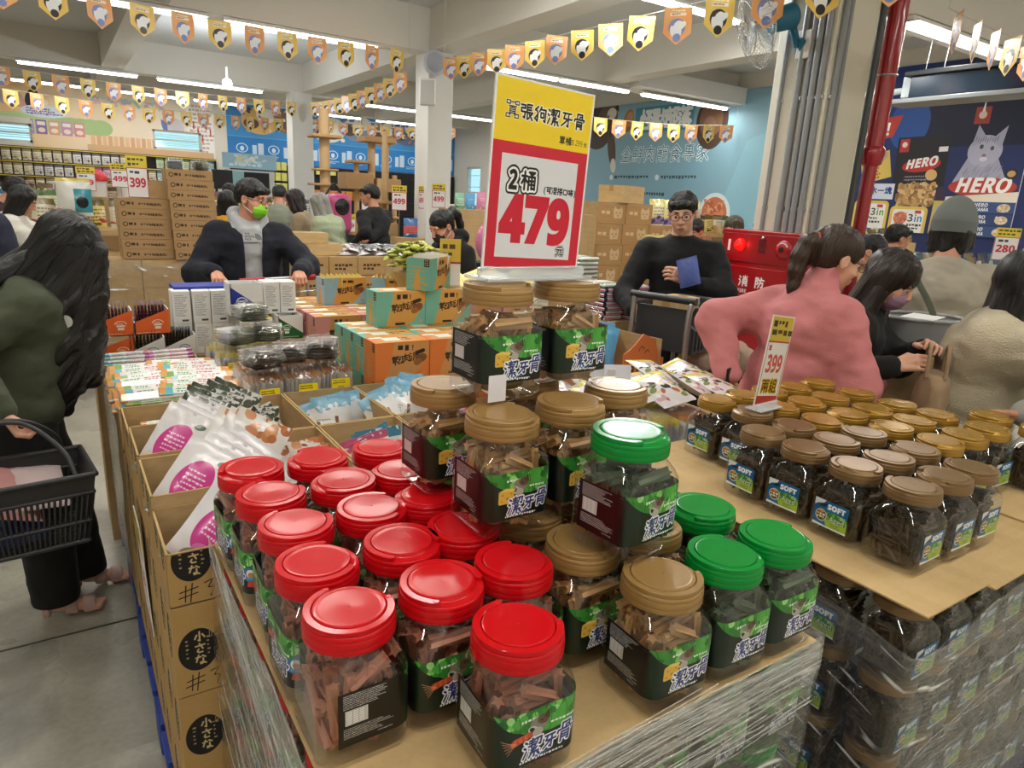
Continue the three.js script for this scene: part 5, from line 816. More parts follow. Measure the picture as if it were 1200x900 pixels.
{
  const base = (x, z, w, d, h, l) => { const t = thing('carton', l, 'carton', [x, 0, z]); mesh('carton_body', box(w, h, d, 0, h / 2, 0), M.card, t); mesh('tape', box(0.05, 0.0008, d * 1.001, 0, h + 0.0004, 0), M.tape, t); };
  base(0.25, -3.62, 0.34, 0.36, 0.85, 'brown base carton below the orange display cartons'); base(0.66, -3.66, 0.44, 0.3, 0.85, 'brown base carton below the white display cartons'); base(0.9, -3.5, 0.2, 0.3, 0.93, 'brown carton with an orange stripe under the green display carton');
  slantBox('left orange slant-cut display carton', 0.145, 0.115, 0.14, [0.175, 0.97, -3.55], 0, orangeT, 0.5); slantBox('right orange slant-cut display carton', 0.145, 0.115, 0.14, [0.325, 0.97, -3.55], 0, orangeT, 0.5);
  slantBox('lower orange display carton by the hair of the shopper', 0.145, 0.115, 0.14, [0.175, 0.851, -3.55], 0, orangeT, 0.55); slantBox('lower white slant-cut display carton with grey logo, left', 0.15, 0.115, 0.14, [0.29, 0.851, -3.50], 0.0, greyT, 0.4); slantBox('lower white slant-cut display carton with grey logo, right', 0.14, 0.115, 0.14, [0.43, 0.851, -3.53], 0, greyT, 0.45);
  sachets(0.11, 0.24, 0.99, -3.56, 9, 0, 'in the left orange display', 0.2); sachets(0.26, 0.39, 0.99, -3.56, 9, 0, 'in the right orange display'); sachets(0.225, 0.355, 0.865, -3.51, 9, 1, 'in the lower left white display'); sachets(0.37, 0.49, 0.865, -3.54, 9, 1, 'in the lower right white display');
  const panel = canvasTex(128, 192, (x, w, h) => { x.fillStyle = '#e6e6e4'; x.fillRect(0, 0, w, h); textRows(x, 12, 20, 100, 12, 11, 6, '#8e9096'); x.fillStyle = '#444'; x.fillRect(60, 168, 50, 12); });
  const wb = (x, y, z, w, h, l, turn = 0) => { const t = thing('white_carton', l, 'carton', [x, y, z], turn, 'white printed cartons'); mesh('carton_body', rbox(w, h, 0.11, 0.002, 0, h / 2, 0), M.white, t); mesh('printed_face', plane(w - 0.004, h - 0.004), faceMat(panel, 0.5), t, [0, h / 2, 0.0556]); mesh('lid_flap', box(w * 0.96, 0.002, 0.1, 0, h + 0.001, 0), pick([M.yellowTag, M.white]), t); };
  [[0.462, 0.006], [0.552, -0.05], [0.632, 0], [0.712, 0]].forEach(([x, t], i) => { wb(x, 1.0, -3.6, 0.078, 0.155, `upper white text-printed carton, ${ord(i)} from left`, t); wb(x, 0.851, -3.6, 0.078, 0.147, `lower white text-printed carton, ${ord(i)} from left`, 0); });
  [[0.86, 0.02], [0.94, 0]].forEach(([x, t], i) => wb(x, 1.045, -3.52, 0.076, 0.155, `white text-printed carton right of the blue display, ${ord(i)} from left`, t));
  slantBox('white display carton with a blue triangle front', 0.15, 0.16, 0.14, [0.735, 1.04, -3.50], 0, blueT, 1); slantBox('white display carton with a green triangle front', 0.12, 0.118, 0.14, [0.925, 0.93, -3.45], 0, greenT, 1);
  [[0.73], [0.81]].forEach(([x], i) => wb(x, 0.88, -3.47, 0.076, 0.15, `white text-printed carton below the blue display, ${ord(i)} from left`));
  meta(mesh('blue_tray', rbox(0.36, 0.02, 0.16, 0.004, 0.62, 1.16, -3.68), std(0x1a2f8e, 0.5)), 'blue tray edge behind the upper white cartons', 'tray');
}
// --- dried meat snack boxes
function snackFace(bg, tone) { return canvasTex(320, 230, (x, w, h) => { x.fillStyle = bg; x.fillRect(0, 0, w, h); poly(x, [110, 0, w, 0, w, 70, 300, 110, 250, 190, 200, h, 60, h, 90, 130], tone); textRows(x, 130, 22, 76, 1, 10, 34, '#2a1d10'); txt(x, '!', 212, 56, 44, '#2a1d10'); cjk(x, '乾肉派', 92, 88, 58, 7, '#2a1d10', { rot: -0.18, gap: 0.92 }); blob(x, 268, 110, 38, 26, '#7a4a22', -0.5); blob(x, 250, 130, 26, 20, '#93602f', -0.4); x.save(); x.translate(236, 78); x.rotate(-0.3); x.fillStyle = '#241a12'; x.beginPath(); x.roundRect(0, -14, 60, 24, 12); x.fill(); x.restore(); x.fillStyle = '#241a12'; x.fillRect(120, h - 22, 64, 15); blob(x, 290, 200, 9, 9, tone); }); }
function snackSide(bg, tone) { return canvasTex(160, 230, (x, w, h) => { x.fillStyle = bg; x.fillRect(0, 0, w, h); poly(x, [60, 120, 80, 70, 96, 230, 40, 230], tone); textRows(x, 26, 60, 100, 6, 26, 12, tone); x.fillStyle = '#241a12'; x.fillRect(w - 46, 8, 34, 52); textRows(x, w - 42, 14, 26, 3, 15, 9, tone); x.fillRect(110, 176, 30, 16); }); }
function snackTop(bg, tone) { return canvasTex(320, 160, (x, w, h) => { x.fillStyle = bg; x.fillRect(0, 0, w, h); poly(x, [60, 0, w, 0, w, 110, 180, h, 20, h], tone); textRows(x, 80, 46, 180, 2, 40, 26, '#6a5230'); x.fillStyle = '#dfe6e0'; x.fillRect(16, 10, 74, 30); }); }
const snack = {}; for (const [k, bg, tone] of [['teal', '#6fb09c', '#cf9a4a'], ['orange', '#df7a33', '#cf9150'], ['pink', '#c98a86', '#c29048'], ['blue', '#8db4c8', '#d29a48']]) { const f = faceMat(snackFace(bg, tone), 0.6), s = faceMat(snackSide(bg, tone), 0.6), t = faceMat(snackTop(bg, tone), 0.6); snack[k] = [s, s, t, M.card, f, f]; }
const SW = 0.235, SH = 0.155, SD = 0.118;
function snackBox(k, p, turn, label, open) {
  const t = thing('snack_box', label, 'snack box', p, turn, k + ' snack boxes');
  if (!open) { mesh('carton_body', box(SW, SH, SD, 0, SH / 2, 0), snack[k], t); mesh('tuck_flap', box(SW * 0.3, 0.0012, SD * 0.5, -SW * 0.12, SH + 0.0006, 0), faceMat.cache ??= std(0xe0dccb, 0.6), t); return t; }
  mesh('carton_body', tray(SW, SH * 0.92, SD), M.cardLight, t); mesh('front_panel', box(SW + 0.001, SH * 0.92, 0.001, 0, SH * 0.46, SD / 2 + 0.0006), snack[k][4], t); mesh('side_panel', box(0.001, SH * 0.92, SD, -SW / 2 - 0.0006, SH * 0.46, 0), snack[k][0], t); mesh('side_panel', box(0.001, SH * 0.92, SD, SW / 2 + 0.0006, SH * 0.46, 0), snack[k][0], t);
  const pm = std(k === 'blue' ? 0xe3cf7a : 0xe4e2d8, 0.35); for (let i = 0; i < 9; i++) mesh('sachet', sachetG, pm, t, [-SW / 2 + 0.02 + i * 0.0245, 0.03, rr(-0.01, 0.01)], [0, Math.PI / 2 + rr(-0.1, 0.1), 0.1 + rr(-0.08, 0.08)]);
  return t;
}
{
  const x0 = 1.0 + SW / 2, z0 = -2.47 - SD / 2;
  for (let L = 0; L < 3; L++) for (let r = 0; r < 4; r++) for (let c = 0; c < 3; c++) {
    const k = r === 0 ? 'orange' : 'teal'; snackBox(k, [x0 + c * (SW + 0.003), 0.615 + L * (SH + 0.001), z0 - r * (SD + 0.002)], rr(-0.012, 0.012), `${k} snack box, ${['bottom', 'middle', 'top'][L]} layer of the block, ${ord(r)} from front, ${ord(c)} from left`);
  }
  const t = thing('platform', 'brown carton platform under the teal and orange snack boxes', 'platform', [1.36, 0, -2.72]); mesh('carton_body', box(0.72, 0.614, 0.5, 0, 0.307, 0), M.card, t);
  const top = 0.615 + 3 * (SH + 0.001);
  snackBox('teal', [1.13 + SW / 2, top, -2.84], 0.02, 'teal snack box lying left on the block, face to the front'); snackBox('teal', [1.37 + SW / 2, top, -2.845], -0.01, 'teal snack box lying right on the block, behind the top jar');
  const ob = snackBox('teal', [1.42, top + SH + 0.002, -2.86], 0.72, 'open teal snack box full of sachets on top of the block', true); void ob;
  // small price card behind it
  const pc = thing('price_stand', 'small yellow price card beside the open teal box', 'sign', [1.55, top + SH + 0.002, -2.9], -0.3); mesh('card', box(0.1, 0.22, 0.003, 0, 0.11, 0), [M.white, M.white, M.white, M.white, faceMat(canvasTex(160, 350, (x, w, h) => { x.fillStyle = '#e3dfd6'; x.fillRect(0, 0, w, h); x.fillStyle = '#d2b43c'; x.fillRect(0, 0, w, 170); x.fillStyle = '#9c3038'; x.fillRect(0, 170, w, 14); textRows(x, 20, 40, 110, 2, 60, 38, '#5a4a20'); }), 0.4), M.white], pc); mesh('foot', rbox(0.1, 0.006, 0.05, 0.002, 0, 0.003, 0), M.acrylic, pc);
  // pink block and light blue open boxes
  const pb = thing('platform', 'brown carton platform under the pink snack boxes', 'platform', [1.28, 0, -3.62]); mesh('carton_body', box(0.76, 0.7, 0.8, 0, 0.35, 0), M.card, pb);
  for (let L = 0; L < 2; L++) for (let r = 0; r < 5; r++) for (let c = 0; c < 3; c++) { if (r === 0 && c > 1 ) continue; snackBox('pink', [0.99 + SW / 2 - (r > 1 ? 0.02 : -0.01) + c * (SW + 0.004), 0.702 + L * (SH * 1.15 + 0.001), -3.23 - SD / 2 - r * 0.135], rr(-0.02, 0.02), `pink snack box, ${['lower', 'upper'][L]} layer, ${ord(r)} from front, ${ord(c)} from left`).scale.y = 1.15; }
  const pt = 0.702 + 2 * (SH * 1.15 + 0.001);
  snackBox('blue', [1.27, pt, -3.62], 0.05, 'open light blue snack box on the pink boxes, left one', true); snackBox('blue', [1.55, pt, -3.55], -0.5, 'open light blue snack box on the pink boxes, right one', true);
  for (let i = 0; i < 3; i++) snackBox('pink', [1.9 + i * 0.24, 0.98, -3.6], 0.1, `snack box of yellow sachets behind the price sign, ${ord(i)} from left`, true);
  const pl2 = thing('platform', 'brown carton platform behind the price sign', 'platform', [2.15, 0, -3.6]); mesh('carton_body', box(0.8, 0.98, 0.3, 0, 0.49, 0), M.card, pl2);
  for (let i = 0; i < 10; i++) meta(mesh('treat_pouch', pouchShapes[i % 3], faceMat.y ??= std(0xd6c46a, 0.35), null, [1.85 + (i % 5) * 0.14, 1.11 + Math.floor(i / 5) * 0.03, -3.52 - (i % 3) * 0.04], [-1.3, rr(-0.4, 0.4), 0]), `pale yellow pouch lying on the snack boxes behind the sign, ${ord(i)} from left`, 'pouch', 'pale yellow pouches behind the sign');
  // bouquet of leafy bags
  const bq = thing('flower_arrangement', 'bushy yellow-green foliage arrangement behind the open teal box', 'plant', [1.62, 1.15, -3.42]); const lv = [], cols = [0xb9bf4a, 0x8f9a38, 0xd8d48a, 0x6a6a40];
  for (let m = 0; m < 4; m++) { const ls = []; for (let i = 0; i < 60; i++) { const a = rr(0, 6.28), b = rr(0.05, 1.5), R = 0.17 * Math.pow(rnd(), 0.3); const g = new THREE.SphereGeometry(0.03, 6, 4).scale(1, 0.25, 0.6); g.rotateX(rr(-1, 1)); g.rotateY(rr(0, 6)); ls.push(g.translate(Math.cos(a) * Math.sin(b) * R * 1.1, 0.12 + Math.cos(b) * R * 0.8, Math.sin(a) * Math.sin(b) * R)); } mesh('leaves', ls, std(cols[m], 0.6), bq).userData.kind = 'stuff'; }
  mesh('wrap_cone', new THREE.CylinderGeometry(0.13, 0.07, 0.16, 20).translate(0, 0.02, 0), std(0xb69a5e, 0.7), bq);
}
// --- goods right of the jar tower, behind the dark jars
{
  const t = thing('display_table', 'brown carton platform under the loose bags beside the dark jars', 'platform', [1.85, 0, -1.98]); mesh('carton_body', box(0.84, 0.82, 0.9, 0, 0.41, 0), M.cardLight, t);
  const kinds = ['brown', 'green', 'dark'];
  for (let i = 0; i < 6; i++) bundle(kinds[i % 2], [1.52 + (i % 3) * 0.15, 0.821, -1.6 - Math.floor(i / 3) * 0.17], rr(-0.2, 0.2), `upright clear bundle beside the dark jars, ${i < 3 ? 'front' : 'rear'} row, ${ord(i % 3)} from left`, i % 2 === 0);
  const bagTex = two((x, w, h) => { x.fillStyle = '#dcd6d8'; x.fillRect(0, 0, w, h); x.fillStyle = '#e8d34a'; x.fillRect(0, 0, w, 70); spray(x, 40, 0, 110, w, 220, 22, ['#c9a0a8', '#7a8a5a', '#3a3438', '#d9c8a0', '#b06a50', '#e6e2e0']); }, plainBack('#d8d4d2', '#777')), bm2 = foil(bagTex);
  for (let i = 0; i < 16; i++) meta(mesh('treat_pouch', pouchShapes[i % 3], bm2, null, [1.5 + (i % 5) * 0.15 + rr(-0.02, 0.02), 0.985 - (i > 9 ? 0.09 : 0), -1.62 - Math.floor(i / 5) * 0.17 + rr(-0.03, 0.03)], [-1.35 + rr(-0.15, 0.1), rr(-0.5, 0.5), rr(-0.1, 0.1)]), `yellow-headed picture pouch on the bundles, ${ord(Math.floor(i / 5))} row, ${ord(i % 5)} from left`, 'pouch', 'picture pouches on the bundles');
  // orange and brown display carton with blue pouches
  const dc = thing('display_carton', 'orange and brown display carton shaped with a curved cut', 'display carton', [2.17, 0.83, -2.42], 0.15);
  const dTex = canvasTex(400, 300, (x, w, h) => { x.fillStyle = '#d97a42'; x.fillRect(0, 0, w, h); x.strokeStyle = '#2a1a12'; x.lineWidth = 5; x.beginPath(); x.arc(170, 110, 26, 3.1, 6); x.stroke(); x.beginPath(); x.arc(225, 130, 20, 3.1, 6); x.stroke(); for (let i = 0; i < 4; i++) { blob(x, 90 + i * 62, 215, 22, 22, '#3a2218'); textRows(x, 80 + i * 62, 204, 22, 1, 10, 18, '#e8a070'); } });
  const shp = new THREE.Shape(); shp.moveTo(-0.16, 0); shp.lineTo(0.16, 0); shp.lineTo(0.16, 0.1); shp.quadraticCurveTo(0.1, 0.11, 0.08, 0.2); shp.lineTo(-0.02, 0.235); shp.quadraticCurveTo(-0.1, 0.16, -0.16, 0.15);
  const fg = new THREE.ExtrudeGeometry(shp, { depth: 0.005, bevelEnabled: false }), fu = fg.attributes.uv, fp = fg.attributes.position; for (let i = 0; i < fp.count; i++) fu.setXY(i, fp.getX(i) / 0.32 + 0.5, fp.getY(i) / 0.24);
  mesh('front_panel', fg, faceMat(dTex, 0.55), dc, [0.14, 0, 0.1]); mesh('carton_body', [box(0.5, 0.006, 0.3, 0, 0.003, -0.03), box(0.006, 0.2, 0.3, 0.25, 0.1, -0.03), box(0.5, 0.24, 0.006, 0, 0.12, -0.18)], M.card, dc); mesh('side_panel', box(0.006, 0.23, 0.26, -0.25, 0.115, -0.03), std(0xd08a48, 0.6), dc);
  const bl = std(0x5fb0e0, 0.3); for (let i = 0; i < 6; i++) meta(mesh('treat_pouch', pouchShapes[i % 3], bl, null, [2.0 + i * 0.03, 0.90, -2.36 - i * 0.02], [-0.35, -0.4 + rr(-0.2, 0.2), rr(-0.4, 0.1)]), `bright blue pouch leaning in the orange display carton, ${ord(i)} from left`, 'pouch', 'bright blue pouches');
  const nt = thing('paper_notice', 'blank-looking white paper notice leaning by the top jars', 'notice', [1.62, 0.98, -1.78], -0.45); mesh('sheet', box(0.15, 0.115, 0.002, 0, 0.06, 0), faceMat(canvasTex(200, 150, (x, w, h) => { x.fillStyle = '#dfe0ea'; x.fillRect(0, 0, w, h); textRows(x, 50, 60, 100, 1, 20, 16, '#c6c8d6'); }), 0.6), nt, [0, 0, 0], [-0.2, 0, 0]); mesh('prop', box(0.03, 0.1, 0.002, 0, 0.048, -0.03), M.white, nt, [0, 0, 0], [0.25, 0, 0]);
}
// ---------- people: distance fields joined smoothly, meshed with surface nets ----------
const smin = (a, b, k) => { const h = Math.max(k - Math.abs(a - b), 0) / k; return Math.min(a, b) - h * h * k * 0.25; };
const cap = (a, b, ra, rb = ra, k = 0.03) => ({ t: 0, a, b, ra, rb, k, R: Math.max(ra, rb) });
const ell = (c, r, k = 0.03, q = null, sub = false) => ({ t: 1, c, r, k, q, sub, R: Math.max(r[0], r[1], r[2]) });
function field(prims, cell, o = {}) {
  const lo = V(1e9, 1e9, 1e9), hi = V(-1e9, -1e9, -1e9);
  for (const p of prims) { if (p.sub) continue; for (const c of p.t ? [p.c] : [p.a, p.b]) { lo.min(c.clone().subScalar(p.R)); hi.max(c.clone().addScalar(p.R)); } }
  const pad = cell * 2.5 + (o.amp ?? 0); lo.subScalar(pad); hi.addScalar(pad);
  const nx = Math.ceil((hi.x - lo.x) / cell) + 1, ny = Math.ceil((hi.y - lo.y) / cell) + 1, nz = Math.ceil((hi.z - lo.z) / cell) + 1, F = new Float32Array(nx * ny * nz).fill(10);
  const iq = new THREE.Quaternion(), v = V();
  for (const p of prims) {
    const m = p.R + p.k + cell * 3, A = p.t ? p.c : p.a, B = p.t ? p.c : p.b, f = (c, l, n) => [Math.max(0, Math.floor((Math.min(...c) - m - l) / cell)), Math.min(n - 1, Math.ceil((Math.max(...c) + m - l) / cell))];
    const [x0, x1] = f([A.x, B.x], lo.x, nx), [y0, y1] = f([A.y, B.y], lo.y, ny), [z0, z1] = f([A.z, B.z], lo.z, nz);
    const abx = B.x - A.x, aby = B.y - A.y, abz = B.z - A.z, L2 = abx * abx + aby * aby + abz * abz || 1e-9; if (p.q) iq.copy(p.q).invert();
    for (let z = z0; z <= z1; z++) for (let y = y0; y <= y1; y++) for (let x = x0; x <= x1; x++) {
      let px = lo.x + x * cell - A.x, py = lo.y + y * cell - A.y, pz = lo.z + z * cell - A.z, d;
      if (p.t) { if (p.q) { v.set(px, py, pz).applyQuaternion(iq); px = v.x; py = v.y; pz = v.z; } const [a, b, c] = p.r, k0 = Math.sqrt((px / a) ** 2 + (py / b) ** 2 + (pz / c) ** 2), k1 = Math.sqrt((px / a / a) ** 2 + (py / b / b) ** 2 + (pz / c / c) ** 2); d = k1 > 1e-9 ? k0 * (k0 - 1) / k1 : -Math.min(a, b, c); }
      else { let t = (px * abx + py * aby + pz * abz) / L2; t = t < 0 ? 0 : t > 1 ? 1 : t; d = Math.hypot(px - t * abx, py - t * aby, pz - t * abz) - (p.ra + (p.rb - p.ra) * t); }
      const i = (z * ny + y) * nx + x; F[i] = p.sub ? -smin(-F[i], d, p.k) : smin(F[i], d, p.k);
    }
  }
  if (o.amp || o.cut) for (let z = 0, i = 0; z < nz; z++) for (let y = 0; y < ny; y++) for (let x = 0; x < nx; x++, i++) {
    const X = lo.x + x * cell, Y = lo.y + y * cell, Z = lo.z + z * cell;
    if (o.amp && Math.abs(F[i]) < o.amp * 2 + cell * 2) F[i] += o.amp * (N3(X * o.fx, Y * o.fy, Z * o.fx + (o.seed ?? 0)) + 0.5 * N3(X * o.fx * 2.3, Y * o.fy * 2.3, Z * o.fx * 2.3));
    if (o.cut) F[i] = Math.max(F[i], o.cut(X, Y, Z));
  }
  // surface nets
  const pos = [], ids = new Int32Array(nx * ny * nz).fill(-1), idx = [], sx = 1, sy = nx, sz = nx * ny, cs = [0, sx, sy, sx + sy, sz, sx + sz, sy + sz, sx + sy + sz];
  for (let z = 0; z < nz - 1; z++) for (let y = 0; y < ny - 1; y++) for (let x = 0; x < nx - 1; x++) {
    const b = z * sz + y * sy + x; let m = 0; for (let k = 0; k < 8; k++) if (F[b + cs[k]] < 0) m |= 1 << k; if (m === 0 || m === 255) continue;
    let n = 0, X = 0, Y = 0, Z = 0;
    for (let k = 0; k < 8; k++) for (const ax of [1, 2, 4]) { if (k & ax) continue; const q = k | ax, fa = F[b + cs[k]], fb = F[b + cs[q]]; if (fa < 0 === fb < 0) continue; const t = fa / (fa - fb); X += (k & 1) + (ax === 1 ? t : 0); Y += ((k >> 1) & 1) + (ax === 2 ? t : 0); Z += ((k >> 2) & 1) + (ax === 4 ? t : 0); n++; }
    ids[b] = pos.length / 3; pos.push(lo.x + (x + X / n) * cell, lo.y + (y + Y / n) * cell, lo.z + (z + Z / n) * cell);
  }
  for (let z = 1; z < nz - 1; z++) for (let y = 1; y < ny - 1; y++) for (let x = 1; x < nx - 1; x++) {
    const b = z * sz + y * sy + x, a = F[b] < 0;
    for (const [s, u, w] of [[sx, sy, sz], [sy, sz, sx], [sz, sx, sy]]) { if (a === F[b + s] < 0) continue; const q = [ids[b], ids[b - u], ids[b - u - w], ids[b - w]]; if (q.some((e) => e < 0)) continue; a ? idx.push(q[0], q[1], q[2], q[0], q[2], q[3]) : idx.push(q[0], q[2], q[1], q[0], q[3], q[2]); }
  }
  const g = new THREE.BufferGeometry(); g.setAttribute('position', new THREE.Float32BufferAttribute(pos, 3)); g.setIndex(idx); g.computeVertexNormals(); return g;
}
function cylUV(g, cx, cz, su = 4, sv = 4) { const p = g.attributes.position, uv = new Float32Array(p.count * 2); for (let i = 0; i < p.count; i++) { uv[2 * i] = Math.atan2(p.getX(i) - cx, -(p.getZ(i) - cz)) / 6.2832 * su; uv[2 * i + 1] = p.getY(i) * sv; } g.setAttribute('uv', new THREE.BufferAttribute(uv, 2)); return g; }
const hairBump = noiseTex(512, 256, (u, v) => { const s = 128 + 90 * N3(u * 90, v * 3, 1) + 60 * N3(u * 220, v * 4, 5); return [s, s, s]; }, { data: true });
const knitBump = noiseTex(256, 256, (u, v) => { const s = 128 + 60 * Math.sin(u * 6.2832 * 40) * Math.sin(v * 6.2832 * 40) + 50 * N3(u * 30, v * 30, 4); return [s, s, s]; }, { data: true });
const fuzzBump = noiseTex(256, 256, (u, v) => { const s = 128 + 90 * N3(u * 40, v * 40, 4) + 60 * N3(u * 90, v * 90, 2); return [s, s, s]; }, { data: true });
const hairMatOf = (c) => phys(c, 0.36, { bumpMap: hairBump, bumpScale: 0.004 });
const cloth = (c, o = {}) => phys(c, o.rough ?? 0.88, { sheen: o.sheen ?? 0.3, sheenRoughness: 0.6, sheenColor: new THREE.Color(c).lerp(new THREE.Color(0xffffff), 0.3), bumpMap: o.fuzz ? fuzzBump : knitBump, bumpScale: o.fuzz ? 0.006 : 0.0012 });
const skinMat = phys(0xc98f74, 0.5, { sheen: 0.15 }), skinPale = phys(0xd9a78c, 0.5, { sheen: 0.15 });
const eyeW = std(0xe8e4de, 0.25), irisM = std(0x1a120e, 0.15), browM = std(0x1c1614, 0.8), lipM = std(0xa85a52, 0.45), frameM2 = std(0x1c1c20, 0.3);

function handPrims(side, curl, spread = 1) { // local: wrist at origin, fingers along +y, palm towards +z, thumb at +x*side
  const P = [], F = (x, len, bend, zoff = 0, r = 0.0085) => { let a = V(x, 0.085, zoff), ang = 0.12 * bend; const d = [0.45, 0.32, 0.23]; for (let i = 0; i < 3; i++) { ang += [0.55, 0.8, 0.6][i] * bend; const b = a.clone().add(V(x * 0.9 * spread * 0.3 * len, Math.cos(ang) * len * d[i], Math.sin(ang) * len * d[i])); P.push(cap(a, b, r * (1 - i * 0.08), r * (0.93 - i * 0.1), 0.004)); a = b; } };
  P.push(cap(V(0, -0.03, 0), V(0, 0.01, 0), 0.024, 0.025, 0.015), cap(V(side * 0.018, 0.02, 0), V(side * 0.026, 0.082, 0), 0.014, 0.0115, 0.012), cap(V(0, 0.015, 0), V(0.004 * side, 0.086, 0), 0.015, 0.0115, 0.012), cap(V(-side * 0.016, 0.02, 0), V(-side * 0.026, 0.078, 0), 0.014, 0.011, 0.012));
  F(side * 0.03, 0.07, curl); F(side * 0.0105, 0.079, curl * 1.03); F(-side * 0.0095, 0.073, curl * 1.08); F(-side * 0.029, 0.057, curl * 1.12, 0, 0.0075);
  const t0 = V(side * 0.024, 0.02, 0.006), t1 = V(side * 0.05, 0.05, 0.014 + 0.012 * curl), t2 = V(side * 0.055 - side * 0.012 * curl, 0.078, 0.02 + 0.02 * curl), t3 = V(side * 0.054 - side * 0.024 * curl, 0.1, 0.022 + 0.022 * curl);
  P.push(cap(t0, t1, 0.0145, 0.0115, 0.012), cap(t1, t2, 0.0105, 0.0095, 0.004), cap(t2, t3, 0.0092, 0.008, 0.004));
  return P;
}
const headPrims = (fem, hasEars = true) => [
  ell(V(0, 0.034, -0.012), [0.076, 0.083, 0.094], 0.02), ell(V(0, -0.03, 0.024), [0.06, 0.074, 0.066], 0.03), ell(V(0, -0.075, 0.03), [fem ? 0.042 : 0.05, 0.034, 0.05], 0.025), ell(V(0, -0.1, 0.058), [0.02, 0.015, 0.018], 0.018),
  ell(V(0.038, -0.03, 0.058), [0.02, 0.022, 0.02], 0.02), ell(V(-0.038, -0.03, 0.058), [0.02, 0.022, 0.02], 0.02), cap(V(-0.036, 0.03, 0.076), V(0.036, 0.03, 0.076), 0.011, 0.011, 0.014),
  ell(V(0.031, 0.006, 0.096), [0.016, 0.011, 0.014], 0.012, null, true), ell(V(-0.031, 0.006, 0.096), [0.016, 0.011, 0.014], 0.012, null, true),
  cap(V(0, 0.012, 0.088), V(0, -0.026, 0.106), 0.008, 0.0115, 0.012), ell(V(0.011, -0.032, 0.095), [0.009, 0.007, 0.009], 0.006), ell(V(-0.011, -0.032, 0.095), [0.009, 0.007, 0.009], 0.006),
  cap(V(-0.018, -0.06, 0.084), V(0.018, -0.06, 0.084), 0.0075, 0.0075, 0.008), cap(V(-0.014, -0.071, 0.083), V(0.014, -0.071, 0.083), 0.0075, 0.0075, 0.006),
  ...(hasEars ? [1, -1].flatMap((s) => [ell(V(s * 0.078, -0.004, -0.008), [0.011, 0.031, 0.02], 0.008), ell(V(s * 0.086, -0.002, 0.0), [0.006, 0.019, 0.011], 0.005, null, true)]) : []),
];
function person(o) {
  const H = o.h, s = H / 1.7, g = o.girth ?? 1, yaw = (o.yaw ?? 0) * D2R, root = thing('person', o.label, 'person', [o.at[0], 0, o.at[1]], yaw);
  const toL = (w) => V(w[0] - o.at[0], w[1], w[2] - o.at[1]).applyAxisAngle(V(0, 1, 0), -yaw);
  const near = o.near ?? 0, cb = near ? 0.012 : 0.016, chd = near ? 0.0042 : 0.006, chn = near ? 0.0038 : 0.0055;
  const lean = (o.lean ?? 3) * D2R, hip = V(0, 0.525 * H, o.hipBack ?? 0), T = V(0, Math.cos(lean), Math.sin(lean)), tw = new THREE.Quaternion().setFromAxisAngle(T, (o.twist ?? 0) * D2R);
  const up = (d) => hip.clone().addScaledVector(T, d * H), acrossV = V(1, 0, 0).applyQuaternion(tw), fwd = V().crossVectors(acrossV, T).normalize();
  const neck = up(0.305), chest = up(0.215), waist = up(0.1), sw = (o.female ? 0.092 : 0.108) * H * (0.8 + 0.2 * g);
  const hq = new THREE.Quaternion().setFromEuler(new THREE.Euler((o.headPitch ?? 5) * D2R, (o.headYaw ?? 0) * D2R, (o.headRoll ?? 0) * D2R, 'YXZ'));
  const hs = 0.97 * Math.pow(s, 0.5), hc = neck.clone().add(V(0, 0.026 * H, 0.014 + 0.05 * Math.sin(lean) * H)).add(V(0, 0.082, 0.024).applyQuaternion(hq)), toHead = new THREE.Matrix4().compose(hc, hq, V(hs, hs, hs));
  const body = [], top = [], legs = [], hands = [];
  // torso
  body.push(ell(up(0.0), [0.088 * H * g * 1.02, 0.07 * H, 0.066 * H * g], 0.05), ell(waist, [0.076 * H * g, 0.08 * H, 0.056 * H * g], 0.06), ell(chest, [0.09 * H * g, 0.09 * H, 0.062 * H * g], 0.05), cap(up(0.27), neck.clone().lerp(hc, 0.35), 0.052 * s, 0.046 * s, 0.04), cap(neck, hc.clone().add(V(0, -0.03, -0.02).applyQuaternion(hq)), 0.05 * s, 0.05 * s, 0.03));
  const tr = o.topR ?? 0.016, tp = (d) => up(d);
  top.push(ell(tp(0.01), [0.09 * H * g + tr * 1.5, 0.065 * H + tr, 0.068 * H * g + tr * 1.5], 0.05), ell(tp(0.1), [0.08 * H * g + tr * 1.4, 0.085 * H, 0.062 * H * g + tr * 1.4], 0.06), ell(tp(0.2), [0.092 * H * g + tr, 0.095 * H, 0.066 * H * g + tr * 1.1], 0.05), cap(up(0.235).addScaledVector(acrossV, -sw * 0.85), up(0.27), 0.044 * s + tr * 0.6, 0.058 * s + tr * 0.5, 0.06), cap(up(0.27), up(0.235).addScaledVector(acrossV, sw * 0.85), 0.058 * s + tr * 0.5, 0.044 * s + tr * 0.6, 0.06));
  if (o.hemDrop) top.push(ell(tp(-0.06), [0.094 * H * g + tr * 1.8, 0.08 * H, 0.072 * H * g + tr * 1.8], 0.05));
  if (o.collar) top.push(cap(up(0.27), neck.clone().lerp(hc, 0.42), 0.075 * s, 0.063 * s, 0.05));
  if (o.hood) top.push(cap(neck.clone().addScaledVector(fwd, -0.06).add(V(-0.07, 0.02, 0)), neck.clone().addScaledVector(fwd, -0.06).add(V(0.07, 0.02, 0)), 0.055, 0.055, 0.04), cap(neck.clone().add(V(-0.085, 0.0, 0.0)), neck.clone().add(V(-0.035, -0.06, 0.085)), 0.036, 0.028, 0.03), cap(neck.clone().add(V(0.085, 0, 0)), neck.clone().add(V(0.035, -0.06, 0.085)), 0.036, 0.028, 0.03));
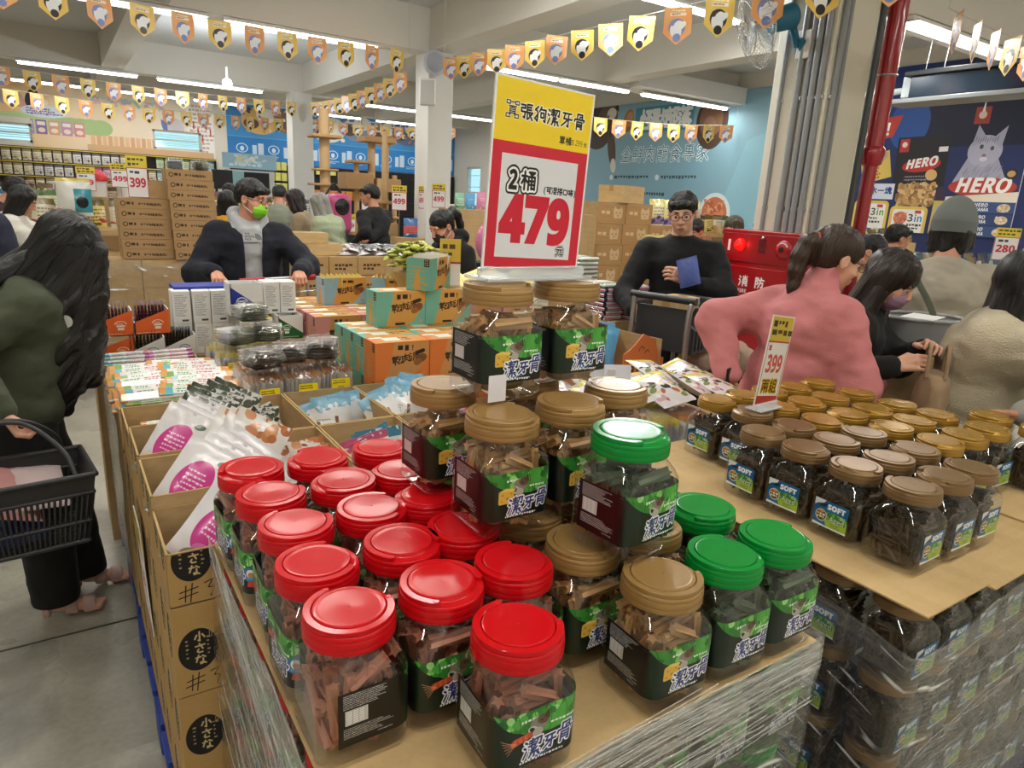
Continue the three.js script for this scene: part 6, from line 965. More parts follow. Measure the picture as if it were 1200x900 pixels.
  // arms
  const handSpec = { L: o.L, R: o.R };
  for (const [k, sd] of [['L', 1], ['R', -1]]) {
    const sh = up(0.25).addScaledVector(acrossV, sd * sw), ua = 0.168 * H, fa = 0.15 * H; let w = handSpec[k]?.w ? toL(handSpec[k].w) : handSpec[k]?.l ? V(...handSpec[k].l) : sh.clone().add(V(sd * 0.05 * H, -(ua + fa) * 0.985, 0.02 * H));
    const dv = w.clone().sub(sh); let D = dv.length(); const mx = (ua + fa) * 0.995; if (D > mx) { w = sh.clone().addScaledVector(dv.normalize(), mx); D = mx; dv.subVectors(w, sh); }
    const hint = V(...(handSpec[k]?.hint ?? [sd * 0.5, -0.55, -0.7])), n = dv.clone().normalize(), pole = hint.addScaledVector(n, -hint.dot(n)).normalize(), a = (ua * ua - fa * fa + D * D) / (2 * D), hh = Math.sqrt(Math.max(0, ua * ua - a * a)), el = sh.clone().addScaledVector(n, a).addScaledVector(pole, hh);
    body.push(cap(sh, el, 0.044 * s * g, 0.036 * s * g, 0.03), cap(el, w, 0.036 * s * g, 0.024 * s, 0.02));
    const sr = o.sleeveR ?? tr; if (o.sleeve !== 0) { const cuff = el.clone().lerp(w, o.sleeve ?? 0.96); top.push(cap(sh, el, 0.05 * s * g + sr, 0.043 * s * g + sr, 0.05), cap(el, cuff, 0.042 * s * g + sr, 0.028 * s + sr * 0.8, 0.03)); }
    const hd = handSpec[k]?.dir ? V(...handSpec[k].dir).normalize() : w.clone().sub(el).normalize(), pn0 = V(...(handSpec[k]?.palm ?? [-sd, 0, 0.1])), pn = pn0.addScaledVector(hd, -pn0.dot(hd)).normalize(), xx = V().crossVectors(hd, pn), hm = new THREE.Matrix4().makeBasis(xx, hd, pn).setPosition(w);
    // thumb side: forward/up side of the hand
    const want = V(...(handSpec[k]?.thumb ?? [0, 0.3, 1])), ts = xx.dot(want) >= 0 ? 1 : -1;
    hands.push(field(handPrims(ts, handSpec[k]?.curl ?? 0.45, handSpec[k]?.spread ?? 1), chn).applyMatrix4(new THREE.Matrix4().multiplyMatrices(hm, new THREE.Matrix4().makeScale(s, s, s))));
    (handSpec[k] ??= {}).out = { w, hd, pn, xx, el, sh };
  }
  // legs
  const st = o.stance ?? 0.075, feet = [];
  for (const sd of [1, -1]) { const a = hip.clone().add(V(sd * 0.052 * H, -0.02 * H, 0)), f = sd === 1 ? o.footL ?? [st, 0.02] : o.footR ?? [-st, -0.02], an = V(f[0], 0.05 * H, f[1]), kn = a.clone().lerp(an, 0.5).add(V(0, 0.01, 0.022)); feet.push(an);
    body.push(cap(a, kn, 0.066 * H * g * 0.72, 0.036 * H, 0.04), cap(kn, an, 0.036 * H, 0.022 * H, 0.03));
    const lr = o.legR ?? 0.016; legs.push(cap(a, kn, 0.05 * H * g + lr, 0.036 * H + lr, 0.04), cap(kn, an.clone().add(V(0, -0.05, 0)), 0.036 * H + lr, 0.026 * H + lr * 1.1, 0.03));
    body.push(cap(an.clone().add(V(0, -0.02, 0)), an.clone().add(V(0, -0.055 * s, 0.11 * s)), 0.032 * s, 0.024 * s, 0.03)); 
    if (o.sandals) for (let i = 0; i < 5; i++) body.push(cap(an.clone().add(V((i - 2) * 0.0145 * s, -0.056 * s, 0.12 * s)), an.clone().add(V((i - 2) * 0.017 * s, -0.062 * s, (0.17 - Math.abs(i - 2 + sd * 1.2) * 0.008) * s)), 0.0105 * s, 0.0095 * s, 0.008)); }
  legs.push(ell(up(-0.01), [0.09 * H * g + 0.008, 0.075 * H, 0.07 * H * g + 0.008], 0.05));
  const hp = headPrims(o.female, true).map((p) => p), headG = field(hp, chd).applyMatrix4(toHead), bodyG = field(body, cb);
  mesh('body', [bodyG, headG, ...hands].map((q) => q.toNonIndexed ? q : q), o.skin ?? skinMat, root);
  // clothes
  const amp = o.amp ?? 0.008, cut = o.openFront ? null : null;
  let tg = field(top, cb * 0.92, { amp, fx: 9, fy: 16, seed: o.at[0] * 7, cut });
  mesh(o.topName ?? 'sweater', cylUV(tg, 0, 0, 6, 6), cloth(o.topC, o.topO), root);
  mesh('trousers', cylUV(field(legs, cb, { amp: 0.006, fx: 10, fy: 14, seed: 3, cut: (x, y) => (o.sandals ? 0.075 : 0.035) - y }), 0, 0, 6, 6), cloth(o.legC ?? 0x15161a), root);
  for (const an of feet) { if (o.sandals) { const z = an.z + 0.055 * s, x = an.x;
      mesh('sandal', [new THREE.ExtrudeGeometry((() => { const q = new THREE.Shape(); q.absellipse(0, 0, 0.05, 0.135, 0, 6.2832); return q; })(), { depth: 0.022, bevelEnabled: true, bevelThickness: 0.004, bevelSize: 0.004, bevelSegments: 2, curveSegments: 24 }).rotateX(-Math.PI / 2).translate(x, 0.004, z)], cloth(o.shoeC ?? 0xc9a69c), root);
      const fa = V(x, an.y - 0.022, an.z - 0.01), fb = V(x, an.y - 0.055 * s, an.z + 0.12 * s);
      for (const [zc, hw] of [[0.105, 0.022], [0.045, 0.022], [-0.035, 0.014]]) mesh('strap', cylUV(field([cap(fa, fb, 0.042 * s, 0.036 * s, 0.01), cap(fa.clone().add(V(0, -0.01, -0.045)), fa, 0.036 * s, 0.04 * s, 0.02)], 0.007, { cut: (X, Y, Z) => Math.max(Math.abs(Z - an.z - zc) - hw, 0.012 - Y, Y - 0.085) }), x, z, 2, 6), cloth(o.shoeC ?? 0xc9a69c), root);
    } else mesh('shoe', field([cap(V(an.x, 0.05, an.z - 0.02), V(an.x, 0.036, an.z + 0.13 * s), 0.044 * s, 0.036 * s, 0.02), cap(V(an.x, 0.022, an.z - 0.05), V(an.x, 0.022, an.z + 0.15 * s), 0.022, 0.022, 0.02), cap(V(an.x, 0.05, an.z), V(an.x, 0.1, an.z), 0.04 * s, 0.04 * s, 0.02)], 0.012, { cut: (x, y) => 0.004 - y }), std(o.shoeC ?? 0x222226, 0.6), root); }
  // face
  const HM = (geo) => geo.applyMatrix4(toHead);
  for (const e of [1, -1]) { const ey = mesh('eye', HM(new THREE.SphereGeometry(0.0125, 12, 8).scale(1, 0.72, 0.8).translate(e * 0.031, 0.006, 0.0765)), eyeW, root); mesh('iris', HM(new THREE.SphereGeometry(0.0062, 10, 8).scale(1, 1, 0.5).translate(e * 0.031, 0.004, 0.0858)), irisM, ey); mesh('eyelid', HM(new THREE.SphereGeometry(0.0136, 12, 8, 0, 6.2832, 0, 1.32).scale(1.08, 0.94, 0.86).translate(e * 0.031, 0.004, 0.0765)), o.skin ?? skinMat, ey); mesh('eyebrow', HM(tube([V(e * 0.014, 0.027, 0.089), V(e * 0.031, 0.032, 0.087), V(e * 0.048, 0.026, 0.074)], 0.0032, 8, 5)), browM, root); }
  if (!o.mask) mesh('lips', HM(merge([tube([V(-0.02, -0.065, 0.086), V(-0.006, -0.0615, 0.0925), V(0, -0.0625, 0.093), V(0.006, -0.0615, 0.0925), V(0.02, -0.065, 0.086)], 0.0036, 10, 5), tube([V(-0.017, -0.067, 0.087), V(0, -0.071, 0.0915), V(0.017, -0.067, 0.087)], 0.0042, 8, 5)])), lipM, root);
  if (o.mask) { const mg = new THREE.SphereGeometry(1, 28, 18, 0.35, Math.PI - 0.7, 0.62, Math.PI - 1.12), p = mg.attributes.position; for (let i = 0; i < p.count; i++) { const y = p.getY(i); p.setXYZ(i, p.getX(i) * 0.069, y * 0.064 - 0.052, p.getZ(i) * 0.082 + 0.028 + 0.0015 * Math.sin(y * 16)); } mg.computeVertexNormals();
    const mk = mesh('face_mask', HM(mg), phys(o.mask, 0.7, { side: THREE.DoubleSide, sheen: 0.2 }), root); for (const e of [1, -1]) mesh('ear_loop', HM(tube([V(e * 0.062, -0.022, 0.05), V(e * 0.083, 0.016, -0.01), V(e * 0.084, -0.03, -0.012), V(e * 0.06, -0.075, 0.046)], 0.0017, 16, 4)), M.white, mk); }
  if (o.glasses) { const gl = []; for (const e of [1, -1]) { gl.push(new THREE.TorusGeometry(0.023, 0.0018, 6, 24).scale(1.1, 0.8, 1).translate(e * 0.032, 0.004, 0.104), cyl(V(e * 0.057, 0.008, 0.101), V(e * 0.081, 0.01, -0.005), 0.0018, 0.0018, 5)); } gl.push(cyl(V(-0.008, 0.008, 0.105), V(0.008, 0.008, 0.105), 0.0018, 0.0018, 5)); mesh('glasses', HM(merge(gl)), frameM2, root); }
  // hair
  if (o.hair !== 'none') {
    const hr = [], vol = o.hairVol ?? 1; hr.push(ell(V(0, 0.045, -0.018), [0.086 * vol, 0.088 * vol, 0.102 * vol], 0.02));
    const face = (d = 0) => [ell(V(0, -0.045 - d, 0.082), [0.063, 0.094, 0.07], 0.018, null, true)];
    if (o.hair === 'short') { hr.push(ell(V(0, 0.01, -0.06), [0.07, 0.075, 0.06], 0.02), ...face(), ell(V(0, -0.1, 0.02), [0.12, 0.075, 0.2], 0.012, null, true), ell(V(0.082, -0.02, 0.015), [0.03, 0.034, 0.04], 0.012, null, true), ell(V(-0.082, -0.02, 0.015), [0.03, 0.034, 0.04], 0.012, null, true), cap(V(-0.05, 0.068, 0.07), V(0.05, 0.068, 0.07), 0.02, 0.02, 0.02)); }
    else if (o.hair === 'tied') { hr.push(ell(V(0, 0.0, -0.055), [0.074, 0.08, 0.062], 0.02), ...face(), ell(V(0, -0.12, 0.01), [0.12, 0.07, 0.2], 0.012, null, true), ell(V(0.08, -0.03, 0.02), [0.026, 0.034, 0.034], 0.012, null, true), ell(V(-0.08, -0.03, 0.02), [0.026, 0.034, 0.034], 0.012, null, true)); let a = V(0, 0.035, -0.115); const pts = o.tail ?? [[0, 0.03, -0.16], [0, -0.04, -0.185], [0.0, -0.12, -0.17], [0, -0.19, -0.15]]; pts.forEach((q, i) => { const b = V(...q); hr.push(cap(a, b, 0.034 - i * 0.002, 0.032 - i * 0.003, 0.03)); a = b; }); }
    else { const len = o.hairLen ?? 0.14, hw = o.hair === 'bob' ? 0.03 : 0.034; for (const e of [1, -1]) { hr.push(cap(V(e * 0.07, 0.04, 0.0), V(e * 0.078, -len * 0.6, 0.016), 0.03, hw, 0.03), cap(V(e * 0.055, 0.0, -0.05), V(e * 0.062, -len, -0.04), 0.045, hw, 0.03)); if (o.bangs !== 0) hr.push(cap(V(e * 0.045, 0.075, 0.05), V(e * 0.076, -len * 0.5, 0.05), 0.022, 0.02, 0.02)); } hr.push(cap(V(0, 0.02, -0.07), V(0, -len, -0.055), 0.05, 0.04, 0.03)); hr.push(...face(0.04)); if (o.bangs) hr.push(cap(V(-0.04, 0.06, 0.085), V(0.04, 0.06, 0.085), 0.024, 0.024, 0.02)); }
    const wave = field(hr, near ? 0.005 : 0.007, { amp: 0.006, fx: 45, fy: o.hair === 'short' ? 40 : 6, seed: 5 }); mesh('hair', HM(cylUV(wave, 0, -0.02, 3, 3)), hairMatOf(o.hairC ?? 0x12100f), root);
    if (o.strands) { const st2 = o.strands.map((q) => { const c = q.map((e) => V(...e)); const out = []; for (let i = 0; i < c.length - 1; i++) out.push(cap(c[i], c[i + 1], 0.04 - 0.004 * i, 0.04 - 0.004 * (i + 1), 0.04)); return out; }).flat(); mesh('long_hair', HM(cylUV(field(st2, 0.007, { amp: 0.008, fx: 50, fy: 5, seed: 2 }), 0, 0, 5, 3)), hairMatOf(o.hairC ?? 0x12100f), root); }
    if (o.tie) mesh('hair_tie', HM(new THREE.TorusGeometry(0.03, 0.009, 8, 18).translate(0, 0.035, -0.125)), std(o.tie, 0.6), root);
  }
  if (o.beanie) { const bg = field([ell(V(0, 0.06, -0.016), [0.103, 0.11, 0.117], 0.02), ell(V(0, 0.14, -0.02), [0.06, 0.055, 0.065], 0.05), ell(V(0, -0.08, 0.0), [0.2, 0.1, 0.2], 0.006, null, true)], 0.006); mesh('beanie', HM(cylUV(bg, 0, 0, 8, 8)), cloth(o.beanie), root); mesh('beanie_cuff', HM(new THREE.CylinderGeometry(0.108, 0.108, 0.055, 32, 1, true).scale(0.95, 1, 1.08).rotateX(-0.12).translate(0, 0.04, -0.016)), cloth(new THREE.Color(o.beanie).multiplyScalar(0.9).getHex()), root); }
  return { root, toHead, hs: handSpec, up, neck, hc, fwd, acrossV, H, toL, feet };
}
function surf(root, name, x, y) { const g = root.children.find((c) => c.name === name).geometry.attributes.position; let z = 0; for (let i = 0; i < g.count; i++) if (Math.abs(g.getX(i) - x) < 0.05 && Math.abs(g.getY(i) - y) < 0.035) z = Math.max(z, g.getZ(i)); return z; }
// shopper with long black hair and a basket
{
  const P = person({ label: 'person with long black hair in an olive sweatshirt holding a black shopping basket', at: [-0.14, -2.95], yaw: 88, h: 1.60, female: 1, near: 1, lean: 13, hipBack: -0.05, headPitch: 42, headYaw: 4, girth: 1.06, topR: 0.034, sleeveR: 0.026, topC: 0x454b38, topName: 'sweatshirt', legC: 0x0e0e10, legR: 0.034, amp: 0.012, hair: 'long', hairLen: 0.26, hairVol: 1.08, hairC: 0x0d0b0b, bangs: 1, skin: skinPale, sandals: 1, shoeC: 0xc7a79d, hemDrop: 0,
    strands: [...[-0.078, -0.05, -0.02, 0.015, 0.05].map((x, i) => [0, 1, 2, 3].map((k) => [x * (1 + k * 0.06), (i ? 0.05 : 0.0) - k * 0.135, (i ? 0.07 : 0.035) + k * 0.1])), [[-0.07, 0.0, 0.0], [-0.085, -0.16, 0.04], [-0.09, -0.3, 0.14], [-0.085, -0.42, 0.26], [-0.08, -0.5, 0.36]], [[-0.075, -0.05, 0.03], [-0.09, -0.2, 0.09], [-0.085, -0.33, 0.2], [-0.075, -0.46, 0.33]], [[-0.03, -0.1, -0.06], [-0.06, -0.22, -0.1], [-0.05, -0.34, -0.09]], [[0.03, -0.1, -0.07], [0.02, -0.24, -0.12], [0.0, -0.36, -0.12]]],
    R: { w: [-0.2, 0.93, -2.56], hint: [-0.3, -0.3, -0.9], curl: 1.3, palm: [0.2, 0, 1], dir: [0.05, -0.9, 0.35], thumb: [0, 0, 1] }, L: { l: [0.13, 0.98, 0.02] }, footL: [0.10, 0.10], footR: [-0.09, 0.0] });
  mesh('printed_emblem', new THREE.CylinderGeometry(0.022, 0.022, 0.002, 20).rotateZ(Math.PI / 2).rotateY(-0.5).translate(-0.115, 1.16, 0.14), M.white, P.root);
  const b = thing('shopping_basket', 'black plastic shopping basket with slotted walls on the arm of the olive shopper', 'basket', [-0.19, 0.54, -2.44], 0.12);
  const W2 = 0.40, D2 = 0.28, Hh = 0.23, tp = 1, q = (u, v, side) => { const k = 0.82 + 0.18 * v; return side === 0 ? V(u * W2 / 2 * k, v * Hh, D2 / 2 * k) : side === 1 ? V(u * W2 / 2 * k, v * Hh, -D2 / 2 * k) : side === 2 ? V(W2 / 2 * k, v * Hh, u * D2 / 2 * k) : V(-W2 / 2 * k, v * Hh, u * D2 / 2 * k); };
  for (let sd = 0; sd < 4; sd++) { const bars = [], n = sd < 2 ? 26 : 18; for (let i = 0; i <= n; i++) { const u = -1 + 2 * i / n; bars.push(cyl(q(u, 0.04, sd), q(u, 0.74, sd), 0.0042, 0.0042, 5)); } for (const [v, r] of [[0.02, 0.008], [0.32, 0.006], [0.74, 0.007]]) bars.push(cyl(q(-1, v, sd), q(1, v, sd), r, r, 6)); const a = q(-1, 0.74, sd), c = q(1, 0.74, sd), d = q(1, 1, sd), e = q(-1, 1, sd); const pg = new THREE.BufferGeometry(); pg.setAttribute('position', new THREE.Float32BufferAttribute([...a, ...c, ...d, ...a, ...d, ...e], 3)); pg.computeVertexNormals(); const off = sd === 0 ? V(0, 0, -0.004) : sd === 1 ? V(0, 0, 0.004) : sd === 2 ? V(-0.004, 0, 0) : V(0.004, 0, 0); bars.push(pg, pg.clone().translate(...off)); bars.push(cyl(q(-1, 1, sd), q(1, 1, sd), 0.009, 0.009, 8)); mesh('basket_wall', bars, phys(0x2b2b2e, 0.42, { side: THREE.DoubleSide }), b); }
  const fl = []; for (let i = 0; i < 14; i++) fl.push(box(W2 * 0.8, 0.005, 0.008, 0, 0.006, -D2 * 0.4 + i * D2 * 0.8 / 13)); mesh('basket_floor', fl, M.darkPlastic, b);
  for (const e of [1, -1]) mesh('handle', tube([V(-0.15, Hh, e * D2 / 2), V(-0.13, Hh + 0.07, e * 0.09), V(-0.04, Hh + 0.155, e * 0.015), V(0.04, Hh + 0.155, e * 0.015), V(0.13, Hh + 0.07, e * 0.09), V(0.15, Hh, e * D2 / 2)], 0.007, 30, 8), M.darkPlastic, b);
  const bg = (x, y, z, c, l, s = 1) => { const m = mesh('treat_pouch', pouchShapes[1], phys(c, 0.2, { clearcoat: 0.5 }), null, [x, y, z]); m.rotation.set(-1.25, rr(-0.5, 0.5), 0.1); m.scale.setScalar(s); meta(m, l, 'pouch', 'goods in the shopping basket'); };
  bg(-0.19, 0.57, -2.34, 0x2a3f7c, 'dark blue packet at the bottom of the shopping basket', 1.0); bg(-0.21, 0.66, -2.34, 0xd59a96, 'pink packet on top inside the shopping basket', 1.25); bg(-0.13, 0.66, -2.38, 0xd8c2c2, 'pale clear packet beside the pink one in the basket', 1.1);
}
person({ label: 'person in a navy jacket at the very left edge of the photo, turned away', at: [-0.44, -4.45], yaw: 150, h: 1.78, lean: 0, topC: 0x171b30, topName: 'jacket', topR: 0.03, girth: 1.12, hair: 'short', legC: 0x202228 });
person({ label: 'person in a dark green and maroon jacket bending over the far boxes', at: [-0.55, -7.9], yaw: 92, h: 1.76, lean: 30, hipBack: -0.1, headPitch: 25, topC: 0x3d1a26, topName: 'jacket', topR: 0.025, hair: 'short', R: { w: [-0.02, 1.25, -7.6] }, L: { w: [0.05, 1.2, -8.0] } });
person({ label: 'person in a white padded jacket with black hair reading a leaflet', at: [-0.34, -7.08], yaw: 80, h: 1.62, female: 1, lean: 6, headPitch: 28, topC: 0xd9d6cc, topName: 'jacket', topR: 0.035, amp: 0.014, hair: 'long', hairLen: 0.18, R: { w: [-0.02, 1.30, -6.85], hint: [-0.4, -1, 0] }, L: { w: [0.02, 1.28, -7.1] } });
const greenMan = person({ label: 'person in a navy coat and grey hoodie wearing a bright green face mask', at: [1.05, -4.78], yaw: -8, h: 1.75, near: 1, lean: 6, headPitch: 10, headYaw: 52, girth: 1.08, topC: 0xa9abae, topName: 'hoodie', topR: 0.018, hood: 1, sleeve: 0, hair: 'short', hairC: 0x0d0c0d, mask: 0x86d62e, glasses: 1, R: { w: [0.78, 1.135, -4.45], hint: [-0.6, -0.6, -0.5], curl: 1.3, palm: [0, -1, 0.2], dir: [0.1, -0.3, 1], thumb: [1, 0, 0] }, L: { w: [1.24, 1.15, -4.30], hint: [0.7, -0.5, -0.3], curl: 1.3, palm: [0, -1, 0.2], dir: [-0.05, -0.3, 1], thumb: [-1, 0, 0] } });
{ // coat worn open over the hoodie
  const P = greenMan, H = P.H, u = P.up, pr = [ell(u(0.0), [0.125 * H, 0.09 * H, 0.1 * H], 0.05), ell(u(-0.08), [0.128 * H, 0.1 * H, 0.104 * H], 0.05), ell(u(0.12), [0.118 * H, 0.11 * H, 0.094 * H], 0.05), ell(u(0.2), [0.122 * H, 0.1 * H, 0.09 * H], 0.05), cap(u(0.245).add(V(-0.15, 0, -0.005)), u(0.245).add(V(0.15, 0, -0.005)), 0.074, 0.074, 0.05)];
  for (const k of ['L', 'R']) { const { sh, w, el } = P.hs[k].out; pr.push(cap(sh, el, 0.078, 0.074, 0.05), cap(el, w.clone().lerp(el, 0.1), 0.073, 0.055, 0.04)); }
  const g = field(pr, 0.011, { amp: 0.012, fx: 8, fy: 12, seed: 4, cut: (x, y, z) => Math.max(z > 0.02 ? (0.052 + 0.03 * Math.max(0, y - 1.2)) - Math.abs(x - 0.015) : -1, -1) });
  mesh('coat', cylUV(g, 0, 0, 6, 6), cloth(0x0e1220), P.root);
  const print = canvasTex(256, 160, (x, w, h) => { x.clearRect(0, 0, w, h); x.fillStyle = '#a9abae'; x.fillRect(0, 0, w, h); txt(x, 'THE', 20, 56, 40, '#25262a'); txt(x, 'NORTH', 20, 96, 40, '#25262a'); txt(x, 'FACE', 20, 136, 40, '#25262a'); x.strokeStyle = '#25262a'; x.lineWidth = 13; for (const r of [86, 62, 38]) { x.beginPath(); x.arc(166, 130, r, Math.PI * 1.5, Math.PI * 2); x.stroke(); } });
  mesh('printed_emblem', plane(0.11, 0.069), std(0xffffff, 0.85, { map: print }), P.root, [0.012, 1.345, surf(P.root, 'hoodie', 0.012, 1.345) + 0.004], [-0.1, 0, 0]);
}
person({ label: 'person in a yellow jacket behind the masked shopper', at: [1.42, -7.3], yaw: 160, h: 1.64, female: 1, topC: 0xd99a1e, topName: 'jacket', topR: 0.028, hair: 'long', hairLen: 0.2 });
person({ label: 'person with short black hair far behind the masked shopper', at: [1.85, -9.2], yaw: 185, h: 1.72, topC: 0x17181c, hair: 'short' });
person({ label: 'person in a grey-green sweater with their back turned, leftmost of the three', at: [2.3, -8.85], yaw: 150, h: 1.75, topC: 0x8b8f80, topR: 0.026, hair: 'short', lean: 8, headPitch: 20 });
person({ label: 'person in a beige coat with dark long hair, middle of the three', at: [2.42, -8.05], yaw: 240, h: 1.70, female: 1, topC: 0x9c8a70, topName: 'coat', topR: 0.026, hair: 'long', hairLen: 0.2, hairC: 0x1c1210, lean: 6, headPitch: 18, hemDrop: 1 });
person({ label: 'person with long grey hair in a pale green puffer jacket', at: [2.55, -7.5], yaw: 215, h: 1.68, female: 1, topC: 0xa7b090, topName: 'puffer_jacket', topR: 0.038, amp: 0.016, hair: 'long', hairLen: 0.2, hairC: 0x8f8c86, lean: 10, headPitch: 24, hemDrop: 1 });
person({ label: 'person in a black jacket pushing a dark cart past the cat trees', at: [3.1, -7.6], yaw: 205, h: 1.80, topC: 0x0f1012, topName: 'jacket', topR: 0.024, hair: 'short', lean: 5, hemDrop: 0, headYaw: 30, L: { w: [2.75, 1.05, -7.5] }, R: { w: [2.75, 1.05, -7.2] } });
person({ label: 'person in a black hoodie with a ponytail and a black mask', at: [2.62, -4.72], yaw: -75, h: 1.62, female: 1, near: 1, topC: 0x0c0c0e, topName: 'hoodie', hood: 1, topR: 0.026, hair: 'tied', hairC: 0x0e0c0c, lean: 14, headPitch: 30, mask: 0x17181a, tie: 0x7fae8c, tail: [[0, 0.05, -0.155], [0, 0.0, -0.19], [0, -0.08, -0.185], [0, -0.15, -0.16]] });
const windowMan = person({ label: 'person with short black hair and glasses in a black sweater holding a blue packet', at: [3.17, -2.98], yaw: -38, h: 1.81, near: 1, topC: 0x0d0e14, topR: 0.022, hair: 'short', hairC: 0x0f0d0d, headPitch: 14, headYaw: -14, headRoll: 5, glasses: 1, girth: 1.02, skin: skinPale, lean: 2, L: { w: [2.99, 1.255, -2.74], hint: [0.8, -0.5, 0], curl: 0.9, palm: [-0.8, 0, -0.4], dir: [-0.7, 0.35, 0.4], thumb: [0, 1, 0] }, R: { w: [2.72, 1.08, -2.86], curl: 1.1 } });
{ const m = mesh('treat_pouch', pouchShapes[0], phys(0x5f74c0, 0.25, { clearcoat: 0.4 }), null, [2.955, 1.235, -2.665]); m.scale.setScalar(0.78); m.rotation.set(0.1, -0.5, 0.35); meta(m, 'blue packet held by the black sweater shopper', 'pouch'); }
person({ label: 'person in a grey sweatshirt with black hair waving beside the red fire cabinet', at: [4.97, -4.47], yaw: -70, h: 1.62, topC: 0x8f9092, topName: 'sweatshirt', topR: 0.03, hair: 'short', lean: 4, headPitch: 20, L: { w: [4.80, 1.30, -4.2], hint: [0.5, -1, 0], curl: 0.2, palm: [0.6, 0, 1], dir: [0, 1, 0.1], spread: 1.6, thumb: [-1, 0, 0] } });
person({ label: 'person with brown bobbed hair seen above the red fire cabinet', at: [6.15, -5.0], yaw: -80, h: 1.64, female: 1, topC: 0x2a2a2e, hair: 'bob', hairLen: 0.1, hairC: 0x4a3f2c, hairVol: 1.12 });
person({ label: 'person in a pink sweater with a brown ponytail and glasses', at: [2.40, -1.60], yaw: 78, h: 1.665, female: 1, near: 1, topC: 0xc97c7e, topR: 0.03, sleeveR: 0.03, collar: 1, amp: 0.012, girth: 1.16, hair: 'tied', hairC: 0x342116, hairVol: 1.04, headPitch: 18, headYaw: -16, glasses: 1, skin: skinPale, lean: 7, tie: 0xc45a4a, tail: [[0, 0.02, -0.14], [0.0, -0.04, -0.148], [0, -0.1, -0.138], [0, -0.16, -0.118], [0, -0.22, -0.095]], L: { w: [2.18, 1.02, -1.72], hint: [0.5, 0.1, -1], curl: 0.7, dir: [0.2, -1, 0] }, R: { w: [2.66, 1.02, -1.40], hint: [-0.6, -0.8, -0.4], curl: 0.8 }, legC: 0x23252c });
const blackWoman = person({ label: 'person in a black sweater with long brown hair and a mauve mask', at: [2.80, -1.66], yaw: 30, h: 1.58, female: 1, near: 1, topC: 0x0e0d0f, topR: 0.024, hair: 'long', hairLen: 0.24, hairC: 0x22160f, hairVol: 1.1, headPitch: 28, headYaw: -14, bangs: 0, mask: 0x9c7d98, skin: skinPale, lean: 9, strands: [[[-0.075, -0.05, 0.0], [-0.1, -0.2, 0.03], [-0.1, -0.34, 0.1], [-0.09, -0.46, 0.17]], [[0.075, -0.05, 0.0], [0.1, -0.2, 0.05], [0.11, -0.34, 0.14], [0.11, -0.46, 0.22]]], R: { w: [2.60, 1.12, -1.30], hint: [-0.8, -0.7, -0.2], curl: 0.9, palm: [0.6, -0.5, -0.2], thumb: [0, 1, 0] }, L: { w: [2.80, 1.17, -1.30], hint: [0.8, -0.7, 0], curl: 0.7, palm: [-0.5, -0.6, -0.2], thumb: [-0.3, 1, 0] } });
person({ label: 'person seen from behind in a taupe sweater and grey knitted beanie', at: [3.72, -1.70], yaw: 128, h: 1.77, near: 1, topC: 0xa49c8c, topR: 0.034, amp: 0.012, girth: 1.14, hair: 'bob', hairLen: 0.07, hairVol: 0.92, bangs: 0, hairC: 0x15110f, beanie: 0x6d7370, mask: 0xd8d4d6, headPitch: 10, headYaw: -24, lean: 5, collar: 0 });
person({ label: 'person in a fluffy cream sweater with a black bob at the right edge', at: [2.93, -1.18], yaw: 30, h: 1.60, female: 1, near: 1, topC: 0xc9bda2, topO: { fuzz: 1 }, topR: 0.045, sleeveR: 0.042, amp: 0.01, girth: 1.08, hair: 'bob', hairLen: 0.15, hairC: 0x100d0d, hairVol: 1.12, headPitch: 16, headYaw: 34, bangs: 0, mask: 0xd6c6c4, skin: skinPale, lean: 7, hemDrop: 1, R: { w: [3.16, 1.24, -0.80], hint: [-0.9, -0.8, 0.1], curl: 0.8 }, L: { w: [3.2, 1.15, -0.95] } });
person({ label: 'person in a pale grey sleeve and dark trousers cut off at the right edge', at: [2.80, -0.62], yaw: -70, h: 1.66, topC: 0x9a9c94, topR: 0.034, hair: 'short', L: { w: [2.6, 1.0, -0.95], hint: [0.2, -0.6, -0.6] }, R: { w: [2.55, 1.1, -0.5] } });
person({ label: 'person with glasses in grey seen between the red pipe and the masked women', at: [5.9, -3.2], yaw: 60, h: 1.66, topC: 0x8a8d90, hair: 'short', glasses: 1 });
person({ label: 'person with black hair bending before the tray pictures', at: [4.75, -2.5], yaw: 200, h: 1.6, topC: 0x1b1c24, hair: 'short', headPitch: 25, lean: 10 });
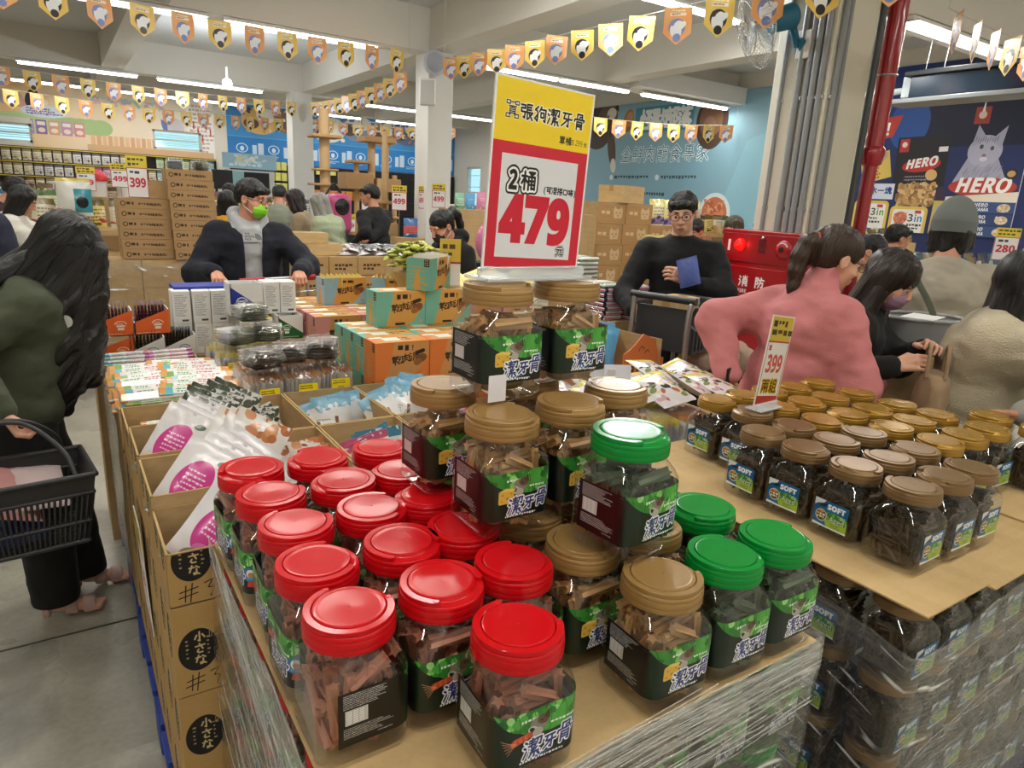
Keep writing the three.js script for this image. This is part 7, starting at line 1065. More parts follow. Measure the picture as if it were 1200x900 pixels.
// ---------- fire cabinet ----------
{
  const t = thing('fire_cabinet', 'red fire hose cabinet with lit lamp, bell and white lettering', 'fire cabinet', [5.39, 0, -3.90], -Math.PI / 2);
  const red = phys(0xa3101d, 0.3, { clearcoat: 0.4 }), redD = phys(0x8f0d18, 0.35, { clearcoat: 0.3 }), Wc = 0.88, F = 0.245;
  mesh('cabinet_body', rbox(Wc, 1.5, 0.23, 0.008, 0, 0.75, 0.115), red, t);
  mesh('alarm_panel', rbox(Wc - 0.05, 0.25, 0.02, 0.004, 0, 1.345, F - 0.012), redD, t);
  const door = mesh('door', rbox(Wc - 0.05, 1.14, 0.02, 0.004, 0, 0.61, F - 0.012), red, t);
  const tx = canvasTex(512, 512, (x, w, h) => { x.fillStyle = '#a3101d'; x.fillRect(0, 0, w, h); cjk(x, '消', 40, 40, 150, 22, '#f0eeee'); cjk(x, '防', 300, 40, 150, 22, '#f0eeee'); txt(x, 'FIRE', 36, 270, 70, '#e8e4e4', { weight: 'bold' }); x.strokeStyle = '#d9c4c6'; x.lineWidth = 5; x.strokeRect(30, 330, 130, 160); textRows(x, 46, 350, 100, 5, 28, 16, '#d9c4c6'); });
  mesh('lettering', plane(0.34, 0.34), phys(0xffffff, 0.3, { map: tx, clearcoat: 0.4 }), door, [-0.04, 0.96, F - 0.0015]);
  mesh('latch', [rbox(0.035, 0.11, 0.014, 0.006, 0, 0, 0), rbox(0.016, 0.07, 0.02, 0.005, 0, 0, 0.008)], M.chrome, door, [-0.37, 0.66, F + 0.004]);
  mesh('nameplate', box(0.025, 0.1, 0.003), M.white, t, [-0.34, 1.36, F + 0.001]);
  const lamp = mesh('alarm_lamp', [new THREE.SphereGeometry(0.055, 24, 12, 0, 6.2832, 0, Math.PI / 2).rotateX(Math.PI / 2), new THREE.CylinderGeometry(0.06, 0.062, 0.02, 24).rotateX(Math.PI / 2)], phys(0xd01014, 0.2, { transmission: 0.4, thickness: 0, emissive: 0xff1a10, emissiveIntensity: 0.5 }), t, [-0.215, 1.37, F]);
  mesh('lamp_core', new THREE.SphereGeometry(0.016, 12, 8), std(0xffffff, 0.3, { emissive: 0xff6a30, emissiveIntensity: 22 }), lamp, [0, 0, 0.02]);
  const pl = new THREE.PointLight(0xff3020, 0.05); pl.position.set(-0.215, 1.37, F + 0.075); t.add(pl);
  const slots = []; for (let i = 0; i < 7; i++) slots.push(box(0.075, 0.008, 0.004, 0.015, 1.42 - i * 0.017, F)); mesh('speaker_slots', slots, M.black, t); mesh('screw', new THREE.SphereGeometry(0.016, 10, 8).translate(0.015, 1.445, F), M.chrome, t);
  const bell = mesh('bell', lathe([[0.001, 0.035], [0.03, 0.034], [0.06, 0.024], [0.078, 0.006], [0.08, 0]].map((p) => p), 32).rotateX(Math.PI / 2), red, t, [0.235, 1.36, F]); mesh('bell_boss', new THREE.CylinderGeometry(0.022, 0.024, 0.012, 20).rotateX(Math.PI / 2).translate(0, 0, 0.036), M.black, bell); mesh('bell_marks', [0, 1, 2, 3, 4].map((i) => rbox(0.02, 0.008, 0.003, 0.001).rotateZ(-0.9 + i * 0.45).translate(Math.sin(0.9 - i * 0.45) * 0.055, Math.cos(0.9 - i * 0.45) * 0.055, 0.026)), M.white, bell);
}
// ---------- price cards ----------
const tagArt = (num, w = 160, h = 320) => canvasTex(w, h, (x) => { x.fillStyle = '#e6e4e4'; x.fillRect(0, 0, w, h); x.fillStyle = '#dcc63e'; x.fillRect(0, 0, w, h * 0.28); x.fillStyle = '#b02a40'; x.fillRect(0, h * 0.28, w, 6); x.fillRect(0, h - 8, w, 8); x.fillRect(0, h * 0.28, 5, h); x.fillRect(w - 5, h * 0.28, 5, h); textRows(x, 14, h * 0.06, w - 28, 2, h * 0.11, h * 0.07, '#4a401c'); textRows(x, 24, h * 0.36, w * 0.5, 1, 10, h * 0.08, '#3a3a4a'); txt(x, num, w / 2, h * 0.74, h * 0.3, '#c42a42', { align: 'center', sx: 0.8, fat: 3 }); });
const tagM = {}; for (const n of ['399', '499', '280']) tagM[n] = faceMat(tagArt(n), 0.45);
function priceCard(num, label, w, h, p, turn, post) {
  const t = thing('price_card', label, 'sign', p, turn); mesh('card', box(w, h, 0.004, 0, h / 2, 0), [M.white, M.white, M.white, M.white, tagM[num], M.white], t);
  if (post) mesh('post', cyl(V(0, -post, -0.008), V(0, h * 0.5, -0.008), 0.006, 0.006, 6), M.steel, t); else mesh('foot', rbox(w, 0.008, 0.05, 0.002, 0, 0.004, 0), M.acrylic, t); return t;
}
// ---------- brown long-carton towers ----------
const longTex = canvasTex(512, 110, (x, w, h) => { cardBase(x, w, h, '#a9855a'); x.strokeStyle = '#40301e'; x.lineWidth = 9; x.beginPath(); x.arc(54, 58, 22, 0, 7); x.stroke(); textRows(x, 88, 40, 100, 1, 10, 36, '#40301e'); textRows(x, 205, 48, 260, 1, 10, 24, '#5a452c'); textRows(x, 300, 60, 170, 1, 10, 18, '#40301e'); });
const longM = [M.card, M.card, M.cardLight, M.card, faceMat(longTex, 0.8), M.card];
{
  for (let i = 0; i < 6; i++) carton('long_carton', `flat printed carton of the left tower under the 399 sign, ${ord(i)} from bottom`, 'carton', 0.365, 0.078, 0.3, [0.60 + (5 - i) * 0.002, 1.04 + i * 0.0795, -6.46], rr(-0.02, 0.02), longM, 'flat printed cartons');
  for (let i = 0; i < 9; i++) carton('long_carton', `flat printed carton of the taller right tower, ${ord(i)} from bottom`, 'carton', 0.345, 0.078, 0.3, [0.972 - i * 0.003, 1.04 + i * 0.0795, -6.4], rr(-0.02, 0.02), longM, 'flat printed cartons');
  for (let r = 0; r < 4; r++) for (let c = 0; c < 4; c++) carton('carton', `wrapped carton below the flat carton towers, ${ord(3 - r)} row down, ${ord(c)} from left`, 'carton', 0.34, 0.222, 0.34, [0.03 + c * 0.345, 0.14 + r * 0.224, -6.46], 0, M.card, 'wrapped cartons below the towers');
  pallet('blue pallet under the flat carton towers', M.bluePallet, -0.16, 1.26, -6.66, -6.26);
  const w = thing('stretch_wrap', 'loose clear film round the cartons below the towers', 'stretch wrap'); mesh('film', wrapSheet([[-0.16, -6.66], [-0.16, -6.27], [1.25, -6.27], [1.25, -6.66]], 0.16, (u) => 1.02 + 0.02 * Math.sin(u * 30), 0.012, 120, 24, 4), wrapMat(wrapMask(23, 0.05)), w);
  priceCard('399', 'red and yellow 399 price card standing on the left carton tower', 0.15, 0.32, [0.58, 1.518, -6.36], 0.15);
  const w2 = thing('stretch_wrap', 'dusty stretch wrap along the aisle side of the stick pack cartons', 'stretch wrap'); mesh('film', wrapSheet([[0.112, -3.86], [0.112, -2.56]], 0.16, () => 0.86, 0.01, 90, 30, 9), wrapMat(wrapMask(29, 0.16)), w2);
  const nt = thing('paper_notice', 'small white notice taped on the wrapped cartons by the hair', 'notice', [0.12, 0.88, -6.235], 0); mesh('sheet', box(0.13, 0.09, 0.002, 0, 0.045, 0), M.white, nt);
  carton('carton', 'brown carton turned sideways behind the 399 price card', 'carton', 0.3, 0.14, 0.22, [0.72, 1.04 + 6 * 0.0795 + 0.002, -6.5], 0, M.card);
  bundle('brown', [0.86, 1.04 + 9 * 0.0795 + 0.002, -6.4], 0, 'clear bundle on top of the right carton tower, left', false, true); bundle('green', [1.05, 1.04 + 9 * 0.0795 + 0.002, -6.4], 0.4, 'clear bundle on top of the right carton tower, right', false, true);
}
// ---------- shelf islands and far gondolas ----------
const boxTones = [0xb08a58, 0x9c7a4e, 0xbd9a68];
const cartonPrint = faceMat(canvasTex(256, 160, (x, w, h) => { cardBase(x, w, h, '#b18c58'); textRows(x, 50, 56, 150, 2, 30, 22, '#3b2d1c'); x.fillStyle = '#8f3a2c'; x.fillRect(0, h - 16, w, 7); }), 0.8), cpM = [M.card, M.card, M.card, M.card, cartonPrint, M.card];
{
  // carton block right of the masked shopper
  for (let r = 0; r < 6; r++) for (let c = 0; c < 4; c++) carton('carton', `printed carton of the low block beside green mask, ${ord(5 - r)} row down, ${ord(c)} from left`, 'carton', 0.255, 0.176, 0.3, [1.83 + c * 0.262, 0.03 + r * 0.1775, -6.05], 0, cpM, 'printed brown cartons');
  carton('carton', 'open-topped carton behind the low block, lower one', 'carton', 0.34, 0.1, 0.2, [1.95, 1.097, -6.1], 0.1, M.cardLight); carton('carton', 'open-topped carton behind the low block, upper one', 'carton', 0.3, 0.09, 0.2, [1.85, 1.199, -6.12], 0, M.cardLight);
  const rw = [foil(packTex(['#d8d8d8', '#b23a40', '#2f5a58'], [[0, 0.2, '#b8343c']])), foil(packTex(['#2c2c2e', '#d8d8d8', '#7a8a8a'], [[0, 0.2, '#e4e4e4']]))];
  for (let i = 0; i < 14; i++) meta(mesh('treat_pouch', pouchShapes[i % 3], rw[i < 9 ? 0 : 1], null, [2.14 + (i % 7) * 0.085, 1.105 + (i > 6 ? 0.035 : 0), -5.98 - (i % 2) * 0.05], [-1.3, rr(-0.3, 0.3), 0]), `red-topped pouch on the low carton block, ${i > 6 ? 'upper' : 'lower'} layer, ${ord(i % 7)} from left`, 'pouch', 'red-topped pouches on the carton block').scale.setScalar(0.8);
  // black banner crate
  const bc = thing('display_bin', 'black display bin with white lettering 66 under the cat trees', 'bin', [2.75, 0, -6.95], 0.0); mesh('bin_body', box(1.0, 1.12, 0.4, 0, 0.56, 0), M.black, bc); mesh('lettering', plane(0.98, 0.5), faceMat(canvasTex(512, 256, (x, w, h) => { x.fillStyle = '#1a1716'; x.fillRect(0, 0, w, h); cjk(x, '木', 130, 70, 80, 14, '#d8d4cc'); txt(x, '66', 220, 146, 96, '#d8d4cc'); textRows(x, 340, 90, 110, 1, 10, 44, '#d8d4cc'); textRows(x, 150, 170, 300, 1, 10, 30, '#b8b4ac'); textRows(x, 10, 90, 70, 2, 40, 30, '#c8c4bc'); }), 0.7), bc, [0, 0.82, 0.201]);
  carton('carton', 'brown carton between the foliage and the black bin', 'carton', 0.3, 0.26, 0.3, [2.15, 0.95, -4.6], 0, M.cardLight); const pl3 = thing('platform', 'brown carton platform behind the foliage', 'platform', [2.15, 0, -4.6]); mesh('carton_body', box(0.4, 0.95, 0.4, 0, 0.475, 0), M.card, pl3);
}
// far cart and cat trees
function wireCart(label, p, turn, dark) {
  const t = thing('shopping_cart', label, 'shopping cart', p, turn), m = dark ? M.black : M.chrome, W3 = 0.44, L3 = 0.62, y0 = 0.62, y1 = 0.98, b = [];
  for (const y of [y0, (y0 + y1) / 2, y1]) { const k = 0.85 + 0.15 * (y - y0) / (y1 - y0); for (const s of [1, -1]) { b.push(cyl(V(-W3 / 2 * k, y, s * L3 / 2 * k), V(W3 / 2 * k, y, s * L3 / 2 * k), 0.004, 0.004, 5), cyl(V(s * W3 / 2 * k, y, -L3 / 2 * k), V(s * W3 / 2 * k, y, L3 / 2 * k), 0.004, 0.004, 5)); } }
  for (let i = 0; i <= 14; i++) { const u = -1 + i / 7; for (const s of [1, -1]) b.push(cyl(V(s * W3 / 2 * 0.85, y0, u * L3 / 2 * 0.85), V(s * W3 / 2, y1, u * L3 / 2), 0.0022, 0.0022, 4)); if (i < 11) { const q = -1 + i / 5; for (const s of [1, -1]) b.push(cyl(V(q * W3 / 2 * 0.85, y0, s * L3 / 2 * 0.85), V(q * W3 / 2, y1, s * L3 / 2), 0.0022, 0.0022, 4)); b.push(cyl(V(q * W3 / 2 * 0.85, y0, -L3 / 2 * 0.85), V(q * W3 / 2 * 0.85, y0, L3 / 2 * 0.85), 0.0022, 0.0022, 4)); } }
  mesh('wire_basket', b, m, t);
  mesh('frame', [tube([V(-0.2, 0.12, 0.28), V(-0.2, 0.2, -0.28), V(-0.2, 0.6, -0.34), V(-0.2, 1.04, -0.42)], 0.011, 24, 7), tube([V(0.2, 0.12, 0.28), V(0.2, 0.2, -0.28), V(0.2, 0.6, -0.34), V(0.2, 1.04, -0.42)], 0.011, 24, 7), cyl(V(-0.2, 0.16, 0.1), V(0.2, 0.16, 0.1), 0.009), cyl(V(-0.18, 0.6, 0.25), V(-0.2, 0.13, 0.28), 0.009), cyl(V(0.18, 0.6, 0.25), V(0.2, 0.13, 0.28), 0.009)], M.steel, t);
  mesh('handle', cyl(V(-0.25, 1.05, -0.42), V(0.25, 1.05, -0.42), 0.014, 0.014, 10), M.steel, t); for (const s of [1, -1]) mesh('grip', cyl(V(s * 0.1, 1.05, -0.42), V(s * 0.26, 1.05, -0.42), 0.018, 0.018, 10), std(0xa8202a, 0.4), t);
  for (const [x, z] of [[-0.2, 0.28], [0.2, 0.28], [-0.2, -0.28], [0.2, -0.28]]) mesh('wheel', new THREE.CylinderGeometry(0.055, 0.055, 0.025, 16).rotateZ(Math.PI / 2).translate(x, 0.056, z), std(0x3a3a3c, 0.5), t);
  return t;
}
{
  const c = wireCart('wire shopping cart with red grips pushed by the masked shopper', [1.19, 0.0, -4.03], 0.32, false); c.scale.set(1, 1.06, 0.62);
  wireCart('dark shopping cart pushed by the far person in black', [2.62, 0, -7.62], -0.7, true);
  const wood = std(0xb18c60, 0.75), rope2 = std(0xc2a47a, 0.9), plush = std(0x8a7458, 0.95);
  function catTree(label, x, z, posts, decks, cubby) { const t = thing('cat_tree', label, 'cat tree', [x, 0, z]); mesh('base', rbox(0.9, 0.06, 0.6, 0.02, 0, 0.03, 0), plush, t); for (const [px, pz, h, r] of posts) mesh('post', cyl(V(px, 0.06, pz), V(px, h, pz), r ?? 0.05, r ?? 0.05, 14), rope2, t); for (const [px, y, pz, w, d, hh] of decks) mesh('platform', rbox(w, hh ?? 0.05, d, 0.015, px, y, pz), wood, t); if (cubby) { const [cx, cy, cz, s] = cubby, q = mesh('cubby', rbox(s, s * 0.8, s * 0.9, 0.015, cx, cy, cz), std(0xc2a060, 0.7), t); const hs = new THREE.Shape(); hs.absarc(0, 0, s * 0.24, 0, 6.2832); hs.moveTo(-s * 0.2, s * 0.14); mesh('entrance', [new THREE.CylinderGeometry(s * 0.22, s * 0.22, 0.02, 20).rotateX(Math.PI / 2).translate(cx, cy - s * 0.05, cz + s * 0.45), new THREE.ConeGeometry(s * 0.08, s * 0.16, 4).translate(cx - s * 0.13, cy + s * 0.17, cz + s * 0.45), new THREE.ConeGeometry(s * 0.08, s * 0.16, 4).translate(cx + s * 0.13, cy + s * 0.17, cz + s * 0.45)], std(0x4a3824, 0.9), q); } return t; }
  catTree('tall single-post cat tree with small steps left of the far shopper', 4.05, -12.3, [[0, 0, 3.0, 0.09], [-0.25, 0.1, 1.1]], [[0, 2.55, 0, 0.5, 0.4], [0, 2.0, 0, 0.4, 0.3, 0.04], [-0.05, 1.75, 0, 0.45, 0.3, 0.04], [0.05, 1.5, 0, 0.4, 0.34], [-0.1, 1.1, 0.05, 0.6, 0.5]], [0, 1.32, 0.2, 0.42]);
  catTree('wide cat tree with a pale bed on top behind the far shopper', 5.15, -12.95, [[-0.28, 0, 2.2], [0.02, 0, 2.6, 0.07], [0.3, 0, 2.6, 0.07], [0.45, 0.1, 2.0]], [[0.12, 2.62, 0, 0.62, 0.45, 0.1], [-0.25, 2.2, 0, 0.4, 0.35], [-0.3, 1.85, 0.0, 0.55, 0.45, 0.3], [0.3, 1.8, 0, 0.5, 0.4, 0.25], [0.1, 1.2, 0, 0.8, 0.5]], [-0.3, 1.0, 0.15, 0.38]);
  catTree('cat tree with a round hole box beside the white column', 4.95, -11.75, [[-0.1, 0, 1.9, 0.05], [0.05, -0.15, 2.7]], [[0, 1.5, 0, 0.4, 0.35], [-0.05, 1.0, 0.05, 0.4, 0.35, 0.3]], null);
  priceCard('499', 'yellow and white price card on the post of the left cat tree', 0.22, 0.34, [4.62, 1.35, -11.75], -0.2, 1.3); priceCard('499', 'yellow and pink price card between the far shopper and column', 0.26, 0.42, [5.06, 1.38, -11.4], -0.3, 1.3); priceCard('499', 'lower price card under the cat tree cubby box', 0.24, 0.3, [4.22, 0.98, -11.6], 0, 0.95);
  const tagOn = (l, p, ry, w, h) => { const m = mesh('price_tag', box(w, h, 0.004), [M.white, M.white, M.white, M.white, tagM['499'], M.white], null, p, [0, ry, 0]); meta(m, l, 'sign'); };
  tagOn('narrow price tag taped on the left face of the white column', [5.387, 1.62, -11.2], -Math.PI / 2, 0.22, 0.38); tagOn('price tag taped on the front face of the white column', [5.62, 1.66, -10.997], 0, 0.26, 0.4);
  const bg = thing('gift_bag', 'blue and red printed bag standing by the white column', 'bag', [5.05, 0.95, -10.9], 0); mesh('bag_body', pouchGeo(0.26, 0.32, 0.1, 8, 10, 4), foil(packTex(['#4a7ab8', '#c04048', '#d8d8e4'], [[0.4, 0.4, '#c86a70']])), bg); const st = thing('platform', 'brown carton under the blue and red bag', 'platform', [5.0, 0, -10.9]); mesh('carton_body', box(0.5, 0.95, 0.3, 0, 0.475, 0), M.card, st);
  const pk = thing('backpack', 'shiny magenta pet backpack with a dark window near the cat tree', 'backpack', [3.68, 1.0, -10.6], 0.2); mesh('pack_body', rbox(0.42, 0.62, 0.28, 0.12, 0, 0.31, 0, 4), phys(0xb8467a, 0.25, { clearcoat: 0.5 }), pk); mesh('window', new THREE.SphereGeometry(0.13, 20, 12).scale(1, 1, 0.4).translate(0, 0.42, 0.13), phys(0x1a1a20, 0.1), pk); mesh('strap', tube([V(-0.15, 0.58, -0.1), V(0, 0.75, -0.12), V(0.15, 0.58, -0.1)], 0.02, 20, 6), M.black, pk); const pks = thing('platform', 'dark stand under the magenta backpack', 'platform', [3.68, 0, -10.6]); mesh('stand_body', box(0.5, 1.0, 0.4, 0, 0.5, 0), M.black, pks);
}
// row of stocked gondolas that fill the hall behind
const bagTones = [['#d9d2bc', '#8a7a50', '#b04a3a'], ['#c9a8b8', '#8a4a70', '#e8d8e0'], ['#a8c4c8', '#3a6a80', '#e8e8e0'], ['#d8c070', '#6a5a20', '#a83a2a'], ['#c4ccb0', '#4a6a3a', '#e0d8b8'], ['#3c4a78', '#d8d0a0', '#b8b8c8'], ['#b8a080', '#5a4020', '#e0d0b0'], ['#e0dcd8', '#5a5a60', '#c05060']].map((c) => foil(packTex(c, [[0, 0.22, c[1]]])));
const bagBig = pouchGeo(0.24, 0.34, 0.09, 8, 10, 7);
function gondola(label, where, x0, x1, z, h, tones, withCartons) {
  const t = thing('gondola', label, 'display island', [(x0 + x1) / 2, 0, z]); mesh('base', box(x1 - x0, 0.16, 0.7, 0, 0.08, 0), M.black, t); mesh('plinth_carton', box(x1 - x0 - 0.02, h - 0.16, 0.68, 0, (h + 0.16) / 2, 0), M.card, t); mesh('printed_band', box(x1 - x0 - 0.01, 0.18, 0.012, 0, h - 0.16, 0.345), std(0x8a6a42, 0.8), t);
  const n = Math.floor((x1 - x0) / 0.27);
  for (let i = 0; i < n; i++) { const x = x0 + 0.14 + i * 0.27; if (withCartons && i % 3 === 0) { const c = openCarton(`open carton ${where}, ${ord(i)} from left`, 0.26, 0.16, 0.4, [x, h + 0.001, z + 0.1], 0, M.cardLight); void c; }
    for (let k = 0; k < 2; k++) { const m = mesh('goods_bag', bagBig, bagTones[tones[(i + k) % tones.length]], null, [x + rr(-0.02, 0.02), h + 0.008 + k * 0.02, z + 0.12 - k * 0.26]); m.rotation.set(-0.15, rr(-0.2, 0.2), rr(-0.06, 0.06)); meta(m, `upright printed bag ${where}, ${k ? 'rear' : 'front'} row, ${ord(i)} from left`, 'bag', 'printed bags ' + where); } }
}
gondola('brown stocked island behind the flat carton towers', 'on the island behind the carton towers', -1.6, 1.0, -10.2, 1.05, [0, 5, 3, 0, 7], true);
gondola('low stocked island at the left behind the bending person', 'on the island behind the bending person', -1.8, 0.3, -12.6, 1.1, [2, 0, 4, 3], false);
gondola('long stocked island before the far pouch wall', 'on the island before the pouch wall', -1.6, 3.4, -16.2, 1.15, [0, 1, 3, 7, 6], true);
gondola('stocked island behind the three far shoppers', 'behind the three far shoppers', 2.2, 4.6, -14.2, 1.1, [6, 0, 3, 7], false);
gondola('stocked island right of the white column', 'right of the white column', 6.2, 9.6, -12.2, 1.15, [2, 1, 5, 4], true);
gondola('stocked island along the pale blue wall', 'along the pale blue wall', 9.8, 12.4, -10.0, 1.2, [6, 3, 0, 4], true);
gondola('stocked island under the navy mural', 'under the navy mural', 8.2, 12.2, -6.2, 1.15, [5, 3, 7, 2], true);
gondola('stocked island between the red pipe and the beanie shopper', 'between the red pipe and the beanie shopper', 6.6, 9.0, -3.2, 1.0, [7, 2, 0], true);
for (const [n, l, p, pst] of [['499', 'yellow and pink 499 price card left of the red-capped goods', [0.36, 1.5, -10.0], 1.4], ['499', 'second yellow and pink 499 price card before the far pouch wall', [0.72, 1.56, -9.95], 1.4]]) priceCard(n, l, 0.2, 0.28, p, 0.1, pst);
{ const c = std(0xc01c20, 0.5), w = std(0xe4e0da, 0.5); for (const [x, l, m] of [[0.5, 'round red-topped white lantern-like pack among the far bags', c], [0.86, 'round orange-topped white pack among the far bags', std(0xd8603a, 0.5)]]) { const t = thing('round_pack', l, 'pack', [x, 1.42, -10.9]); mesh('top_shell', new THREE.SphereGeometry(0.15, 20, 10, 0, 6.2832, 0, Math.PI / 2).translate(0, 0.2, 0), m, t); mesh('lower_shell', new THREE.CylinderGeometry(0.13, 0.12, 0.2, 20).translate(0, 0.1, 0), w, t); const q = thing('platform', 'small carton under the ' + l.split(' among')[0], 'platform', [x, 0, -10.9]); mesh('carton_body', box(0.3, 1.42, 0.3, 0, 0.71, 0), M.card, q); } 
  const sk = thing('litter_sack', 'large white and teal sack behind the bending person', 'sack', [0.22, 1.2, -9.98], 0.1); mesh('sack_body', pouchGeo(0.36, 0.44, 0.15, 10, 12, 2), foil(canvasTex(256, 256, (x, w, h) => { x.fillStyle = '#dcdcd2'; x.fillRect(0, 0, w, h); x.fillStyle = '#3a90a0'; x.fillRect(60, 70, 70, 160); blob(x, 90, 160, 24, 40, '#1c2428'); x.fillStyle = '#d8c060'; x.fillRect(0, 0, w, 24); }), 0.3), sk); }
// far pouch wall
{
  const rk = thing('shelf_rack', 'black pegboard rack of hanging pouches under the far mural', 'rack', [1.45, 0, ZF + 0.14]); mesh('back_panel', box(6.0, 2.42, 0.06, 0, 1.21, -0.08), M.black, rk); for (let r = 0; r < 6; r++) mesh('rail', box(5.95, 0.03, 0.1, 0, 2.36 - r * 0.38, 0), M.black, rk); for (let r = 0; r < 6; r++) mesh('price_strip', box(5.95, 0.025, 0.012, 0, 2.385 - r * 0.38, 0.055), std(0xd8c24a, 0.5), rk);
  const tone = [[0, 0, 7, 0, 4, 2], [0, 7, 1, 0, 2, 4], [6, 0, 6, 7, 4, 0], [3, 0, 3, 6, 0, 4]];
  for (let r = 0; r < 4; r++) for (let i = 0; i < 25; i++) { if ((r * 7 + i * 3) % 17 === 0) continue; const m = mesh('hanging_pouch', pouchShapes[i % 3], bagTones[tone[r][Math.floor(i / 4.4) % 6]], null, [-1.42 + i * 0.236, 2.04 - r * 0.38, ZF + 0.218], [0, rr(-0.06, 0.06), 0]); m.scale.set(1.35, 1.45, 1.2); meta(m, `pouch hanging on the far black rack, ${ord(r)} row, ${ord(i)} from left`, 'pouch', 'pouches on the far black rack'); }
  const pn = thing('wall_panel', 'black slatted panel under the blue mural', 'panel', [8.9, 0, ZF + 0.1]); mesh('back_panel', box(8.1, 2.4, 0.06, 0, 1.2, 0), M.black, pn); for (let i = 0; i < 5; i++) mesh('slat', box(8.1, 0.02, 0.02, 0, 0.5 + i * 0.42, 0.04), M.darkPlastic, pn);
  const cols = [std(0x5f9ec8, 0.5), std(0xd8d478, 0.5), std(0x3f78b0, 0.5), std(0xd88a3a, 0.5)];
  for (let r = 0; r < 4; r++) for (let i = 0; i < 6; i++) meta(mesh('shelf_box', rbox(0.17, 0.26, 0.14, 0.01), cols[i < 3 ? (r % 2 ? 2 : 0) : 1], null, [5.5 + i * 0.2, 1.55 + r * 0.33 - 0.2, ZF + 0.22]), `${i < 3 ? 'blue' : 'yellow'} box under the blue mural, ${ord(3 - r)} row from top, ${ord(i)} from left`, 'box', 'boxes under the blue mural');
  for (let i = 0; i < 3; i++) meta(mesh('shelf_box', rbox(0.26, 0.12, 0.1, 0.01), cols[1], null, [7.3 + i * 0.42, 2.22, ZF + 0.2]), `small yellow box on the black panel, ${ord(i)} from left`, 'box', 'small yellow boxes'); for (let i = 0; i < 7; i++) meta(mesh('shelf_box', rbox(0.24, 0.3, 0.14, 0.01), cols[3], null, [7.6 + i * 0.28, 1.5, ZF + 0.22]), `orange box low on the black panel, ${ord(i)} from left`, 'box', 'orange boxes');
  const hd = thing('display_stand', 'blue and white topped display stand left of the blue mural', 'display stand', [4.9, 0, -21.6]); mesh('header', box(1.5, 0.42, 0.06, 0, 2.35, 0), faceMat(canvasTex(256, 96, (x, w, h) => { x.fillStyle = '#9cc4dc'; x.fillRect(0, 0, w, h); spray(x, 20, 60, 10, 140, 60, 14, ['#e4ece8', '#d8d890', '#c0dce8']); textRows(x, 30, 66, 180, 1, 10, 16, '#e8f0f4'); }), 0.5), hd); mesh('cabinet', box(1.3, 2.1, 0.4, 0, 1.05, -0.1), std(0xc9cdca, 0.6), hd); mesh('opening', box(0.7, 0.6, 0.02, 0.15, 1.75, 0.11), M.black, hd); mesh('side_pack', box(0.4, 0.7, 0.04, -0.42, 1.7, 0.11), std(0x8fbcc4, 0.5), hd);
  const mon = thing('computer_monitor', 'dark monitor and equipment left of the display stand', 'monitor', [3.9, 1.3, -20.4], 0.4); mesh('screen', rbox(0.6, 0.5, 0.06, 0.02, 0, 0.5, 0), M.black, mon); mesh('stand', [cyl(V(0, 0, 0), V(0, 0.3, 0), 0.03), rbox(0.3, 0.02, 0.2, 0.005, 0, 0.01, 0)], M.black, mon); const ct = thing('counter', 'grey counter under the far monitor', 'counter', [3.9, 0, -20.4]); mesh('counter_body', box(1.4, 1.3, 0.6, 0, 0.65, 0), std(0x8d8f92, 0.6), ct);
}
// bags seen between the white column and the price sign
{
  const t = thing('platform', 'brown carton stack behind the black hoodie shopper', 'platform', [4.72, 0, -8.35]); mesh('carton_body', box(0.7, 1.5, 0.4, 0, 0.75, 0), M.card, t);
  for (const [x, c, l, s] of [[4.5, ['#7fb89a', '#dfe4d8', '#4a8a6a'], 'green and white bag on the carton stack left of the price sign', 0.8], [4.66, ['#5fa0d0', '#8cc0e0', '#d8e8f0'], 'sky blue bag on the carton stack beside the price sign', 0.8], [4.84, ['#d88aa8', '#e8b0c4', '#f0dce4'], 'pink bag on the carton stack behind the price sign', 0.9]]) { const m = mesh('goods_bag', bagBig, foil(packTex(c, [[0, 0.2, c[0]]])), null, [x, 1.505, -8.2]); m.scale.setScalar(s * 0.75); meta(m, l, 'bag'); }
  const pb = thing('plush_bag', 'shiny pink rounded bag right of the black hoodie', 'bag', [4.15, 0.95, -6.85]); mesh('bag_body', new THREE.SphereGeometry(0.16, 24, 16).scale(1, 1.4, 0.6).translate(0, 0.22, 0), phys(0xd878a4, 0.25, { clearcoat: 0.5 }), pb); mesh('tie', new THREE.TorusGeometry(0.05, 0.015, 8, 16).rotateX(1.57).translate(0, 0.44, 0), std(0xc86090, 0.5), pb); const st = thing('platform', 'dark stand under the pink rounded bag', 'platform', [4.15, 0, -6.85]); mesh('stand_body', box(0.4, 0.95, 0.3, 0, 0.475, 0), M.black, st);
}
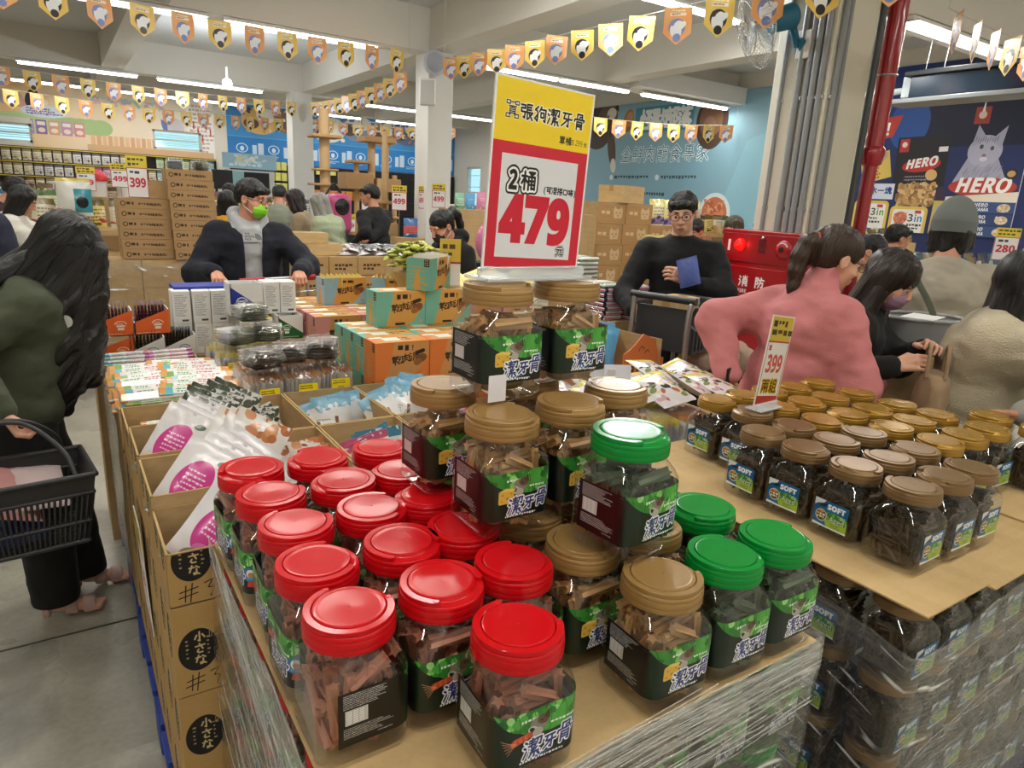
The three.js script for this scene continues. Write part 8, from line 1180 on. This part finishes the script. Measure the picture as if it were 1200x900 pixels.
// carton wall with cat-face print
const catCarton = canvasTex(256, 160, (x, w, h) => { cardBase(x, w, h, '#b08755'); textRows(x, 30, 62, 80, 1, 10, 30, '#d8bd94'); poly(x, [140, 60, 152, 26, 172, 46, 198, 46, 218, 26, 230, 60, 222, 118, 148, 118], '#d2b68c'); blob(x, 168, 78, 7, 7, '#a87f4e'); blob(x, 202, 78, 7, 7, '#a87f4e'); blob(x, 185, 98, 8, 5, '#a87f4e'); }), ccM = [M.card, M.card, M.card, M.card, faceMat(catCarton, 0.8), M.card];
{
  for (let r = 0; r < 8; r++) for (let c = 0; c < 4; c++) { if (r === 7 && c > 1) continue; carton('carton', `face-printed carton of the tall stack, ${ord(7 - r)} row down, ${ord(c)} from left`, 'carton', 0.37, 0.208, 0.36, [4.72 + c * 0.376 + (r % 2) * 0.03, r * 0.21, -5.62], rr(-0.02, 0.02), r < 4 ? cpM : ccM, 'face-printed cartons'); }
  carton('carton', 'plain tan carton on the very top of the face-printed stack', 'carton', 0.42, 0.17, 0.3, [5.0, 8 * 0.21 + 0.003, -5.6], 0.3, M.cardLight);
  carton('carton', 'tall brown carton left of the face-printed stack', 'carton', 0.2, 1.55, 0.3, [4.38, 0, -5.5], 0, M.card);
  const yb = foil(packTex(['#d8cc8a', '#7a6ab0', '#4a4460'], [[0, 0.15, '#cfc06a'], [0.75, 0.25, '#8a7ac0']]));
  for (let i = 0; i < 7; i++) { const m = mesh('goods_bag', bagBig, yb, null, [5.55 + (i % 4) * 0.2 - (i > 3 ? 0.3 : 0), i > 3 ? 1.05 : 1.475, i > 3 ? -5.32 : -5.6]); m.scale.setScalar(i > 3 ? 0.95 : 0.8); m.rotation.set(-0.1, rr(-0.2, 0.2), rr(-0.08, 0.08)); meta(m, `yellow and violet bag ${i > 3 ? 'before' : 'on'} the face-printed cartons, ${ord(i % 4)} from left`, 'bag', 'yellow and violet bags'); }
  const pl = thing('platform', 'carton platform under the yellow and violet bags', 'platform', [5.6, 0, -5.32]); mesh('carton_body', box(0.9, 1.045, 0.2, 0, 0.52, 0), M.card, pl);
}
// pad packs, cart with carton, cushion and crate
{
  const pk = (x, y, z, m, l, g) => { const t = meta(mesh('pad_pack', rbox(0.165, 0.026, 0.2, 0.012), m, null, [x, y, z], [0, rr(-0.08, 0.08), 0]), l, 'pack', g); return t; };
  const pink = foil(canvasTex(128, 32, (x, w, h) => { x.fillStyle = '#dcd4da'; x.fillRect(0, 0, w, h); x.fillStyle = '#c8547c'; x.fillRect(0, 12, w, 12); x.fillStyle = '#2a2440'; x.fillRect(0, 0, 20, h); })), grn = foil(canvasTex(128, 32, (x, w, h) => { x.fillStyle = '#dfe2dc'; x.fillRect(0, 0, w, h); x.fillStyle = '#2f6a48'; x.fillRect(0, 20, w, 10); }));
  for (let i = 0; i < 8; i++) pk(2.98, 0.985 + i * 0.0265, -3.14, pink, `pink and white pad pack in the right stack by the cart, ${ord(i)} from bottom`, 'pad packs'); for (let i = 0; i < 8; i++) pk(2.80, 0.985 + i * 0.028, -3.22, i > 6 ? grn : pink, `pink and white pad pack in the left stack by the jars, ${ord(i)} from bottom`, 'pad packs'); for (let i = 0; i < 6; i++) pk(2.92, 1.16 + i * 0.028, -3.62, grn, `green and white pad pack behind the jars, ${ord(i)} from bottom`, 'pad packs');
  const t = thing('platform', 'brown carton platform under the pad pack stacks', 'platform', [2.9, 0, -3.22]); mesh('carton_body', box(0.46, 0.97, 0.3, 0, 0.485, 0), M.card, t); const t2 = thing('platform', 'carton under the green and white pad packs', 'platform', [2.92, 0, -3.62]); mesh('carton_body', box(0.3, 1.145, 0.26, 0, 0.572, 0), M.card, t2);
  const ct = thing('shopping_cart', 'grey plastic shopping cart with a carton in front of the black sweater shopper', 'shopping cart', [2.76, 0, -2.5], 0.28), gp = phys(0x3c3d40, 0.45);
  mesh('basket', [box(0.46, 0.22, 0.012, 0, 1.06, 0.16), box(0.46, 0.22, 0.012, 0, 1.06, -0.16), box(0.012, 0.22, 0.32, 0.23, 1.06, 0), box(0.012, 0.22, 0.32, -0.23, 1.06, 0), box(0.46, 0.012, 0.32, 0, 0.955, 0)], gp, ct); mesh('rim', [cyl(V(-0.24, 1.175, 0.17), V(0.24, 1.175, 0.17), 0.012), cyl(V(-0.24, 1.175, -0.17), V(0.24, 1.175, -0.17), 0.012), cyl(V(0.24, 1.175, -0.17), V(0.24, 1.175, 0.17), 0.012)], gp, ct);
  const ribs = []; for (let i = 0; i < 11; i++) ribs.push(box(0.006, 0.17, 0.004, -0.2 + i * 0.04, 1.05, 0.168)); mesh('rib', ribs, M.black, ct);
  mesh('frame', [tube([V(-0.22, 1.21, 0.16), V(-0.27, 1.22, 0.16), V(-0.29, 1.15, 0.16), V(-0.285, 0.75, 0.16), V(-0.25, 0.08, 0.16)], 0.015, 30, 8), tube([V(-0.27, 1.1, 0.16), V(0.0, 0.98, 0.17), V(0.2, 0.93, 0.17), V(0.25, 1.03, 0.17)], 0.008, 20, 6), tube([V(-0.25, 0.08, -0.16), V(-0.285, 0.75, -0.16), V(-0.27, 1.22, -0.16)], 0.015, 20, 8), cyl(V(0.2, 0.95, 0.15), V(0.2, 0.08, 0.15), 0.012), cyl(V(0.2, 0.95, -0.15), V(0.2, 0.08, -0.15), 0.012)], M.steel, ct); mesh('handle', cyl(V(-0.27, 1.22, -0.18), V(-0.27, 1.22, 0.18), 0.018), M.darkPlastic, ct);
  for (const [x, z] of [[-0.25, 0.16], [-0.25, -0.16], [0.2, 0.15], [0.2, -0.15]]) mesh('wheel', new THREE.CylinderGeometry(0.05, 0.05, 0.024, 16).rotateX(Math.PI / 2).translate(x, 0.051, z), M.black, ct);
  carton('carton', 'small tan carton riding in the grey cart', 'carton', 0.2, 0.2, 0.16, [2.73, 1.0, -2.55], 0.2, M.cardLight);
  const cs = thing('pet_cushion', 'fluffy cream pet cushion hanging out beside the fire cabinet', 'cushion', [3.02, 0.62, -2.40], 0.0); const cg = field([cap(V(-0.22, 0.27, -0.05), V(0.05, 0.25, 0), 0.085, 0.085, 0.05), cap(V(0.05, 0.25, 0), V(0.3, 0.16, 0.02), 0.085, 0.07, 0.05)], 0.012, { amp: 0.012, fx: 16, fy: 16 }); mesh('cushion_body', cylUV(cg, 0, 0, 3, 6), cloth(0xcdb09a, { fuzz: 1 }), cs);
  const cr = thing('plastic_crate', 'black plastic crate under the fluffy cream cushion', 'crate', [3.0, 0.5, -2.38], 0.2); mesh('crate_body', tray(0.46, 0.26, 0.26, 0.012), M.black, cr); const g2 = []; for (let i = 0; i < 9; i++) g2.push(box(0.02, 0.18, 0.006, -0.18 + i * 0.045, 0.13, 0.131)); mesh('rib', g2, M.darkPlastic, cr);
  const t3 = thing('platform', 'carton under the black crate', 'platform', [3.0, 0, -2.38], 0.2); mesh('carton_body', box(0.4, 0.498, 0.24, 0, 0.249, 0), M.card, t3);
  // grey tub with a paper lid between the women, on a stand
  const tb = thing('plastic_tub', 'light grey plastic tub with white paper behind the masked woman', 'tub', [3.2, 1.08, -1.52], -0.5); mesh('tub_body', new THREE.CylinderGeometry(0.17, 0.13, 0.16, 32, 1, true).scale(1.1, 1, 0.8).translate(0, 0.08, 0), phys(0x9a9c9f, 0.4, { side: THREE.DoubleSide }), tb); mesh('tub_rim', new THREE.TorusGeometry(0.17, 0.008, 8, 36).rotateX(1.5708).scale(1.1, 1, 0.8).translate(0, 0.16, 0), std(0xa6a8aa, 0.4), tb); mesh('tub_base', new THREE.CylinderGeometry(0.13, 0.13, 0.01, 24).scale(1.1, 1, 0.8).translate(0, 0.005, 0), std(0x8a8c8f, 0.5), tb);
  const pp = thing('paper_notice', 'white sheet of paper lying on the grey tub', 'notice', [3.16, 1.246, -1.5], 0.2); mesh('sheet', box(0.2, 0.002, 0.13), M.white, pp); const t4 = thing('platform', 'carton stand under the grey tub', 'platform', [3.2, 0, -1.52]); mesh('carton_body', box(0.26, 1.078, 0.22, 0, 0.539, 0), M.card, t4);
  const tote = thing('tote_bag', 'beige canvas tote bag held open by the woman in black', 'bag', [2.70, 0.84, -1.20], 0.5); mesh('bag_body', cylUV(field([ell(V(0, 0.14, 0), [0.12, 0.17, 0.06], 0.03)], 0.01, { amp: 0.014, fx: 12, fy: 6, cut: (x, y) => y - 0.27 }), 0, 0, 5, 6), cloth(0xa98f70), tote); for (const e of [0.03, -0.03]) mesh('strap', tube([V(-0.08, 0.26, e), V(-0.05, 0.36, e), V(0.05, 0.36, e), V(0.08, 0.26, e)], 0.007, 20, 6), cloth(0xa98f70), tote);
  const ph = thing('phone', 'dark phone in the back hand of the pink sweater shopper', 'phone', [2.17, 0.99, -1.70], 0.3); mesh('phone_body', rbox(0.07, 0.14, 0.009, 0.004), M.black, ph); mesh('screen', box(0.062, 0.13, 0.001, 0, 0, 0.005), phys(0x0a0a10, 0.05), ph);
  const bagStrap = thing('shoulder_bag', 'tan shoulder bag with olive strap on the back of the beanie shopper', 'bag', [3.33, 1.15, -1.44]); mesh('bag_body', rbox(0.26, 0.15, 0.06, 0.03, 0, 0, 0, 4).rotateY(-0.95), cloth(0x8f7a60), bagStrap); mesh('strap', tube([V(0.16, 0.27, -0.3), V(0.05, 0.255, -0.23), V(-0.01, 0.225, -0.185), V(-0.045, 0.165, -0.12), V(-0.07, 0.1, -0.066), V(-0.07, 0.05, -0.04)], 0.013, 30, 6), cloth(0x4c5340), bagStrap);
  priceCard('280', 'yellow and white 280 price card before the navy mural', 0.13, 0.2, [4.95, 1.44, -1.95], -0.95, 1.43);
  const ch = thing('cart_handle', 'white tube handle with a black end behind the dark jars', 'handle', [2.44, 1.02, -1.28], 0); mesh('tube', cyl(V(-0.05, 0, 0.03), V(0.03, 0, -0.02), 0.012), M.white, ch); mesh('end_grip', cyl(V(0.03, 0, -0.02), V(0.1, -0.01, -0.05), 0.016), M.black, ch); mesh('post', cyl(V(0, -1.02, 0), V(0, 0, 0), 0.012), M.steel, ch);
}
renderer.render(scene, camera);
